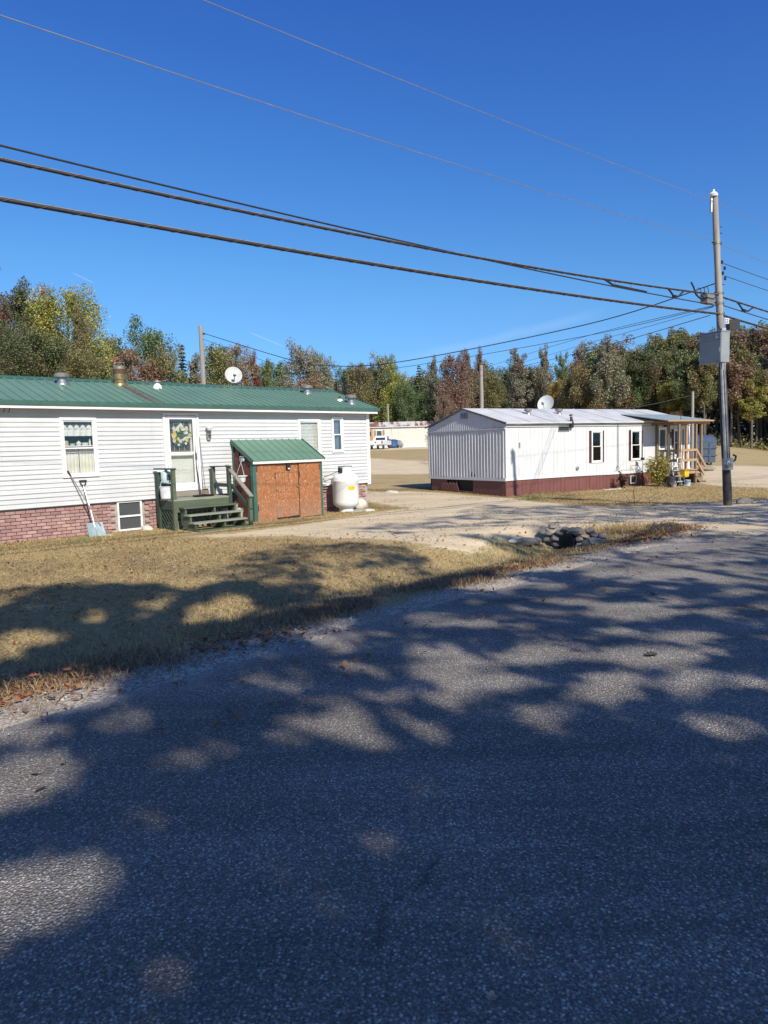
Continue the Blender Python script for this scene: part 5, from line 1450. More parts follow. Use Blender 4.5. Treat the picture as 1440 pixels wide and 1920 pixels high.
wire('thin_cable', (4.980, .0194, .00155), .013, 'thin black cable running just above the upper lashed bundle', (5.02, -.05, .0007), xo=-.30)
wire('cable_bundle', (5.2546, .055, .00215), .028, 'upper thick black cable bundle with splice loops near the pole', (5.22, -.045, .0007), xo=-.30, strands=True)
wire('trunk_cable', (4.7856, .041, .00145), .034, 'lowest and thickest black cable crossing the sky', (4.77, -.05, .0007), xo=-.28, strands=True)
for z, lb in ((6.02, 'upper of two short span wires leaving the pole to the right'), (5.72, 'lower of two short span wires leaving the pole to the right')):
    o = empty('span_wire', pol(z) + Vector((.16, 0, 0)), 0, lb, 'wire')
    MB().tube([wd * L + Vector((0, 0, -.036 * L + .0006 * L * L)) for L in np.linspace(0, 38, 26)], .0075, 6).build('strand', M_DARKWIRE, o, True)
cU = (5.2546, .055, .00215)
o = empty('splice_box', wpt(-.62, cU, -.30) + Vector((0, 0, -.13)), -R(51) + R(90), 'weathered grey splice box hung on the upper cable beside the pole', 'splice box')
MB().box((-.20, -.09, -.12), (.14, .09, .10)).build('case', M_OLDMETAL, o)
MB().box((-.21, -.095, -.02), (.15, .095, .01)).build('clamp_band', M_BLACK, o)
MB().tube([(.14, 0, .05), (.30, 0, .03), (.38, 0, .1), (.42, 0, .2)], .011, 6).tube([(.14, 0, -.06), (.3, 0, -.07), (.39, 0, -.02), (.44, 0, .12)], .011, 6).build('jumper', M_DARKWIRE, o, True)
MB().tube([(-.2, 0, -.05), (-.42, 0, -.02), (-.6, 0, .05), (-.7, 0, .2), (-.82, 0, .30)], .020, 8).build('loop', M_DARKWIRE, o, True)
for k in range(3):
    MB().tube([(-.14 - .12 * k + .10 * math.cos(a), .03 * k - .03, .16 + .11 * math.sin(a) - .02 * k) for a in np.linspace(0, 6.28, 20)], .008, 5).build('coil', M_DARKWIRE, o, True)
def drip(L0, L1, depth, c, nm, label):
    o = empty(nm, wpt((L0 + L1) / 2, c, -.30), 0, label, 'cable')
    a, b = wpt(L0, c, -.3) - Vector(o.location), wpt(L1, c, -.3) - Vector(o.location)
    f = [0, .15, .35, .5, .65, .85, 1]; h = [0, -.35, -1, -1, -.95, -.35, 0]
    MB().tube([a.lerp(b, t) + Vector((0, 0, k * depth)) for t, k in zip(f, h)], .022, 8).build('loop', M_DARKWIRE, o, True)
    MB().tube([a.lerp(b, .33) + Vector((0, 0, -depth)), a.lerp(b, .5) + Vector((0, 0, -depth))], .036, 8).build('sleeve', M_BLACK, o, True)
drip(-2.5, -1.75, .16, cU, 'drip_loop', 'black drip loop under the upper cable left of the splice box')
drip(.9, 1.9, .16, (5.22, -.045, .0007), 'drip_loop', 'black drip loop under the cable right of the pole')
o = empty('cable_end', wpt(-4.2, cU, -.3), 0, 'dead cable end strapped under the upper cable bundle', 'cable')
MB().tube([wpt(-5.0, cU, -.3) - Vector(o.location), wpt(-4.7, cU, -.3) - Vector(o.location) + Vector((0, 0, -.09)), wpt(-3.4, cU, -.3) - Vector(o.location) + Vector((0, 0, -.14))], .022, 8).build('stub', M_DARKWIRE, o, True)
for L in (-4.6, -4.0): MB().tube([wpt(L, cU, -.3) - Vector(o.location) + Vector((0, 0, .03)), wpt(L, cU, -.3) - Vector(o.location) + Vector((0, 0, -.13))], .01, 5).build('strap', M_GALV, o)

def small_pole(name, x, y, ztop, r_, label, lean=0.):
    zb_ = zg1(x, y) - .3
    o = empty(name, (x, y, zb_), 0, label, 'utility pole')
    MB().tube([(0, 0, 0), (lean * .5, 0, (ztop - zb_) * .5), (lean, 0, ztop - zb_)], [r_ * 1.15, r_, r_ * .85], 12).build('shaft', M_POLE, o, True)
    MB().lathe([(0, 0), (.05, .01), (.04, .06), (0, .07)], 8, (lean + r_ * 1.3, 0, ztop - zb_ - .35)).build('insulator', M_BLACK, o, True)
    MB().box((lean + r_ * .6, -.02, ztop - zb_ - .36), (lean + r_ * 1.5, .02, ztop - zb_ - .30)).build('bracket', M_OLDMETAL, o)
    return o
small_pole('service_pole', -7.33, 30, 6.84, .105, 'short weathered pole standing behind the green roof')
small_pole('service_pole', 6.42, 46, 6.65, .13, 'weathered pole standing behind the white gabled trailer')
small_pole('service_pole', 17.29, 40, 4.25, .085, 'leaning pale pole beyond the porch roof', .0)
small_pole('service_pole', 0.98, 104.5, 7.76, .15, 'slim pole rising behind the rusty roof of the cream trailer')
def span(name, pts, r, label, two=0.):
    P = [Vector(p) for p in pts]
    # smooth through the points (Catmull-Rom)
    out = []
    for i in range(len(P) - 1):
        p0, p1, p2, p3 = P[max(i - 1, 0)], P[i], P[i + 1], P[min(i + 2, len(P) - 1)]
        for k in range(10):
            t = k / 10
            out.append(.5 * ((2 * p1) + (p2 - p0) * t + (2 * p0 - 5 * p1 + 4 * p2 - p3) * t * t + (3 * p1 - p0 - 3 * p2 + p3) * t ** 3))
    out.append(P[-1])
    o = empty(name, P[0], 0, label, 'wire')
    MB().tube([p - P[0] for p in out], r, 6).build('strand', M_DARKWIRE, o, True)
    if two: MB().tube([p - P[0] + Vector((0, 0, -two * math.sin(math.pi * i / len(out)) - .03)) for i, p in enumerate(out)], r * .8, 6).build('strand', M_DARKWIRE, o, True)
span('service_wire', [(8.5, 18.4, 5.55), (5.82, 20.39, 4.94), (.5, 24.26, 4.48), (-2.16, 26.19, 4.68), (-3.53, 27.19, 5.08), (-7.25, 29.95, 6.55)], .014, 'sagging service wire from the utility pole to the pole behind the green roof')
span('service_wire', [(8.5, 18.5, 5.0), (5.7, 20.5, 4.62), (.5, 24.3, 4.3), (-2.16, 26.2, 4.45), (-3.5, 27.2, 4.72), (-7.25, 29.95, 6.3)], .008, 'thinner wire below the sagging service wire behind the green roof')
span('service_wire', [(8.55, 18.6, 5.04), (7.81, 27.36, 5.62), (6.53, 41.76, 6.2), (6.42, 46, 6.5)], .008, 'double service wire from the utility pole to the pole behind the gabled trailer', .3)
span('service_wire', [(8.55, 18.8, 4.83), (7.81, 27.36, 5.07), (6.36, 43.77, 5.83), (6.42, 46, 5.95)], .010, 'lowest service wire descending over the white trailer roof')
span('service_wire', [(17.25, 40, 4.05), (14.6, 39.5, 3.55), (12.2, 39, 3.35), (9.5, 39, 3.4)], .016, 'low slack wire hanging from the leaning pale pole')

# ------------------------------------------------------------------ background home, pickup, tarp
H3 = Frame((-4.2, 96.5), 88)
zb3 = zg1(3, 97)
h3 = H3.root('trailer_home', 4, 0, zb3, 'distant cream trailer home with rust streaked white roof', 'mobile home')
H3O = (4, 0, zb3)
M_CREAMW = metal_white('cream_metal', (.60, .57, .46), (.66, .645, .58), .3)
def rust_streaks():
    t = NT('rusty_white_roof'); v = t.pos()
    f = t.ramp(t.noise(t.pos((1.1, .10, .10)), 1.3, 3, .6), [(.44, 0.), (.54, .95)])
    f2 = t.ramp(t.noise(v, .30, 2), [(.42, 0.), (.52, 1.)])
    c = t.mix(t.math('MULTIPLY', f, f2), (.56, .53, .49), (.19, .075, .035))
    t.base(c); return t.done(.7, 0, .3)
M_RUSTROOF3 = rust_streaks()
def b3(mb, name, mat, par=None): return mb.build(name, mat, par or h3, False, H3O)
b3(MB().box((-2, .03, zb3 + .55), (24, 4.2, zb3 + 2.75)), 'wall', M_CREAMW)
x = -2.
while x < 12:
    hole = 1.2 < x + .2 < 2.2
    b3(MB().box((x + .03, -.0, zb3 + (.62)), (x + .37, .028, zb3 + 2.72)), 'wall_panel', M_CREAMW); x += .4
b3(MB().box((-2, -.03, zb3 + .35), (24, .02, zb3 + .6)), 'bottom_trim', M_W2)
b3(MB().box((-2, .0, zb3 - .2), (24, .06, zb3 + .36)), 'skirting', M_W2)
b3(MB().add([(-2.2, -.2, zb3 + 2.78), (24.2, -.2, zb3 + 2.78), (24.2, 2.1, zb3 + 3.50), (-2.2, 2.1, zb3 + 3.50), (-2.2, 4.4, zb3 + 2.78), (24.2, 4.4, zb3 + 2.78)], [(0, 1, 2, 3), (3, 2, 5, 4), (0, 4, 5, 1)]), 'roof', M_RUSTROOF3)
b3(MB().box((-2.2, -.22, zb3 + 2.70), (24.2, -.19, zb3 + 2.80)), 'eave_edge', M_W2)
w_ = b3(frame_bars(MB(), 3.45, 4.25, zb3 + 1.35, zb3 + 2.35, -.05, .02, .07), 'window', M_TRIM)
b3(MB().box((3.52, -.02, zb3 + 1.42), (4.18, -.01, zb3 + 2.28)), 'pane', M_SCREEN, w_)
for a, b in ((3.12, 3.41), (4.29, 4.58)): b3(MB().box((a, -.04, zb3 + 1.33), (b, -.005, zb3 + 2.37)), 'shutter', simple('tan_shutter', (.30, .25, .18), (.25, .2, .15), 5.))
d_ = b3(MB().box((2.15, -.04, zb3 + .6), (3.0, .02, zb3 + 2.5)), 'door', simple('orange_door', (.46, .25, .09), (.4, .22, .08), 4., .5))
b3(MB().box((2.4, -.05, zb3 + 1.6), (2.75, -.041, zb3 + 2.1)), 'door_light', M_SCREEN, d_)
b3(MB().tube([(5.6, -.04, zb3 + 2.7), (5.6, -.04, zb3 + .8)], .04, 6), 'downspout', M_W2)

pk = empty('pickup_truck', (-.25, 90.5, zg1(-.25, 90.5)), R(-13), 'white pickup truck parked tail first before the cream trailer', 'pickup truck')
pk.scale = (.93, .93, .93)
M_CARW = simple('white_paint', (.74, .74, .72), (.70, .70, .68), 2., .25, spec=.5)
# body: x across, y forward (away from camera), z up; tail at y=-2.6
cabp = [(.2, 1.05), (.35, 1.72), (.6, 1.80), (1.6, 1.80), (2.25, 1.15), (3.05, 1.08), (3.15, .5), (.2, .5)]
body = MB()
body.prism(cabp, 0, -.85, .85).box((-.93, -2.6, .55), (-.80, .2, 1.12)).box((.80, -2.6, .55), (.93, .2, 1.12)).box((-.80, -2.5, .62), (.80, .2, .70)).box((-.93, .2, .5), (.93, 3.0, 1.06))
body = body.build('body', M_CARW, pk)
bv = body.modifiers.new('bevel', 'BEVEL'); bv.width = .05; bv.segments = 2; bv.limit_method = 'ANGLE'
MB().box((-.80, -2.63, .60), (.80, -2.55, 1.12)).build('tailgate', M_CARW, pk)
MB().box((-.10, -2.645, .84), (.10, -2.632, .96)).build('tailgate_handle', M_BLACK, pk)
MB().box((-.95, -2.80, .42), (.95, -2.58, .60)).build('bumper', M_GALV, pk)
MB().box((-.17, -2.815, .46), (.17, -2.803, .57)).build('licence_plate', M_TRIM, pk)
for sx in (-1, 1): MB().box((sx * .80, -2.645, .72), (sx * .93, -2.56, 1.08)).build('tail_lamp', simple('lamp_red', (.25, .02, .02), (.2, .02, .02), 5., .3), pk)
M_CARGLASS = simple('car_glass', (.03, .04, .05), (.04, .05, .06), 3., .08)
MB().add([(-.68, .225, 1.20), (.68, .225, 1.20), (.62, .34, 1.66), (-.62, .34, 1.66)], [(0, 1, 2, 3)]).build('rear_window', M_CARGLASS, pk)
for sx in (-1, 1):
    MB().add([(sx * .857, .50, 1.15), (sx * .857, 2.05, 1.15), (sx * .857, 1.55, 1.70), (sx * .857, .62, 1.70)], [(0, 1, 2, 3)]).build('side_window', M_CARGLASS, pk)
    MB().box((sx * .94, 1.75, 1.12), (sx * 1.14, 1.85, 1.30)).build('mirror', M_BLACK, pk)
    for y in (-1.5, 2.1):
        w_ = MB().lathe([(0, -.11), (.26, -.11), (.37, -.09), (.38, 0), (.37, .09), (.26, .11), (0, .11)], 24).build('wheel', M_BLACK, pk, True); w_.location = (sx * .80, y, .38); w_.rotation_euler = (0, R(90), 0)
        r_ = MB().lathe([(0, -.118), (.2, -.118), (.22, -.10), (.22, .10), (.2, .118), (0, .118)], 16).build('rim', M_GALV, w_, True)
        MB().lathe([(0, -.03), (.46, -.03), (.46, .03), (0, .03)], 24).build('wheel_arch', M_BLACK, w_, True)
o = empty('tarp_pile', (1.55, 93.6, zg1(1.55, 93.6)), .3, 'blue tarpaulin covered pile beside the white pickup truck', 'tarp')
tb = rock_mesh('tarp', 31, simple('blue_tarp', (.02, .06, .15), (.035, .09, .21), 3., .5), 3, .85, .4)
t_ = link('tarp', tb, o, (0, 0, .5)); t_.scale = (.85, .6, .75)
o = empty('grey_drum', (2.35, 93.3, zg1(2.35, 93.3)), .3, 'grey round cover standing right of the blue tarpaulin pile', 'cover')
w_ = MB().lathe([(0, -.25), (.55, -.22), (.62, 0), (.55, .22), (0, .25)], 22).build('cover', M_CAB, o, True); w_.location = (0, 0, .62); w_.rotation_euler = (R(60), 0, R(50)); w_.scale = (.82, .82, 1.); w_.location.z = .52

# ------------------------------------------------------------------ stones round the culvert and loose rocks
def place(x, y, dz=0.): return (x, y, zg1(x, y) + dz)
cv = empty('stone_headwall', (3.62, 14.02, -.48), R(-38), 'low dry stone headwall round the dark culvert pipe under the driveway', 'stone wall')
sts = []
for i, a in enumerate(np.linspace(-.25, math.pi + .25, 8)):
    sts.append((.265 * math.cos(a), .02, .20 + .25 * math.sin(a), random.uniform(.095, .125), random.uniform(.065, .085)))
for row, (z, n_, xa, xb) in enumerate(((.06, 3, -.62, -.30), (.06, 3, .34, .75), (.20, 3, -.64, -.36), (.21, 3, .38, .72), (.34, 3, -.58, -.30), (.34, 3, .32, .66), (.44, 4, -.38, .42), (.04, 1, -.95, -.9))):
    for i in range(n_): sts.append((xa + (xb - xa) * (i / max(n_ - 1, 1)) + random.uniform(-.03, .03), random.uniform(-.03, .06) + z * .22, z + random.uniform(-.02, .02), random.uniform(.085, .125), random.uniform(.055, .08)))
vr = [rock_mesh('stone', 40 + i, m, 3, .85, .42) for i, m in enumerate((M_STONE, M_STONE2, M_STONE, M_STONE2, M_STONE))]
for i, (x, y, z, a, b) in enumerate(sts):
    s_ = link('stone', vr[i % 5], cv, (x, y, z)); s_.scale = (a * .95, .11, b * .92); s_.rotation_euler = (random.uniform(-.2, .2), random.uniform(-.4, .4), random.uniform(-.3, .3) + (i % 2) * math.pi)
pv = MB().lathe([(.15, -.02), (.17, -.02), (.17, 2.4), (.15, 2.4), (.15, -.02)], 24).build('pipe', M_BLACK, cv, True); pv.location = (0, -.04, .20); pv.rotation_euler = (R(-90), 0, 0)
MB().box((-.75, .10, -.1), (.85, .3, .46)).build('backfill', M_GROUND, cv) if False else None
rock('rock', *place(4.02, 13.52, .08), .24, .17, .17, 51, M_STONE, 'large pale grey boulder right of the culvert stones', -.5)
rock('rock', *place(4.25, 13.42, .02), .12, .1, .09, 52, M_STONE2, 'small rounded rock right of the grey culvert boulder', .3)
rock('rock', *place(2.78, 13.95, .06), .20, .14, .14, 53, M_STONE2, 'tan rock on the bank left of the culvert', .2)
rock('rock', *place(2.52, 13.85, .05), .15, .10, .08, 54, M_LIMESTONE, 'pale slab of rock at the left end of the culvert bank', .8)
rock('rock', *place(3.0, 14.2, .04), .11, .1, .10, 55, M_STONE, 'dark rock behind the tan rock on the culvert bank', .8)
rock('rock', *place(9.62, 18.95, .06), .24, .17, .15, 56, M_STONE2, 'grey brown rock lying right of the utility pole foot', .4)
rock('rock', *place(10.0, 18.85, .03), .11, .09, .07, 57, M_LIMESTONE, 'small pale rock right of the brown rock by the pole', .4)
rock('rock', *place(16.9, 37.5, .12), .55, .3, .22, 58, M_STONE2, 'low tan boulder at the far edge of the gravel parking', .1)
rock('rock', *place(.35, 28.8, .02), .34, .16, .10, 59, M_LIMESTONE, 'pale flat rock on the dirt between the two homes', -.3)
rock('rock', *place(.0, 28.9, .0), .18, .12, .06, 60, M_STONE2, 'small tan rock left of the pale flat rock between the homes', .3)
rock('rock', *place(7.45, 19.35, .04), .13, .09, .07, 61, M_STONE2, 'small rock on the grass strip left of the utility pole', .3)

# ------------------------------------------------------------------ leaves, trees
def leaf_quads(c, size, asp=.6, flat=.5, rng=RNG, droop=0.):
    """c (N,3) centres, size (N,) -> verts (4N,3), quads"""
    n = len(c)
    d = rng.normal(size=(n, 3)); d[:, 2] = d[:, 2] * .6 - droop
    d /= np.linalg.norm(d, axis=1, keepdims=True)
    nn = rng.normal(size=(n, 3)); nn[:, 2] = np.abs(nn[:, 2]) + flat
    e = np.cross(nn, d); e /= np.linalg.norm(e, axis=1, keepdims=True) + 1e-9
    s = size[:, None] * .5
    fold = np.cross(d, e) * s * .25
    v = np.stack([c - d * s, c + e * s * asp + fold, c + d * s, c - e * s * asp + fold], 1).reshape(-1, 3)
    return v, np.arange(4 * n).reshape(n, 4)

def leaf_material(name, ca, cb, tip, rough=.6):
    t = NT(name)
    g = t.n('NewGeometry').outputs['Random Per Island']
    oi = t.n('ObjectInfo').outputs['Random']
    c = t.ramp(g, [(0., ca), (1., cb)])
    c = t.mix(t.attr('tone'), c, tip)
    hsv = t.n('HueSaturation'); t.l(c, hsv.inputs['Color'])
    t.l(t.math('MULTIPLY_ADD', oi, .05, .475), hsv.inputs['Hue'])
    t.l(t.math('MULTIPLY_ADD', g, .5, .78), hsv.inputs['Value'])
    t.base(hsv.outputs['Color'])
    m = t.done(rough, 0, .25)
    tl = t.n('BsdfTranslucent'); t.l(hsv.outputs['Color'], tl.inputs['Color'])
    mx = t.n('MixShader'); mx.inputs[0].default_value = .28
    t.l(t.b.outputs[0], mx.inputs[1]); t.l(tl.outputs[0], mx.inputs[2])
    t.l(mx.outputs[0], t.t.nodes['Material Output'].inputs['Surface'])
    return m
LM = dict(
    dark=leaf_material('leaf_dark_green', (0.087, 0.115, 0.052), (0.166, 0.189, 0.084), (0.278, 0.148, 0.093)),
    olive=leaf_material('leaf_olive', (0.148, 0.157, 0.065), (0.278, 0.255, 0.111), (0.348, 0.247, 0.111)),
    yellow=leaf_material('leaf_yellow_green', (0.226, 0.247, 0.065), (0.418, 0.396, 0.111), (0.470, 0.362, 0.093)),
    green=leaf_material('leaf_mid_green', (0.114, 0.165, 0.065), (0.209, 0.263, 0.111), (0.261, 0.247, 0.111)),
    grey=leaf_material('leaf_grey_green', (0.174, 0.189, 0.121), (0.331, 0.321, 0.204), (0.348, 0.247, 0.186)),
    brown=leaf_material('leaf_red_brown', (0.215, 0.145, 0.099), (0.336, 0.238, 0.162), (0.197, 0.186, 0.093)),
    tan=leaf_material('leaf_tan', (0.226, 0.173, 0.102), (0.365, 0.271, 0.167), (0.383, 0.197, 0.130)),
    red=leaf_material('leaf_dark_red', (0.174, 0.075, 0.058), (0.278, 0.116, 0.087), (0.174, 0.132, 0.074)),
    orange=leaf_material('leaf_orange', (0.500, 0.215, 0.056), (0.500, 0.362, 0.093), (0.244, 0.247, 0.074)),
    spruce=leaf_material('needle_blue_green', (0.035, 0.063, 0.056), (0.079, 0.109, 0.089), (0.104, 0.132, 0.074)),
)
M_BARK = simple('tree_bark', (.14, .115, .095), (.08, .068, .058), 3., .95, stretch=(5, 5, 1), bump=.4, obj=True)
M_BARKPALE = simple('pale_bark', (.46, .44, .40), (.27, .25, .22), 3., .9, stretch=(3, 3, 2), obj=True)

def tree_proto(kind, seed, H=12., leaf=.24, n_leaf=6000):
    rng = np.random.default_rng(seed)
    mb = MB(); cl = []                                   # clumps: centre, radius, vertical stretch
    def limb(p, d, L, r, depth=0):
        pts = [p]; n_ = 5; d = d.normalized()
        for i in range(n_):
            d = (d + Vector((rng.normal() * .12, rng.normal() * .12, .05 + rng.normal() * .06))).normalized()
            pts.append(pts[-1] + d * (L / n_))
        mb.tube(pts, [r * (1 - .8 * i / n_) for i in range(n_ + 1)], 5 if depth else 6)
        return pts
    if kind == 'spruce':
        mb.tube([(0, 0, -.3), (0, 0, H * .5), (0, 0, H)], [H * .013, H * .008, .01], 7)
        lv = []; z = H * .06
        while z < H * .985:
            R_ = H * .19 * (1 - z / H) ** .85 * rng.uniform(.75, 1.15) + .05
            nb_ = int(rng.integers(5, 8)); a0 = rng.uniform(0, 6.28)
            for k in range(nb_):
                a = a0 + k * 2 * math.pi / nb_ + rng.normal() * .2; L = R_ * rng.uniform(.7, 1.1)
                e = Vector((math.cos(a) * L, math.sin(a) * L, z - L * .22))
                mb.tube([(0, 0, z), e], [.02, .006], 4)
                m_ = max(8, int(110 * L / (H * .19)))
                u = rng.uniform(.1, 1, m_)
                pts = np.stack([e.x * u, e.y * u, z + (e.z - z) * u], 1) + rng.normal(size=(m_, 3)) * np.array([.10, .10, .05]) * (H / 12) * (1.3 - u)[:, None]
                lv.append(pts)
            z += H * rng.uniform(.022, .034)
        c = np.concatenate(lv); tone = np.clip(rng.normal(.1, .12, len(c)), 0, 1)
        sz = rng.uniform(.7, 1.2, len(c)) * leaf
    else:
        if kind == 'forest': z0, wr = H * (.42 if (seed - 106) // 7 < 2 else .30), H * .20
        elif kind == 'column': z0, wr = H * .12, H * .19
        elif kind == 'airy': z0, wr = H * .34, H * .19
        else: z0, wr = H * .13, H * .30
        tz = [0, H * .25, H * .5, H * .75, H * .95]
        lean = rng.normal(size=2) * H * .02
        tp = [Vector((lean[0] * (i / 4) ** 2 + rng.normal() * .05, lean[1] * (i / 4) ** 2 + rng.normal() * .05, z)) for i, z in enumerate(tz)]
        tp[0].z = -.3
        r0 = H * (.012 if kind in ('forest', 'airy') else .016)
        mb.tube(tp, [r0 * q for q in (1.15, .9, .65, .4, .12)], 9)
        def trunk_at(z):
            for a, b in zip(tp, tp[1:]):
                if z <= b.z: return a.lerp(b, max(0, (z - a.z) / (b.z - a.z)))
            return tp[-1]
        nl = dict(forest=22, column=26, airy=20).get(kind, 26)
        for k in range(nl):
            f = (k + rng.uniform(0, 1)) / nl
            z = z0 + (H * .93 - z0) * f
            prof = math.sin(math.pi * min(1, .18 + .80 * f)) ** .75 * rng.uniform(.6, 1.2)
            if kind == 'airy': prof = (.5 + .5 * math.sin(math.pi * min(1, .1 + .85 * f))) * rng.uniform(.45, 1.1)
            L = max(.6, wr * prof)
            a = k * 2.4 + rng.normal() * .4
            rise_ = .45 + 1.0 * f if kind != 'column' else 1.1
            pts = limb(trunk_at(z - L * .25), Vector((math.cos(a), math.sin(a), rise_)), L * 1.1, r0 * .35 * (1.2 - f))
            for q in (2, 3, 4, 5):
                for _ in range(1 if q < 4 else 2):
                    cl.append((pts[q] + Vector(rng.normal(size=3) * L * .13), L * rng.uniform(.16, .30)))
        for k in range(9):                               # ragged leaders at the top
            q = trunk_at(H * rng.uniform(.80, .96)) + Vector((rng.normal() * wr * .30, rng.normal() * wr * .30, rng.uniform(-.02, .06) * H))
            cl.append((q, wr * rng.uniform(.10, .2)))
        if kind == 'forest':                             # bare dead twigs under the crown
            for k in range(10):
                z = rng.uniform(H * .12, H * .42); a = rng.uniform(0, 6.28)
                limb(trunk_at(z), Vector((math.cos(a), math.sin(a), rng.uniform(-.2, .3))), rng.uniform(.4, 1.3), .02, 1)
        w = np.array([c_[1] ** 2 for c_ in cl]); w /= w.sum()
        pick = rng.choice(len(cl), n_leaf, p=w)
        cc_ = np.array([c_[0] for c_ in cl])[pick]; rr_ = np.array([c_[1] for c_ in cl])[pick]
        d = rng.normal(size=(n_leaf, 3)); d /= np.linalg.norm(d, axis=1, keepdims=True)
        rad = rng.uniform(0, 1, n_leaf) ** .5
        st_ = np.array([1, 1, 1.35 if kind in ('column', 'forest') else 1.05])
        c = cc_ + d * (rad * rr_)[:, None] * st_ * 1.25
        ctone = np.clip(rng.normal(.12, .32, len(cl)), 0, 1)
        tone = np.clip(ctone[pick] * rng.uniform(.3, 1.2, n_leaf), 0, 1)
        sz = rng.uniform(.6, 1.25, n_leaf) * leaf
    v, q = leaf_quads(c, sz, .62, .35, rng)
    return mb, (v, q, np.repeat(tone, 4))

PROTO = {}
_bt = {}
def proto(kind, i, leafkey, near=False, bark=None):
    key = (kind, i, near)
    if key not in PROTO:
        mb, lf = tree_proto(kind, 100 + i * 7 + len(kind), 12., .15 if near else .225, dict(spruce=0, airy=11000).get(kind, 40000 if near else 20000))
        PROTO[key] = (mb, lf)
    kb = (key, bark or 'b')
    if kb not in _bt: _bt[kb] = PROTO[key][0].mesh('trunk', M_BARKPALE if bark else M_BARK, True)
    kl = (key, 'crown')
    if kl not in _bt:
        v, q, tn = PROTO[key][1]
        _bt[kl] = raw_mesh('crown', v, q, LM['olive'], dict(tone=tn))
    return _bt[kb], _bt[kl]
def tree(name, x, y, H, wid, kind, i, leafkey, label, group=None, near=False, bark=None, rz=None):
    tm, cm = proto(kind, i, leafkey, near, bark)
    o = empty(name, (x, y, zg1(x, y)), random.uniform(0, 6.28) if rz is None else rz, label, 'tree', group)
    o.scale = (H / 12 * wid, H / 12 * wid, H / 12)
    link('trunk', tm, o); c_ = link('crown', cm, o)
    c_.material_slots[0].link = 'OBJECT'; c_.material_slots[0].material = LM[leafkey]
    return o
def tr(u_tan, y, ztop, *a, **k):
    x = u_tan * y; g = zg1(x, y)
    return tree(a[0], x, y, ztop - g, *a[1:], **k)
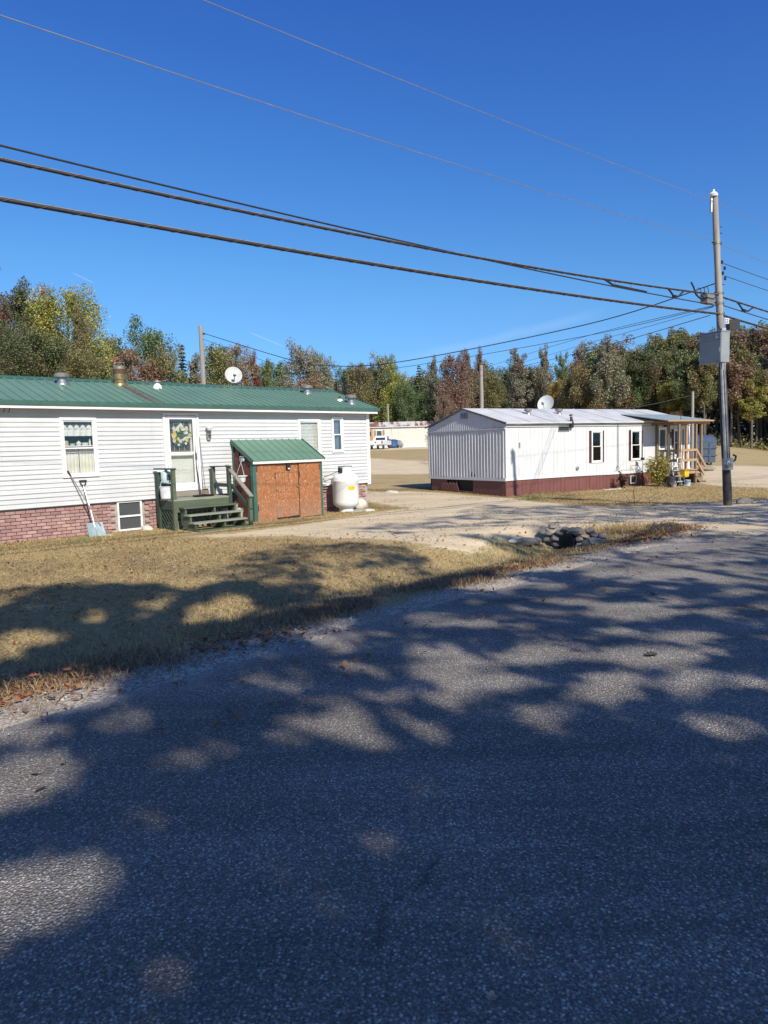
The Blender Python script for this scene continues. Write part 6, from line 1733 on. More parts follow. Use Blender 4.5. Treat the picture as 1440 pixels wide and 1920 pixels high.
TREES = [
    (-0.5461, 46, 13.22, 'maple_tree', 0.9, 'broad', 0, 'red', 'dark red tipped maple at the far left edge behind the green roof', 1),
    (-0.5220, 40, 9.18, 'deciduous_tree', 0.9, 'broad', 1, 'dark', 'dark green tree low at the left edge behind the roof', 1),
    (-0.4872, 44, 11.90, 'deciduous_tree', 0.8, 'column', 0, 'dark', 'tall dark tree with bronze tips, left of the yellow green tree', 1),
    (-0.4588, 45, 11.71, 'deciduous_tree', 0.75, 'column', 1, 'tan', 'bronze topped tree between the dark and the yellow green tree', 1),
    (-0.4302, 43, 11.84, 'deciduous_tree', 0.8, 'broad', 2, 'yellow', 'tall yellow green tree behind the left roof vent', 1),
    (-0.4082, 41, 9.68, 'deciduous_tree', 0.62, 'column', 0, 'olive', 'olive tree on the right flank of the yellow green tree', 1),
    (-0.4753, 38, 8.35, 'deciduous_tree', 0.95, 'broad', 3, 'dark', 'dense dark green tree in front of the tall bronze tipped tree', 1),
    (-0.4313, 39, 7.78, 'deciduous_tree', 0.9, 'broad', 1, 'olive', 'bushy olive tree behind the left roof vent, low', 1),
    (-0.3887, 42, 7.35, 'deciduous_tree', 0.9, 'broad', 0, 'green', 'low mid green tree left of the flue', 1),
    (-0.3677, 52, 10.31, 'deciduous_tree', 0.7, 'broad', 2, 'green', 'green rounded tree behind the rusty flue', 0),
    (-0.3456, 48, 8.55, 'deciduous_tree', 0.9, 'broad', 3, 'tan', 'tan tinged tree right of the flue', 0),
    (-0.3165, 54, 11.26, 'deciduous_tree', 0.75, 'broad', 0, 'green', 'tall green tree right of the flue with forked crown', 0),
    (-0.2929, 50, 8.76, 'deciduous_tree', 0.8, 'broad', 1, 'olive', 'olive tree left of the short pole', 0),
    (-0.2720, 75, 12.79, 'spruce_tree', 1, 'spruce', 0, 'spruce', 'small dark spruce top left of the short pole', 0),
    (-0.2567, 56, 9.03, 'deciduous_tree', 0.8, 'column', 1, 'grey', 'grey green tree just left of the short pole', 0),
    (-0.2243, 60, 10.62, 'deciduous_tree', 0.8, 'broad', 2, 'olive', 'olive tree right of the short pole behind the dish', 0),
    (-0.1988, 64, 11.03, 'deciduous_tree', 0.7, 'broad', 3, 'tan', 'tan leaved tree behind the satellite dish', 0),
    (-0.1745, 66, 10.33, 'maple_tree', 0.55, 'column', 0, 'red', 'small dark red maple right of the satellite dish', 0),
    (-0.1558, 66, 9.72, 'deciduous_tree', 0.6, 'column', 1, 'green', 'narrow green tree right of the red maple', 0),
    (-0.1375, 72, 10.26, 'spruce_tree', 0.9, 'spruce', 1, 'green', 'narrow green conifer left of the grey green round tree', 0),
    (-0.1108, 66, 11.16, 'deciduous_tree', 0.72, 'broad', 1, 'grey', 'round grey green tree behind the right end of the green roof', 0),
    (-0.0820, 68, 10.56, 'deciduous_tree', 0.55, 'broad', 3, 'grey', 'lopsided grey green tree with a branch reaching right', 0),
    (-0.0940, 64, 8.30, 'deciduous_tree', 0.8, 'broad', 0, 'tan', 'low tan tree below the grey green round tree', 0),
    (-0.0609, 84, 10.29, 'spruce_tree', 1, 'spruce', 0, 'spruce', 'dark small spruce in the gap right of the green roof', 0),
    (-0.0497, 88, 11.05, 'spruce_tree', 0.9, 'spruce', 1, 'spruce', 'second dark spruce in the gap right of the green roof', 0),
    (-0.0265, 112, 14.99, 'deciduous_tree', 0.75, 'broad', 2, 'olive', 'broad olive tree left behind the cream trailer', 0),
    (0.0031, 114, 16.13, 'deciduous_tree', 0.7, 'broad', 1, 'olive', 'broad olive tree above the white pickup truck', 0),
    (0.0188, 110, 13.50, 'deciduous_tree', 0.75, 'broad', 0, 'yellow', 'yellowish tree right of the slim far pole', 0),
    (0.0535, 112, 14.09, 'spruce_tree', 1.25, 'spruce', 0, 'green', 'green cone shaped tree above the rusty roof', 0),
    (0.0735, 116, 15.48, 'deciduous_tree', 0.6, 'column', 0, 'grey', 'grey green narrow tree left of the brown oak', 0),
    (0.0345, 106, 11.10, 'deciduous_tree', 0.7, 'broad', 3, 'green', 'low dark green tree above the middle of the rusty roof', 0),
    (0.0638, 105, 9.78, 'deciduous_tree', 0.8, 'broad', 1, 'green', 'dense green tree above the right end of the rusty roof', 0),
    (0.1016, 100, 14.37, 'oak_tree', 0.72, 'broad', 2, 'brown', 'red brown oak left of the pole behind the gabled trailer', 0),
    (0.1193, 103, 15.00, 'oak_tree', 0.62, 'column', 1, 'brown', 'tall red brown oak just left of the pole behind the trailer', 0),
    (0.1369, 106, 15.34, 'oak_tree', 0.4, 'column', 0, 'brown', 'slender red brown tree directly behind the pole of the trailer', 0),
    (0.0871, 96, 7.97, 'oak_tree', 0.75, 'broad', 0, 'brown', 'low red brown oak at the gable peak of the white trailer', 0),
    (0.1526, 104, 11.72, 'deciduous_tree', 0.8, 'broad', 3, 'olive', 'olive tree right of the pole behind the trailer', 0),
    (0.1709, 108, 10.87, 'spruce_tree', 1.1, 'spruce', 1, 'spruce', 'dark spruce left of the white stemmed birch', 0),
    (0.1912, 92, 13.26, 'birch_tree', 0.85, 'airy', 0, 'grey', 'thin crowned birch with white stem above the trailer roof', 0),
    (0.2116, 98, 11.69, 'deciduous_tree', 0.7, 'broad', 1, 'dark', 'dark tree right of the white stemmed birch', 0),
    (0.2280, 94, 13.83, 'deciduous_tree', 0.6, 'column', 0, 'grey', 'grey green tree left of the orange maple', 0),
    (0.2500, 88, 12.36, 'maple_tree', 0.55, 'column', 1, 'green', 'upper green maple above the orange one', 0),
    (0.2454, 86, 9.01, 'maple_tree', 0.62, 'broad', 3, 'orange', 'orange maple behind the large pale satellite dish', 0),
    (0.2765, 92, 13.71, 'deciduous_tree', 0.62, 'column', 0, 'tan', 'tall tan tree right of the orange maple', 0),
    (0.4096, 64, 4.13, 'maple_tree', 0.8, 'broad', 2, 'red', 'low dark red maple shrub behind the porch roof', 0),
]
for tn_, y, zt, nm, wid, kind, i, lf, lb, near in TREES:
    tr(tn_, y, zt, nm, wid, kind, i, lf, lb, near=bool(near), bark='pale' if kind == 'airy' else None)
# the wood on the right: rows of tall trees, crowns high, stems bare below
SKY = [(.20, .115), (.278, .13), (.300, .14), (.315, .15), (.344, .13), (.370, .14), (.392, .15), (.410, .15), (.432, .16), (.472, .16), (.494, .16), (.516, .16), (.538, .17), (.563, .18), (.70, .18), (.9, .17)]
random.seed(21)
keys = ['tan', 'olive', 'grey', 'olive', 'grey', 'olive', 'green', 'olive', 'tan', 'dark', 'brown', 'olive']
TONE = dict(tan='bronze tinted', olive='olive', brown='red brown', grey='grey green', green='mid green', dark='dark green', yellow='yellow leaved')
wood_trees = []
def zone(t):
    for lim, nm in ((.300, 'above the left window of the white trailer'), (.345, 'above the right window of the white trailer'), (.385, 'just left of the porch roof'), (.430, 'above the porch roof'), (.470, 'just left of the utility pole'),
                    (.500, 'behind the utility pole'), (.540, 'just right of the utility pole')):
        if t < lim: return nm
    return 'at the right edge of the wood'
for row, (y0, f, n_) in enumerate(((70, .80, 19), (76, .96, 20), (83, .98, 20), (91, 1.0, 20))):
    for k in range(n_):
        tn_ = .262 + (.70 - .262) * (k + random.uniform(.1, .9)) / n_
        y = y0 + random.uniform(-2.5, 2.5) + (8 if tn_ < .42 and row == 0 else 0)
        sl_ = np.interp(tn_, [s_[0] for s_ in SKY], [s_[1] for s_ in SKY]) * f * random.uniform(.84, 1.0)
        lf = random.choice(keys)
        o = tr(tn_, y, 1.7 + sl_ * y, 'forest_tree', random.uniform(.85, 1.15), 'forest' if tn_ > .40 else random.choice(['forest', 'column', 'broad']), random.randrange(3), lf, '', group='trees of the wood behind the utility pole')
        wood_trees.append((('front row', 'second row', 'third row', 'back row')[row], TONE[lf], zone(tn_), tn_, o))
for k, (tn_, y, zt) in enumerate(((.515, 68, 7.6), (.405, 73, 7.4))):
    o = tr(tn_, y, zt, 'forest_tree', 1.4, 'airy', k % 2, 'yellow', '', group='trees of the wood behind the utility pole')
    wood_trees.append(('low at the front edge', TONE['yellow'], zone(tn_), tn_, o))
def name_trees(lst, noun):
    from collections import defaultdict
    g = defaultdict(list)
    for r_, t_, z_, tn_, o in lst: g[(r_, t_, z_)].append((tn_, o))
    for (r_, t_, z_), m in g.items():
        m.sort(key=lambda q: q[0])
        pre = {1: ['']}.get(len(m)) or (['left ', 'right '] if len(m) == 2 else ['leftmost '] + [q_ + ' from left ' for q_ in ('second', 'third', 'fourth', 'fifth', 'sixth', 'seventh', 'eighth')[:len(m) - 2]] + ['rightmost '])
        for (_, o), w_ in zip(m, pre): o['label'] = ' '.join(f'{w_}{t_} {noun} {r_} {z_}'.split())
name_trees(wood_trees, 'tree,')
random.seed(22)
back_trees = []
for k in range(26):                                     # behind the far home
    tn_ = -.10 + .42 * (k + random.uniform(0, 1)) / 26; y = random.uniform(118, 134)
    lf = random.choice(['olive', 'dark', 'green', 'tan', 'grey', 'dark'])
    z_ = 'right of the green roof' if tn_ < -.01 else 'beyond the white pickup' if tn_ < .03 else 'beyond the rusty roof' if tn_ < .08 else 'beyond the gable peak' if tn_ < .14 else 'beyond the pale birch' if tn_ < .22 else 'beyond the orange maple'
    o = tr(tn_, y, 1.7 + y * random.uniform(.085, .115), 'deciduous_tree', random.uniform(.8, 1.1), random.choice(['broad', 'column']), random.randrange(2), lf, '', group='back row of trees beyond the cream trailer')
    back_trees.append(('in the farthest row', TONE[lf], z_, tn_, o))
name_trees(back_trees, 'tree')
back_trees = []
for k in range(18):                                     # behind the left group
    tn_ = -.62 + .52 * (k + random.uniform(0, 1)) / 18; y = random.uniform(70, 84)
    lf = random.choice(['olive', 'dark', 'green', 'tan', 'grey'])
    o = tr(tn_, y, 1.7 + y * random.uniform(.085, .125), 'deciduous_tree', random.uniform(.9, 1.2), 'broad', random.randrange(3), lf, '', group='back row of trees behind the green roof')
    z_ = 'behind the left roof vent' if tn_ < -.43 else 'behind the flue' if tn_ < -.32 else 'behind the short pole' if tn_ < -.22 else 'behind the satellite dish'
    back_trees.append(('in the back row', TONE[lf], z_, tn_, o))
name_trees(back_trees, 'tree')
# trees standing further right along the road, at the edge of the frame
for k, (x, y, H) in enumerate(((50, 62, 13), (56, 58, 14), (62, 66, 15), (54, 74, 15), (-34, 44, 12), (-40, 40, 13), (-30, 52, 12), (-46, 50, 13))):
    tree('deciduous_tree', x, y, H, 1., 'broad', k % 3, ['olive', 'tan', 'dark'][k % 3], 'tree beyond the edge of the picture', group='trees outside the frame')

def mass(name, n, fn, leaf, mat, tone=.15, droop=0.):
    c, s_ = fn(n); v, q = leaf_quads(c, s_ * leaf, .6, .3, RNG, droop)
    o = link(name, raw_mesh(name, v, q, mat, dict(tone=np.repeat(np.clip(RNG.normal(tone, .25, len(c)), 0, 1), 4))))
    return tagobj(o, kind='stuff')
def far_fn(n):
    t = RNG.uniform(-.85, .95, n); y = RNG.uniform(136, 165, n); x = t * y
    top = 8.5 + 3.5 * vnoise(t * 40, 0, 1., 5) + 1.5 * vnoise(t * 130, 0, 1., 6)
    z = zg(x, y) + top * RNG.uniform(0, 1, n) ** .8
    return np.stack([x, y, z], 1), RNG.uniform(.6, 1.3, n)
mass('far_woods', 26000, far_fn, .95, LM['dark'])
def right_fn(n):
    t = RNG.uniform(.40, .95, n); y = RNG.uniform(93, 112, n); x = t * y
    z = zg(x, y) + RNG.uniform(0, 1, n) * (9 + 2 * vnoise(t * 60, 0, 1., 5))
    return np.stack([x, y, z], 1), RNG.uniform(.6, 1.3, n)
mass('woods_interior', 16000, right_fn, .8, LM['dark'])
def under_fn(n):
    k = RNG.integers(0, 420, n); kt = RNG.uniform(.40, .75, 420); ky = RNG.uniform(68, 84, 420); kr = RNG.uniform(.3, .9, 420)
    d = RNG.normal(size=(n, 3)) * kr[k][:, None] * .6
    x = kt[k] * ky[k] + d[:, 0]; y = ky[k] + d[:, 1]
    return np.stack([x, y, zg(x, y) + np.abs(d[:, 2]) * 1.1], 1), RNG.uniform(.6, 1.3, n)
mass('undergrowth', 14000, under_fn, .26, LM['olive'], .3)
def scrub_fn(n):
    k = RNG.integers(0, 200, n); kx = RNG.uniform(-34, 6, 200); ky = RNG.uniform(30, 44, 200) + np.maximum(kx + 14, 0) * 2.2; kr = RNG.uniform(.4, 1.1, 200)
    d = RNG.normal(size=(n, 3)) * kr[k][:, None] * .6
    x = kx[k] + d[:, 0]; y = ky[k] + d[:, 1]
    m_ = x / y < -.075
    return np.stack([x, y, zg(x, y) + np.abs(d[:, 2]) * 1.4], 1)[m_], RNG.uniform(.6, 1.3, n)[m_]
mass('shrubbery', 12000, scrub_fn, .3, LM['olive'], .3)
def scrub2(n):
    k = RNG.integers(0, 120, n); kt = RNG.uniform(-.06, .25, 120); ky = RNG.uniform(103, 108, 120); kr = RNG.uniform(.5, 1.5, 120)
    d = RNG.normal(size=(n, 3)) * kr[k][:, None] * .6
    x = kt[k] * ky[k] + d[:, 0]; y = ky[k] + d[:, 1]
    return np.stack([x, y, zg(x, y) + np.abs(d[:, 2]) * 2.], 1), RNG.uniform(.6, 1.3, n)
mass('shrubbery', 9000, scrub2, .5, LM['olive'], .3)

# ------------------------------------------------------------------ the roadside trees across the road, whose shade dapples the asphalt
SHADE = [(-40, 8.6), (-12, 9.7), (-7.57, 9.79), (-5.22, 9.53), (-4.37, 10.1), (-3.07, 9.6), (-2.5, 9.2), (-2.45, 9.7), (-2.83, 10.64), (-2.38, 11.14), (-2.09, 12.52), (-1.72, 13.33), (-.22, 13.32), (.95, 12.08), (1.2, 10.8), (1.55, 10.37), (2.2, 11.5), (2.64, 12.58),
         (2.2, 13.3), (.6, 14.2), (-.3, 14.8), (-1.2, 16.0), (.2, 16.6), (1.6, 17.9), (2.5, 20.4), (3.2, 21.4), (4.2, 20.3), (5.2, 20.9), (7.6, 20.8), (8.8, 20.2), (11.0, 20.6), (14.7, 20.2), (20, 23), (34, 34), (60, 60), (60, -60), (-60, -60)]
SUNFLECK = [(-0.23, 4.18, 0.41, 0.26), (-1.73, 4.48, 0.17, 0.17), (-1.06, 3.87, 0.16, 0.13), (-1.98, 3.66, 0.40, 0.42), (-1.50, 2.50, 0.30, 0.38), (-.62, 1.98, .16, .12), (2.42, 7.02, 0.39, 0.22), (2.02, 7.51, 0.21, 0.2), (2.46, 6.97, 0.31, 0.2), (2.05, 6.21, 0.15, 0.17), (2.55, 5.98, 0.25, 0.15), (1.31, 6.06, 0.14, 0.17), (1.59, 5.91, 0.15, 0.17), (1.23, 5.53, 0.31, 0.19), (0.46, 5.67, 0.16, 0.16), (0.41, 5.27, 0.22, 0.18), (2.03, 5.38, 0.34, 0.24), (1.54, 4.87, 0.25, 0.21), (2.15, 4.82, 0.21, 0.15), (0.37, 4.58, 0.09, 0.09), (0.06, 4.13, 0.2, 0.17), (0.92, 4.19, 0.13, 0.11), (1.44, 4.03, 0.1, 0.09), (1.94, 4.09, 0.14, 0.14), (2.51, 4.74, 0.1, 0.11), (3.4, 6.44, 0.16, 0.15), (4.2, 8.39, 0.41, 0.31), (3.38, 9.01, 0.81, 0.36), (0.16, 3.44, 0.09, 0.1), (1.44, 2.93, 0.1, 0.09), (0.16, 2.59, 0.07, 0.05), (-0.43, 2.75, 0.09, 0.09), (-0.83, 2.24, 0.08, 0.07), (-1.17, 2.33, 0.09, 0.06), (-2.55, 4.75, 0.62, 0.75), (-0.51, 6.33, 0.21, 0.18), (0.39, 6.92, 0.26, 0.21), (-3.36, 7.92, 0.12, 0.22), (-3.32, 6.98, 0.14, 0.17), (-2.74, 8.31, 0.19, 0.62), (-1.86, 8.06, 0.42, 0.82), (-0.89, 11.52, 0.21, 0.35), (-0.6, 9.55, 0.16, 0.28), (2.35, 9.84, 0.44, 0.43), (4.66, 14.45, 1.19, 0.55), (6.4, 13.54, 0.81, 0.48), (4.84, 11.12, 0.91, 0.38), (5.91, 15.17, 0.68, 0.4), (-3.63, 6.85, 0.23, 0.42), (1.33, 8.54, 0.45, 0.32), (-0.12, 5.38, 0.12, 0.1), (-0.68, 5.3, 0.12, 0.1)]
def build_roadside_trees():
    rng = np.random.default_rng(5)
    spots = []
    for p, q, H in ((-20, 14.5, 22), (-13, 13.6, 21), (-6.5, 14.8, 22.5), (0, 13.8, 22), (6.5, 15, 23), (13, 14, 23), (20, 15.2, 24), (27, 14, 23), (34, 15, 23)):
        spots.append((*road_xy(p, q), H))
    N = 756000
    # pick a patch of shaded ground, then hang a leaf somewhere on the line from it to the sun
    gx = rng.uniform(-15, 22, N); gy = rng.uniform(-5, 27, N)
    nr_ = np.arange(N) % 5 < 2; gx = np.where(nr_, rng.uniform(-4.5, 6, N), gx); gy = np.where(nr_, rng.uniform(.5, 9.5, N), gy)
    # leaves come in sprays, so gather them
    k = N // 7
    gx[:] = np.repeat(gx[:k], 7)[:N]; gy[:] = np.repeat(gy[:k], 7)[:N]
    h = np.repeat(rng.uniform(4., 23.5, k), 7)[:N]
    gx += rng.normal(size=N) * .13; gy += rng.normal(size=N) * .17; h += rng.normal(size=N) * .2
    sdn = poly_sd(SHADE, gx, gy) + .22 * vnoise(gx, gy, 1.6, 3) + .10 * vnoise(gx, gy, 4., 5)
    ok = sdn > .08
    fl = np.zeros(N)
    for X, Y, a, b in SUNFLECK:
        d = np.hypot((gx - X) / (a * 1.05 + .06), (gy - Y) / (b * 1.05 + .09)) + .34 * vnoise(gx, gy, 3.2, 9) + .22 * vnoise(gx, gy, 7., 10)
        fl = np.maximum(fl, (1 - smooth(.70, 1.25, d)) * (.62 if a < .13 else .78 if a < .2 else 1.))
    ok &= rng.uniform(0, 1, N) > fl * 1.02
    thin = smooth(3.6, 4.6, gy) * (1 - smooth(9.5, 11.5, gy)) * smooth(-2.2, -.6, gx)
    gap = .22 * vnoise(gx, gy * 1.3, .9, 15) + .62 * vnoise(gx, gy * 1.35, 3.1, 16) + .40 * vnoise(gx, gy * 1.2, 5.6, 17)
    ok &= rng.uniform(0, 1, N) > thin * (.42 + .56 * smooth(-.34, .36, gap))
    ok &= rng.uniform(0, 1, N) > (1 - thin) * (gy < 12.8) * (.14 + .70 * smooth(.26, .70, gap))
    # beyond the ditch only the tips of the crowns reach: broken shade
    far = smooth(13.2, 14.2, gy + .25 * gx * 0)
    brk = .5 + .22 * smooth(2.8, 4.5, gx) + .6 * np.exp(-((gx - 3.6) / .95) ** 2 - ((gy - 13.7) / .8) ** 2) + .5 * vnoise(gx * .55, gy * 1.6, 1., 12) + .35 * vnoise(gx * 1.5, gy * 4., 1., 13)
    ok &= ~((far > .5) & (brk < .42))
    ok &= rng.uniform(0, 1, N) > .12 * far
    # the pole and the gap on either side of it stay as the crowns leave them
    px = gx + SUN_H.x * h / TAN_EL; py = gy + SUN_H.y * h / TAN_EL
    best = np.full(N, 9.); which = np.zeros(N, int)
    for i, (x, y, H) in enumerate(spots):
        zc, rz, rr = H * .54, H * .46, 6.2
        e = np.sqrt(((px - x) / rr) ** 2 + ((py - y) / rr) ** 2 + ((h - zc) / rz) ** 2)
        m = e < best; best[m] = e[m]; which[m] = i
    ok &= best < 1.08
    ok &= rng.uniform(0, 1, N) < .62
    out = []
    for i, (x, y, H) in enumerate(spots):
        sel = ok & (which == i)
        c = np.stack([px[sel] - x, py[sel] - y, h[sel]], 1)
        s_ = rng.uniform(.13, .24, len(c))
        gx_, gy_ = road_pq(np.array([x]), np.array([y]))
        zb_ = zg1(x, y)
        c[:, 2] -= zb_
        v, q = leaf_quads(c, s_, .7, .6, rng)
        o = empty('roadside_tree', (x, y, zb_), 0, 'unseen roadside tree across the road whose shade dapples the asphalt', 'tree', 'roadside trees behind the viewpoint')
        mb = MB()
        def shaded(x_, y_, z_, m_=.9):
            g_ = (z_ + zb_) / TAN_EL
            return poly_sd(SHADE, np.array([x + x_ - SUN_H.x * g_]), np.array([y + y_ - SUN_H.y * g_]))[0] > m_
        zt_ = H * .92
        while zt_ > 4 and not (shaded(0, 0, zt_) and shaded(0, 0, zt_ * .8)): zt_ -= .5
        mb.tube([Vector((.12 * math.sin(3 * f_), .1 * math.sin(4 * f_), -.4 + (zt_ + .4) * f_)) for f_ in np.linspace(0, 1, 8)], [.24 * (1 - f_ * .9) for f_ in np.linspace(0, 1, 8)], 10)
        for k_ in range(26):
            z = H * (.22 + .68 * k_ / 26); a = k_ * 2.4; L = 4.6 * math.sin(math.pi * min(1, .2 + .75 * k_ / 26)) + .5
            if z > zt_ or not shaded(math.cos(a) * L, math.sin(a) * L, z + L * .5) or not shaded(math.cos(a) * L * .5, math.sin(a) * L * .5, z + L * .2): continue
            mb.tube([(0, 0, z), (math.cos(a) * L * .5, math.sin(a) * L * .5, z + L * .2), (math.cos(a) * L, math.sin(a) * L, z + L * .5)], [.06, .04, .012], 5)
        mb.build('trunk', M_BARK, o, True)
        link('crown', raw_mesh('crown', v, q, LM['yellow'], dict(tone=np.repeat(np.clip(rng.normal(.1, .2, len(c)), 0, 1), 4))), o)
build_roadside_trees()

# ------------------------------------------------------------------ grass, weeds, fallen leaves, gravel
def straw_material(name, stops, hue=.03):
    t = NT(name)
    g = t.n('NewGeometry').outputs['Random Per Island']
    c = t.ramp(g, stops)
    t.base(c)
    m = t.done(.75, 0, .2)
    tl = t.n('BsdfTranslucent'); t.l(c, tl.inputs['Color'])
    mx = t.n('MixShader'); mx.inputs[0].default_value = .22
    t.l(t.b.outputs[0], mx.inputs[1]); t.l(tl.outputs[0], mx.inputs[2]); t.l(mx.outputs[0], t.t.nodes['Material Output'].inputs['Surface'])
    return m
M_STRAW = straw_material('dry_straw', [(0., (.24, .15, .07)), (.35, (.42, .295, .13)), (.75, (.58, .43, .21)), (.9, (.66, .53, .30)), (.91, (.28, .26, .10)), (1., (.20, .21, .08))])
M_GREENBLADE = straw_material('green_blade', [(0., (.13, .18, .05)), (.6, (.24, .29, .10)), (1., (.44, .40, .20))])
M_BANK = straw_material('bank_grass', [(0., (.26, .18, .09)), (.5, (.42, .32, .16)), (.8, (.55, .43, .25)), (1., (.24, .25, .11))])
M_DULL = straw_material('dull_straw', [(0., (.15, .10, .05)), (.5, (.29, .205, .10)), (.85, (.40, .31, .16)), (.9, (.17, .18, .07)), (1., (.13, .15, .06))])
M_BROWNWEED = straw_material('brown_weed', [(0., (.15, .085, .05)), (.5, (.27, .17, .10)), (1., (.42, .32, .19))])
def blades(name, x, y, h, w, lean, mat, zoff=0.):
    n = len(x)
    la = RNG.uniform(0, 2 * math.pi, n); a = la + math.pi / 2 + RNG.normal(0, .35, n)
    z = zg(x, y) + zoff
    b = np.stack([x, y, z], 1)
    side = np.stack([np.cos(a), np.sin(a), np.zeros(n)], 1) * (w * .5)[:, None]
    ln = np.stack([np.cos(la), np.sin(la), np.zeros(n)], 1) * (lean * h)[:, None]
    upv = np.stack([np.zeros(n), np.zeros(n), h], 1)
    m = b + ln * .35 + upv * .6
    tip = b + ln + upv * np.clip(1.05 - lean * .35, .25, 1)[:, None]
    v = np.stack([b - side, b + side, m + side * .7, tip, m - side * .7], 1).reshape(-1, 3)
    q = (np.arange(n)[:, None, None] * 5 + np.array([(0, 1, 2), (0, 2, 4), (4, 2, 3)])[None]).reshape(-1, 3)
    return tagobj(link(name, raw_mesh(name, v, q, mat)), kind='stuff')
def straws(name, x, y, L, w, mat):
    n = len(x)
    a = RNG.uniform(0, 2 * math.pi, n); tilt = np.abs(RNG.normal(.35, .3, n))
    z = zg(x, y)
    d = np.stack([np.cos(a), np.sin(a), tilt], 1); d /= np.linalg.norm(d, axis=1, keepdims=True)
    b = np.stack([x, y, z], 1); sd_ = np.stack([-np.sin(a), np.cos(a), RNG.normal(0, .4, n)], 1) * (w * .5)[:, None]
    v = np.stack([b - sd_, b + sd_, b + d * L[:, None] + np.array([0, 0, .004])], 1).reshape(-1, 3)
    return tagobj(link(name, raw_mesh(name, v, np.arange(3 * n).reshape(n, 3), mat)), kind='stuff')
def scatter(n, x0, x1, y0, y1, dens):
    x = RNG.uniform(x0, x1, n); y = RNG.uniform(y0, y1, n)
    k = RNG.uniform(0, 1, n) < dens(x, y)
    return x[k], y[k]
hs_c, hs_s = math.cos(H1.a), math.sin(H1.a)
def house_local(F, x, y): dx, dy = x - F.C[0], y - F.C[1]; return F.c * dx + F.s * dy, -F.s * dx + F.c * dy
def free(x, y):
    a, b = house_local(H1, x, y); c, d = house_local(H2, x, y)
    ok = ~((a > -15.3) & (a < .02) & (b > .02) & (b < 3.8)) & ~((c > 0) & (c < 10.9) & (d > 0) & (d < 4.6))
    ok &= ~((a > -4.9) & (a < -2.6) & (b > -.95) & (b < .1)) & ~((a > -7.1) & (a < -5.45) & (b > -1.85) & (b < .1))
    return ok
def lawn_d(x, y):
    p, q = road_pq(x, y)
    e = road_edge(p)
    return free(x, y) * (1 - smooth(-.55, .05, dirt_mask(x, y) + .25 * vnoise(x, y, 1.5, 2))) * smooth(-.35, -1.1, q - e + .3 * vnoise(x, y, 1.2, 4)) * (.7 + .3 * smooth(-.5, .4, vnoise(x, y, .9, 7)))
x, y = scatter(900000, -11, 7, 6, 31, lawn_d)
n = len(x)
pk_ = (.6 * vnoise(x, y, .8, 61) + .5 * vnoise(x, y, 2.1, 62) + RNG.normal(0, .22, n)) > .22
straws('dry_grass', x[~pk_], y[~pk_], RNG.uniform(.02, .10, (~pk_).sum()), RNG.uniform(.004, .009, (~pk_).sum()), M_STRAW)
straws('brown_grass', x[pk_], y[pk_], RNG.uniform(.02, .09, pk_.sum()), RNG.uniform(.004, .009, pk_.sum()), M_DULL)
x, y = scatter(150000, 4, 20, 17, 34, lawn_d)
n = len(x)
straws('dry_grass', x, y, RNG.uniform(.03, .12, n), RNG.uniform(.008, .016, n), M_STRAW)
# longer bleached grass on the ditch bank and along the shoulder
def bank_d(x, y):
    p, q = road_pq(x, y)
    q = q - road_edge(p) * (p < 6)
    return free(x, y) * np.exp(-((q + 1.55) / .75) ** 2) * (.25 + .75 * smooth(-.2, .5, vnoise(x, y, .9, 21))) * (1 - smooth(4.2, 5.8, p)) * (1 - smooth(-.1, .3, dirt_mask(x, y)))
x, y = scatter(220000, -9, 5, 4, 14.6, bank_d)
n = len(x)
blades('tall_dry_grass', x, y, RNG.uniform(.03, .115, n), RNG.uniform(.004, .008, n), RNG.uniform(.4, 1.8, n), M_BANK)
def weed_d(x, y):
    p, q = road_pq(x, y)
    q = q - road_edge(p) * (p < 6)
    return np.exp(-((q + .85) / .38) ** 2) * smooth(.0, .55, vnoise(x, y, 1.3, 31)) * (p < 8.6)
x, y = scatter(330000, -9, 6, 3, 14.0, weed_d)
n = len(x)
blades('dead_weeds', x, y, RNG.uniform(.03, .12, n), RNG.uniform(.005, .011, n), RNG.uniform(.4, 1.8, n), M_BROWNWEED)
def green_d(x, y):
    d = np.zeros(len(x))
    for cx, cy, r_, s_ in ((2.2, 13.55, .28, 1.), (3.0, 13.35, .40, .9), (3.35, 13.45, .35, 1.), (2.6, 13.0, .4, .6), (3.75, 13.3, .3, .7), (1.9, 12.6, .5, .3), (-6.3, 14.9, .5, .5), (-8, 13.8, .6, .5), (-4.3, 16.0, .25, .5), (.6, 20.9, .35, .5), (6.2, 26.2, .5, .6), (5.4, 25.4, .4, .6), (5.0, 23.4, .5, .5), (9.9, 29.6, .3, .9), (9.4, 29.2, .3, .8)):
        d = np.maximum(d, s_ * np.exp(-((x - cx) ** 2 + (y - cy) ** 2) / r_ ** 2))
    return d * free(x, y)
x, y = scatter(190000, -9, 11, 9.5, 31, green_d)
n = len(x)
blades('green_grass', x, y, RNG.uniform(.06, .20, n), RNG.uniform(.006, .011, n), RNG.uniform(.3, 1.2, n), M_GREENBLADE)
# a tuft of bleached grass and twigs right of the culvert
kx, ky = road_xy(8.0, -1.4)
x = kx + .55 * RNG.normal(size=2600) + .3; y = ky + .38 * RNG.normal(size=2600) + .2
blades('dry_tuft', x, y, RNG.uniform(.04, .15, 2600), RNG.uniform(.005, .010, 2600), RNG.uniform(.5, 2.2, 2600), M_STRAW)
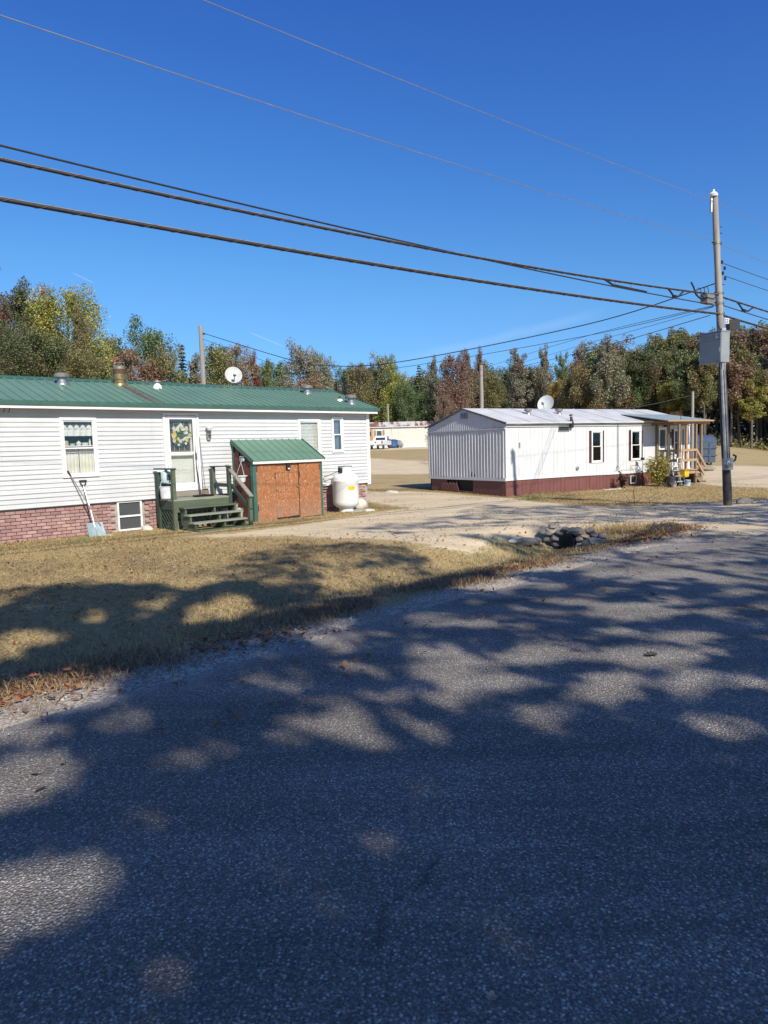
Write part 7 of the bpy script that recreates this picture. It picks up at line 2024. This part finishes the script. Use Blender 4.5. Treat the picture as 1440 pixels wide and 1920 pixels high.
# leaf litter
M_LITTER = straw_material('fallen_leaf', [(0., (.20, .07, .035)), (.3, (.34, .14, .06)), (.6, (.30, .19, .11)), (.85, (.17, .11, .07)), (1., (.44, .27, .13))])
def litter_d(x, y):
    p, q = road_pq(x, y); q = q - road_edge(p) * (p < 6)
    return (np.exp(-((q + .75) / .45) ** 2) * smooth(-.1, .6, vnoise(x, y, 1.1, 41)) + .012 * (q > 0) * (q < 1.2) + .02 * (q < -1)) * (p < 12)
x, y = scatter(110000, -8, 7, 3, 15, litter_d)
n = len(x); p_, q_ = road_pq(x, y)
z = np.where(q_ > 0, .012, zg(x, y)) + RNG.uniform(.006, .03, n)
v, q = leaf_quads(np.stack([x, y, z], 1), RNG.uniform(.03, .085, n), .65, 2.5)
tagobj(link('fallen_leaves', raw_mesh('fallen_leaves', v, q, M_LITTER)), kind='stuff')
# loose gravel on the shoulder: small faceted stones
def gravel_d(x, y):
    p, q = road_pq(x, y); q = q - road_edge(p) * (p < 6)
    return np.exp(-((q + .38) / .36) ** 2) * (.4 + .6 * smooth(-.3, .4, vnoise(x, y, 1.6, 51))) * (p < 9)
x, y = scatter(60000, -7, 6, 2.6, 13, gravel_d)
n = len(x); r_ = RNG.uniform(.004, .013, n) * np.where(RNG.uniform(0, 1, n) > .97, 1.8, 1)
p_, q_ = road_pq(x, y)
z = np.where(q_ > road_edge(p_) + .05, .006, zg(x, y))
base = np.array([(1, 0, 0), (0, 1, 0), (-1, 0, 0), (0, -1, 0), (0, 0, 1), (0, 0, -.5)], float)
v = base[None] * (r_[:, None, None] * RNG.uniform(.7, 1.3, (n, 6, 1)))
an = RNG.uniform(0, 6.28, n); ca_, sa_ = np.cos(an)[:, None], np.sin(an)[:, None]
v = np.stack([v[..., 0] * ca_ - v[..., 1] * sa_, v[..., 0] * sa_ + v[..., 1] * ca_, v[..., 2] * .75], 2)
v = (v + np.stack([x, y, z + r_ * .3], 1)[:, None]).reshape(-1, 3)
tri = np.array([(0, 1, 4), (1, 2, 4), (2, 3, 4), (3, 0, 4), (1, 0, 5), (2, 1, 5), (3, 2, 5), (0, 3, 5)])
f = (np.arange(n)[:, None, None] * 6 + tri[None]).reshape(-1, 3)
def pebbles(name, x, y, r_, mat):
    n = len(x); z = zg(x, y) + .004
    v = base[None] * (r_[:, None, None] * RNG.uniform(.7, 1.3, (n, 6, 1)))
    v = v * np.array([1, 1, .7]) + np.stack([x, y, z + r_ * .2], 1)[:, None]
    f = (np.arange(n)[:, None, None] * 6 + tri[None]).reshape(-1, 3)
    return tagobj(link(name, raw_mesh(name, v.reshape(-1, 3), f, mat)), kind='stuff')
M_DRIVESTONE = straw_material('driveway_stone', [(0., (.20, .17, .13)), (.5, (.42, .36, .27)), (1., (.62, .56, .46))])
x, y = scatter(26000, -4, 15, 11.5, 31, lambda x, y: smooth(.1, .5, dirt_mask(x, y)) * smooth(-.2, .6, vnoise(x, y, .7, 71)))
pebbles('driveway_gravel', x, y, RNG.uniform(.008, .022, len(x)), M_DRIVESTONE)
M_GRAVEL = straw_material('gravel_stone', [(0., (.22, .19, .16)), (.5, (.42, .38, .32)), (1., (.64, .60, .54))])
tagobj(link('gravel', raw_mesh('gravel', v, f, M_GRAVEL)), kind='stuff')
# single leaves lying on the road
M_OAKLEAF = simple('curled_leaf', (.50, .42, .28), (.34, .27, .17), 30., .7)
def one_leaf(x, y, L, rz, label, mat, curl=.5):
    mb = MB(); n_ = 8
    for i in range(n_ + 1):
        u = i / n_; w_ = L * .38 * math.sin(math.pi * min(1, u * .95 + .03)) * (1 + .25 * math.sin(u * 22)); zz = .012 + L * curl * (u - .5) ** 2
        mb.v += [((u - .5) * L, -w_, zz + w_ * .5), ((u - .5) * L, 0, zz), ((u - .5) * L, w_, zz + w_ * .6)]
    for i in range(n_):
        for k in (0, 1): mb.f.append((i * 3 + k, i * 3 + k + 1, i * 3 + k + 4, i * 3 + k + 3)); mb.mi.append(0)
    mb.tube([(-L * .5, 0, .012 + L * curl * .25), (-L * .8, 0, .02)], L * .015, 4)
    o = mb.build('fallen_leaf', mat, None, True); o.location = (x, y, .004); o.rotation_euler = (0, 0, rz)
    tagobj(o, label, 'leaf')
one_leaf(.285, 2.03, .042, 1.2, 'curled tan leaf lying on the asphalt closest to the viewer', M_OAKLEAF, 1.2)
one_leaf(.82, 2.75, .024, .3, 'tiny dark pink leaf on the shaded asphalt', simple('pink_leaf', (.20, .07, .10), rough=.7), .8)
one_leaf(2.06, 5.45, .11, .2, 'dark twig like leaf on a sunlit patch of asphalt', simple('dark_leaf', (.05, .04, .03), rough=.8), .3)
M_ORLEAF = simple('orange_leaf', (.30, .12, .06), (.22, .09, .05), 20., .7)
one_leaf(-2.72, 5.35, .085, .5, 'orange brown leaf on the gravel shoulder, left one of the pair', M_ORLEAF)
one_leaf(-2.52, 5.48, .085, -.4, 'orange brown leaf on the gravel shoulder, right one of the pair', M_ORLEAF)

# ------------------------------------------------------------------ shrub by the porch and small plants
def bush(name, x, y, W_, H_, n, leaf, mat, label, cat, stems=9, seed=3):
    rng = np.random.default_rng(seed)
    o = empty(name, (x, y, zg1(x, y)), 0, label, cat)
    mb = MB(); ends = []
    for k in range(stems):
        a = k * 2.4; r_ = rng.uniform(.2, .9) * W_ * .5
        e = Vector((math.cos(a) * r_, math.sin(a) * r_, H_ * rng.uniform(.6, 1.)))
        mb.tube([(0, 0, -.05), (e.x * .4, e.y * .4, e.z * .5), e], [.016, .010, .004], 5); ends.append(e)
    mb.build('stem', M_BARK, o)
    E_ = np.array([tuple(e) for e in ends]); k = rng.integers(0, stems, n)
    u = rng.uniform(.25, 1.05, n)[:, None]
    c = E_[k] * u * np.array([1, 1, 1.]) + rng.normal(size=(n, 3)) * W_ * .085
    c[:, 2] = np.abs(c[:, 2])
    v, q = leaf_quads(c, rng.uniform(.6, 1.3, n) * leaf, .5, .4, rng, .15)
    link('foliage', raw_mesh('foliage', v, q, mat, dict(tone=np.repeat(np.clip(rng.normal(.15, .3, n), 0, 1), 4))), o)
    return o
b_ = H2.w(7.35, -1.02, 0)
bush('shrub', b_[0], b_[1], 1.15, 1.22, 1500, .13, LM['yellow'], 'leafy yellow green shrub in front of the white trailer by the porch', 'shrub', 13)
b_ = H2.w(5.75, -.45, 0)
M_DEADP = leaf_material('blackened_leaf', (.015, .013, .014), (.035, .028, .028), (.05, .03, .03))
bush('dead_plant', b_[0], b_[1], .5, .62, 420, .09, M_DEADP, 'blackened dead plant against the red skirting of the white trailer', 'plant', 8, 5)
for k, (x, y, h_, lb) in enumerate(((7.05, 20.0, .75, 'thin bent sapling stem on the grass strip left of the pole'), (7.5, 20.05, .35, 'low leaning twig beside the bent sapling stem'))):
    o = empty('sapling', (x, y, zg1(x, y)), 0, lb, 'plant')
    MB().tube([(0, 0, -.05), (-.03, 0, h_ * .5), (.02 + .25 * k, 0, h_)], [.014, .01, .005], 5).build('stem', M_BARK, o)
    MB().tube([(-.01, 0, .08), (.2, .02, .18), (.42, .03, .30)], [.008, .006, .003], 5).build('twig', M_BARK, o)
o = empty('dead_branch', (-2.95, 6.25, zg1(-2.95, 6.25)), .4, 'tall thin dry grass stalk standing on the shoulder at left', 'plant')
MB().tube([(0, 0, -.02), (.03, .02, .25), (.10, .04, .5)], [.004, .003, .001], 4).build('stem', M_STRAW, o)
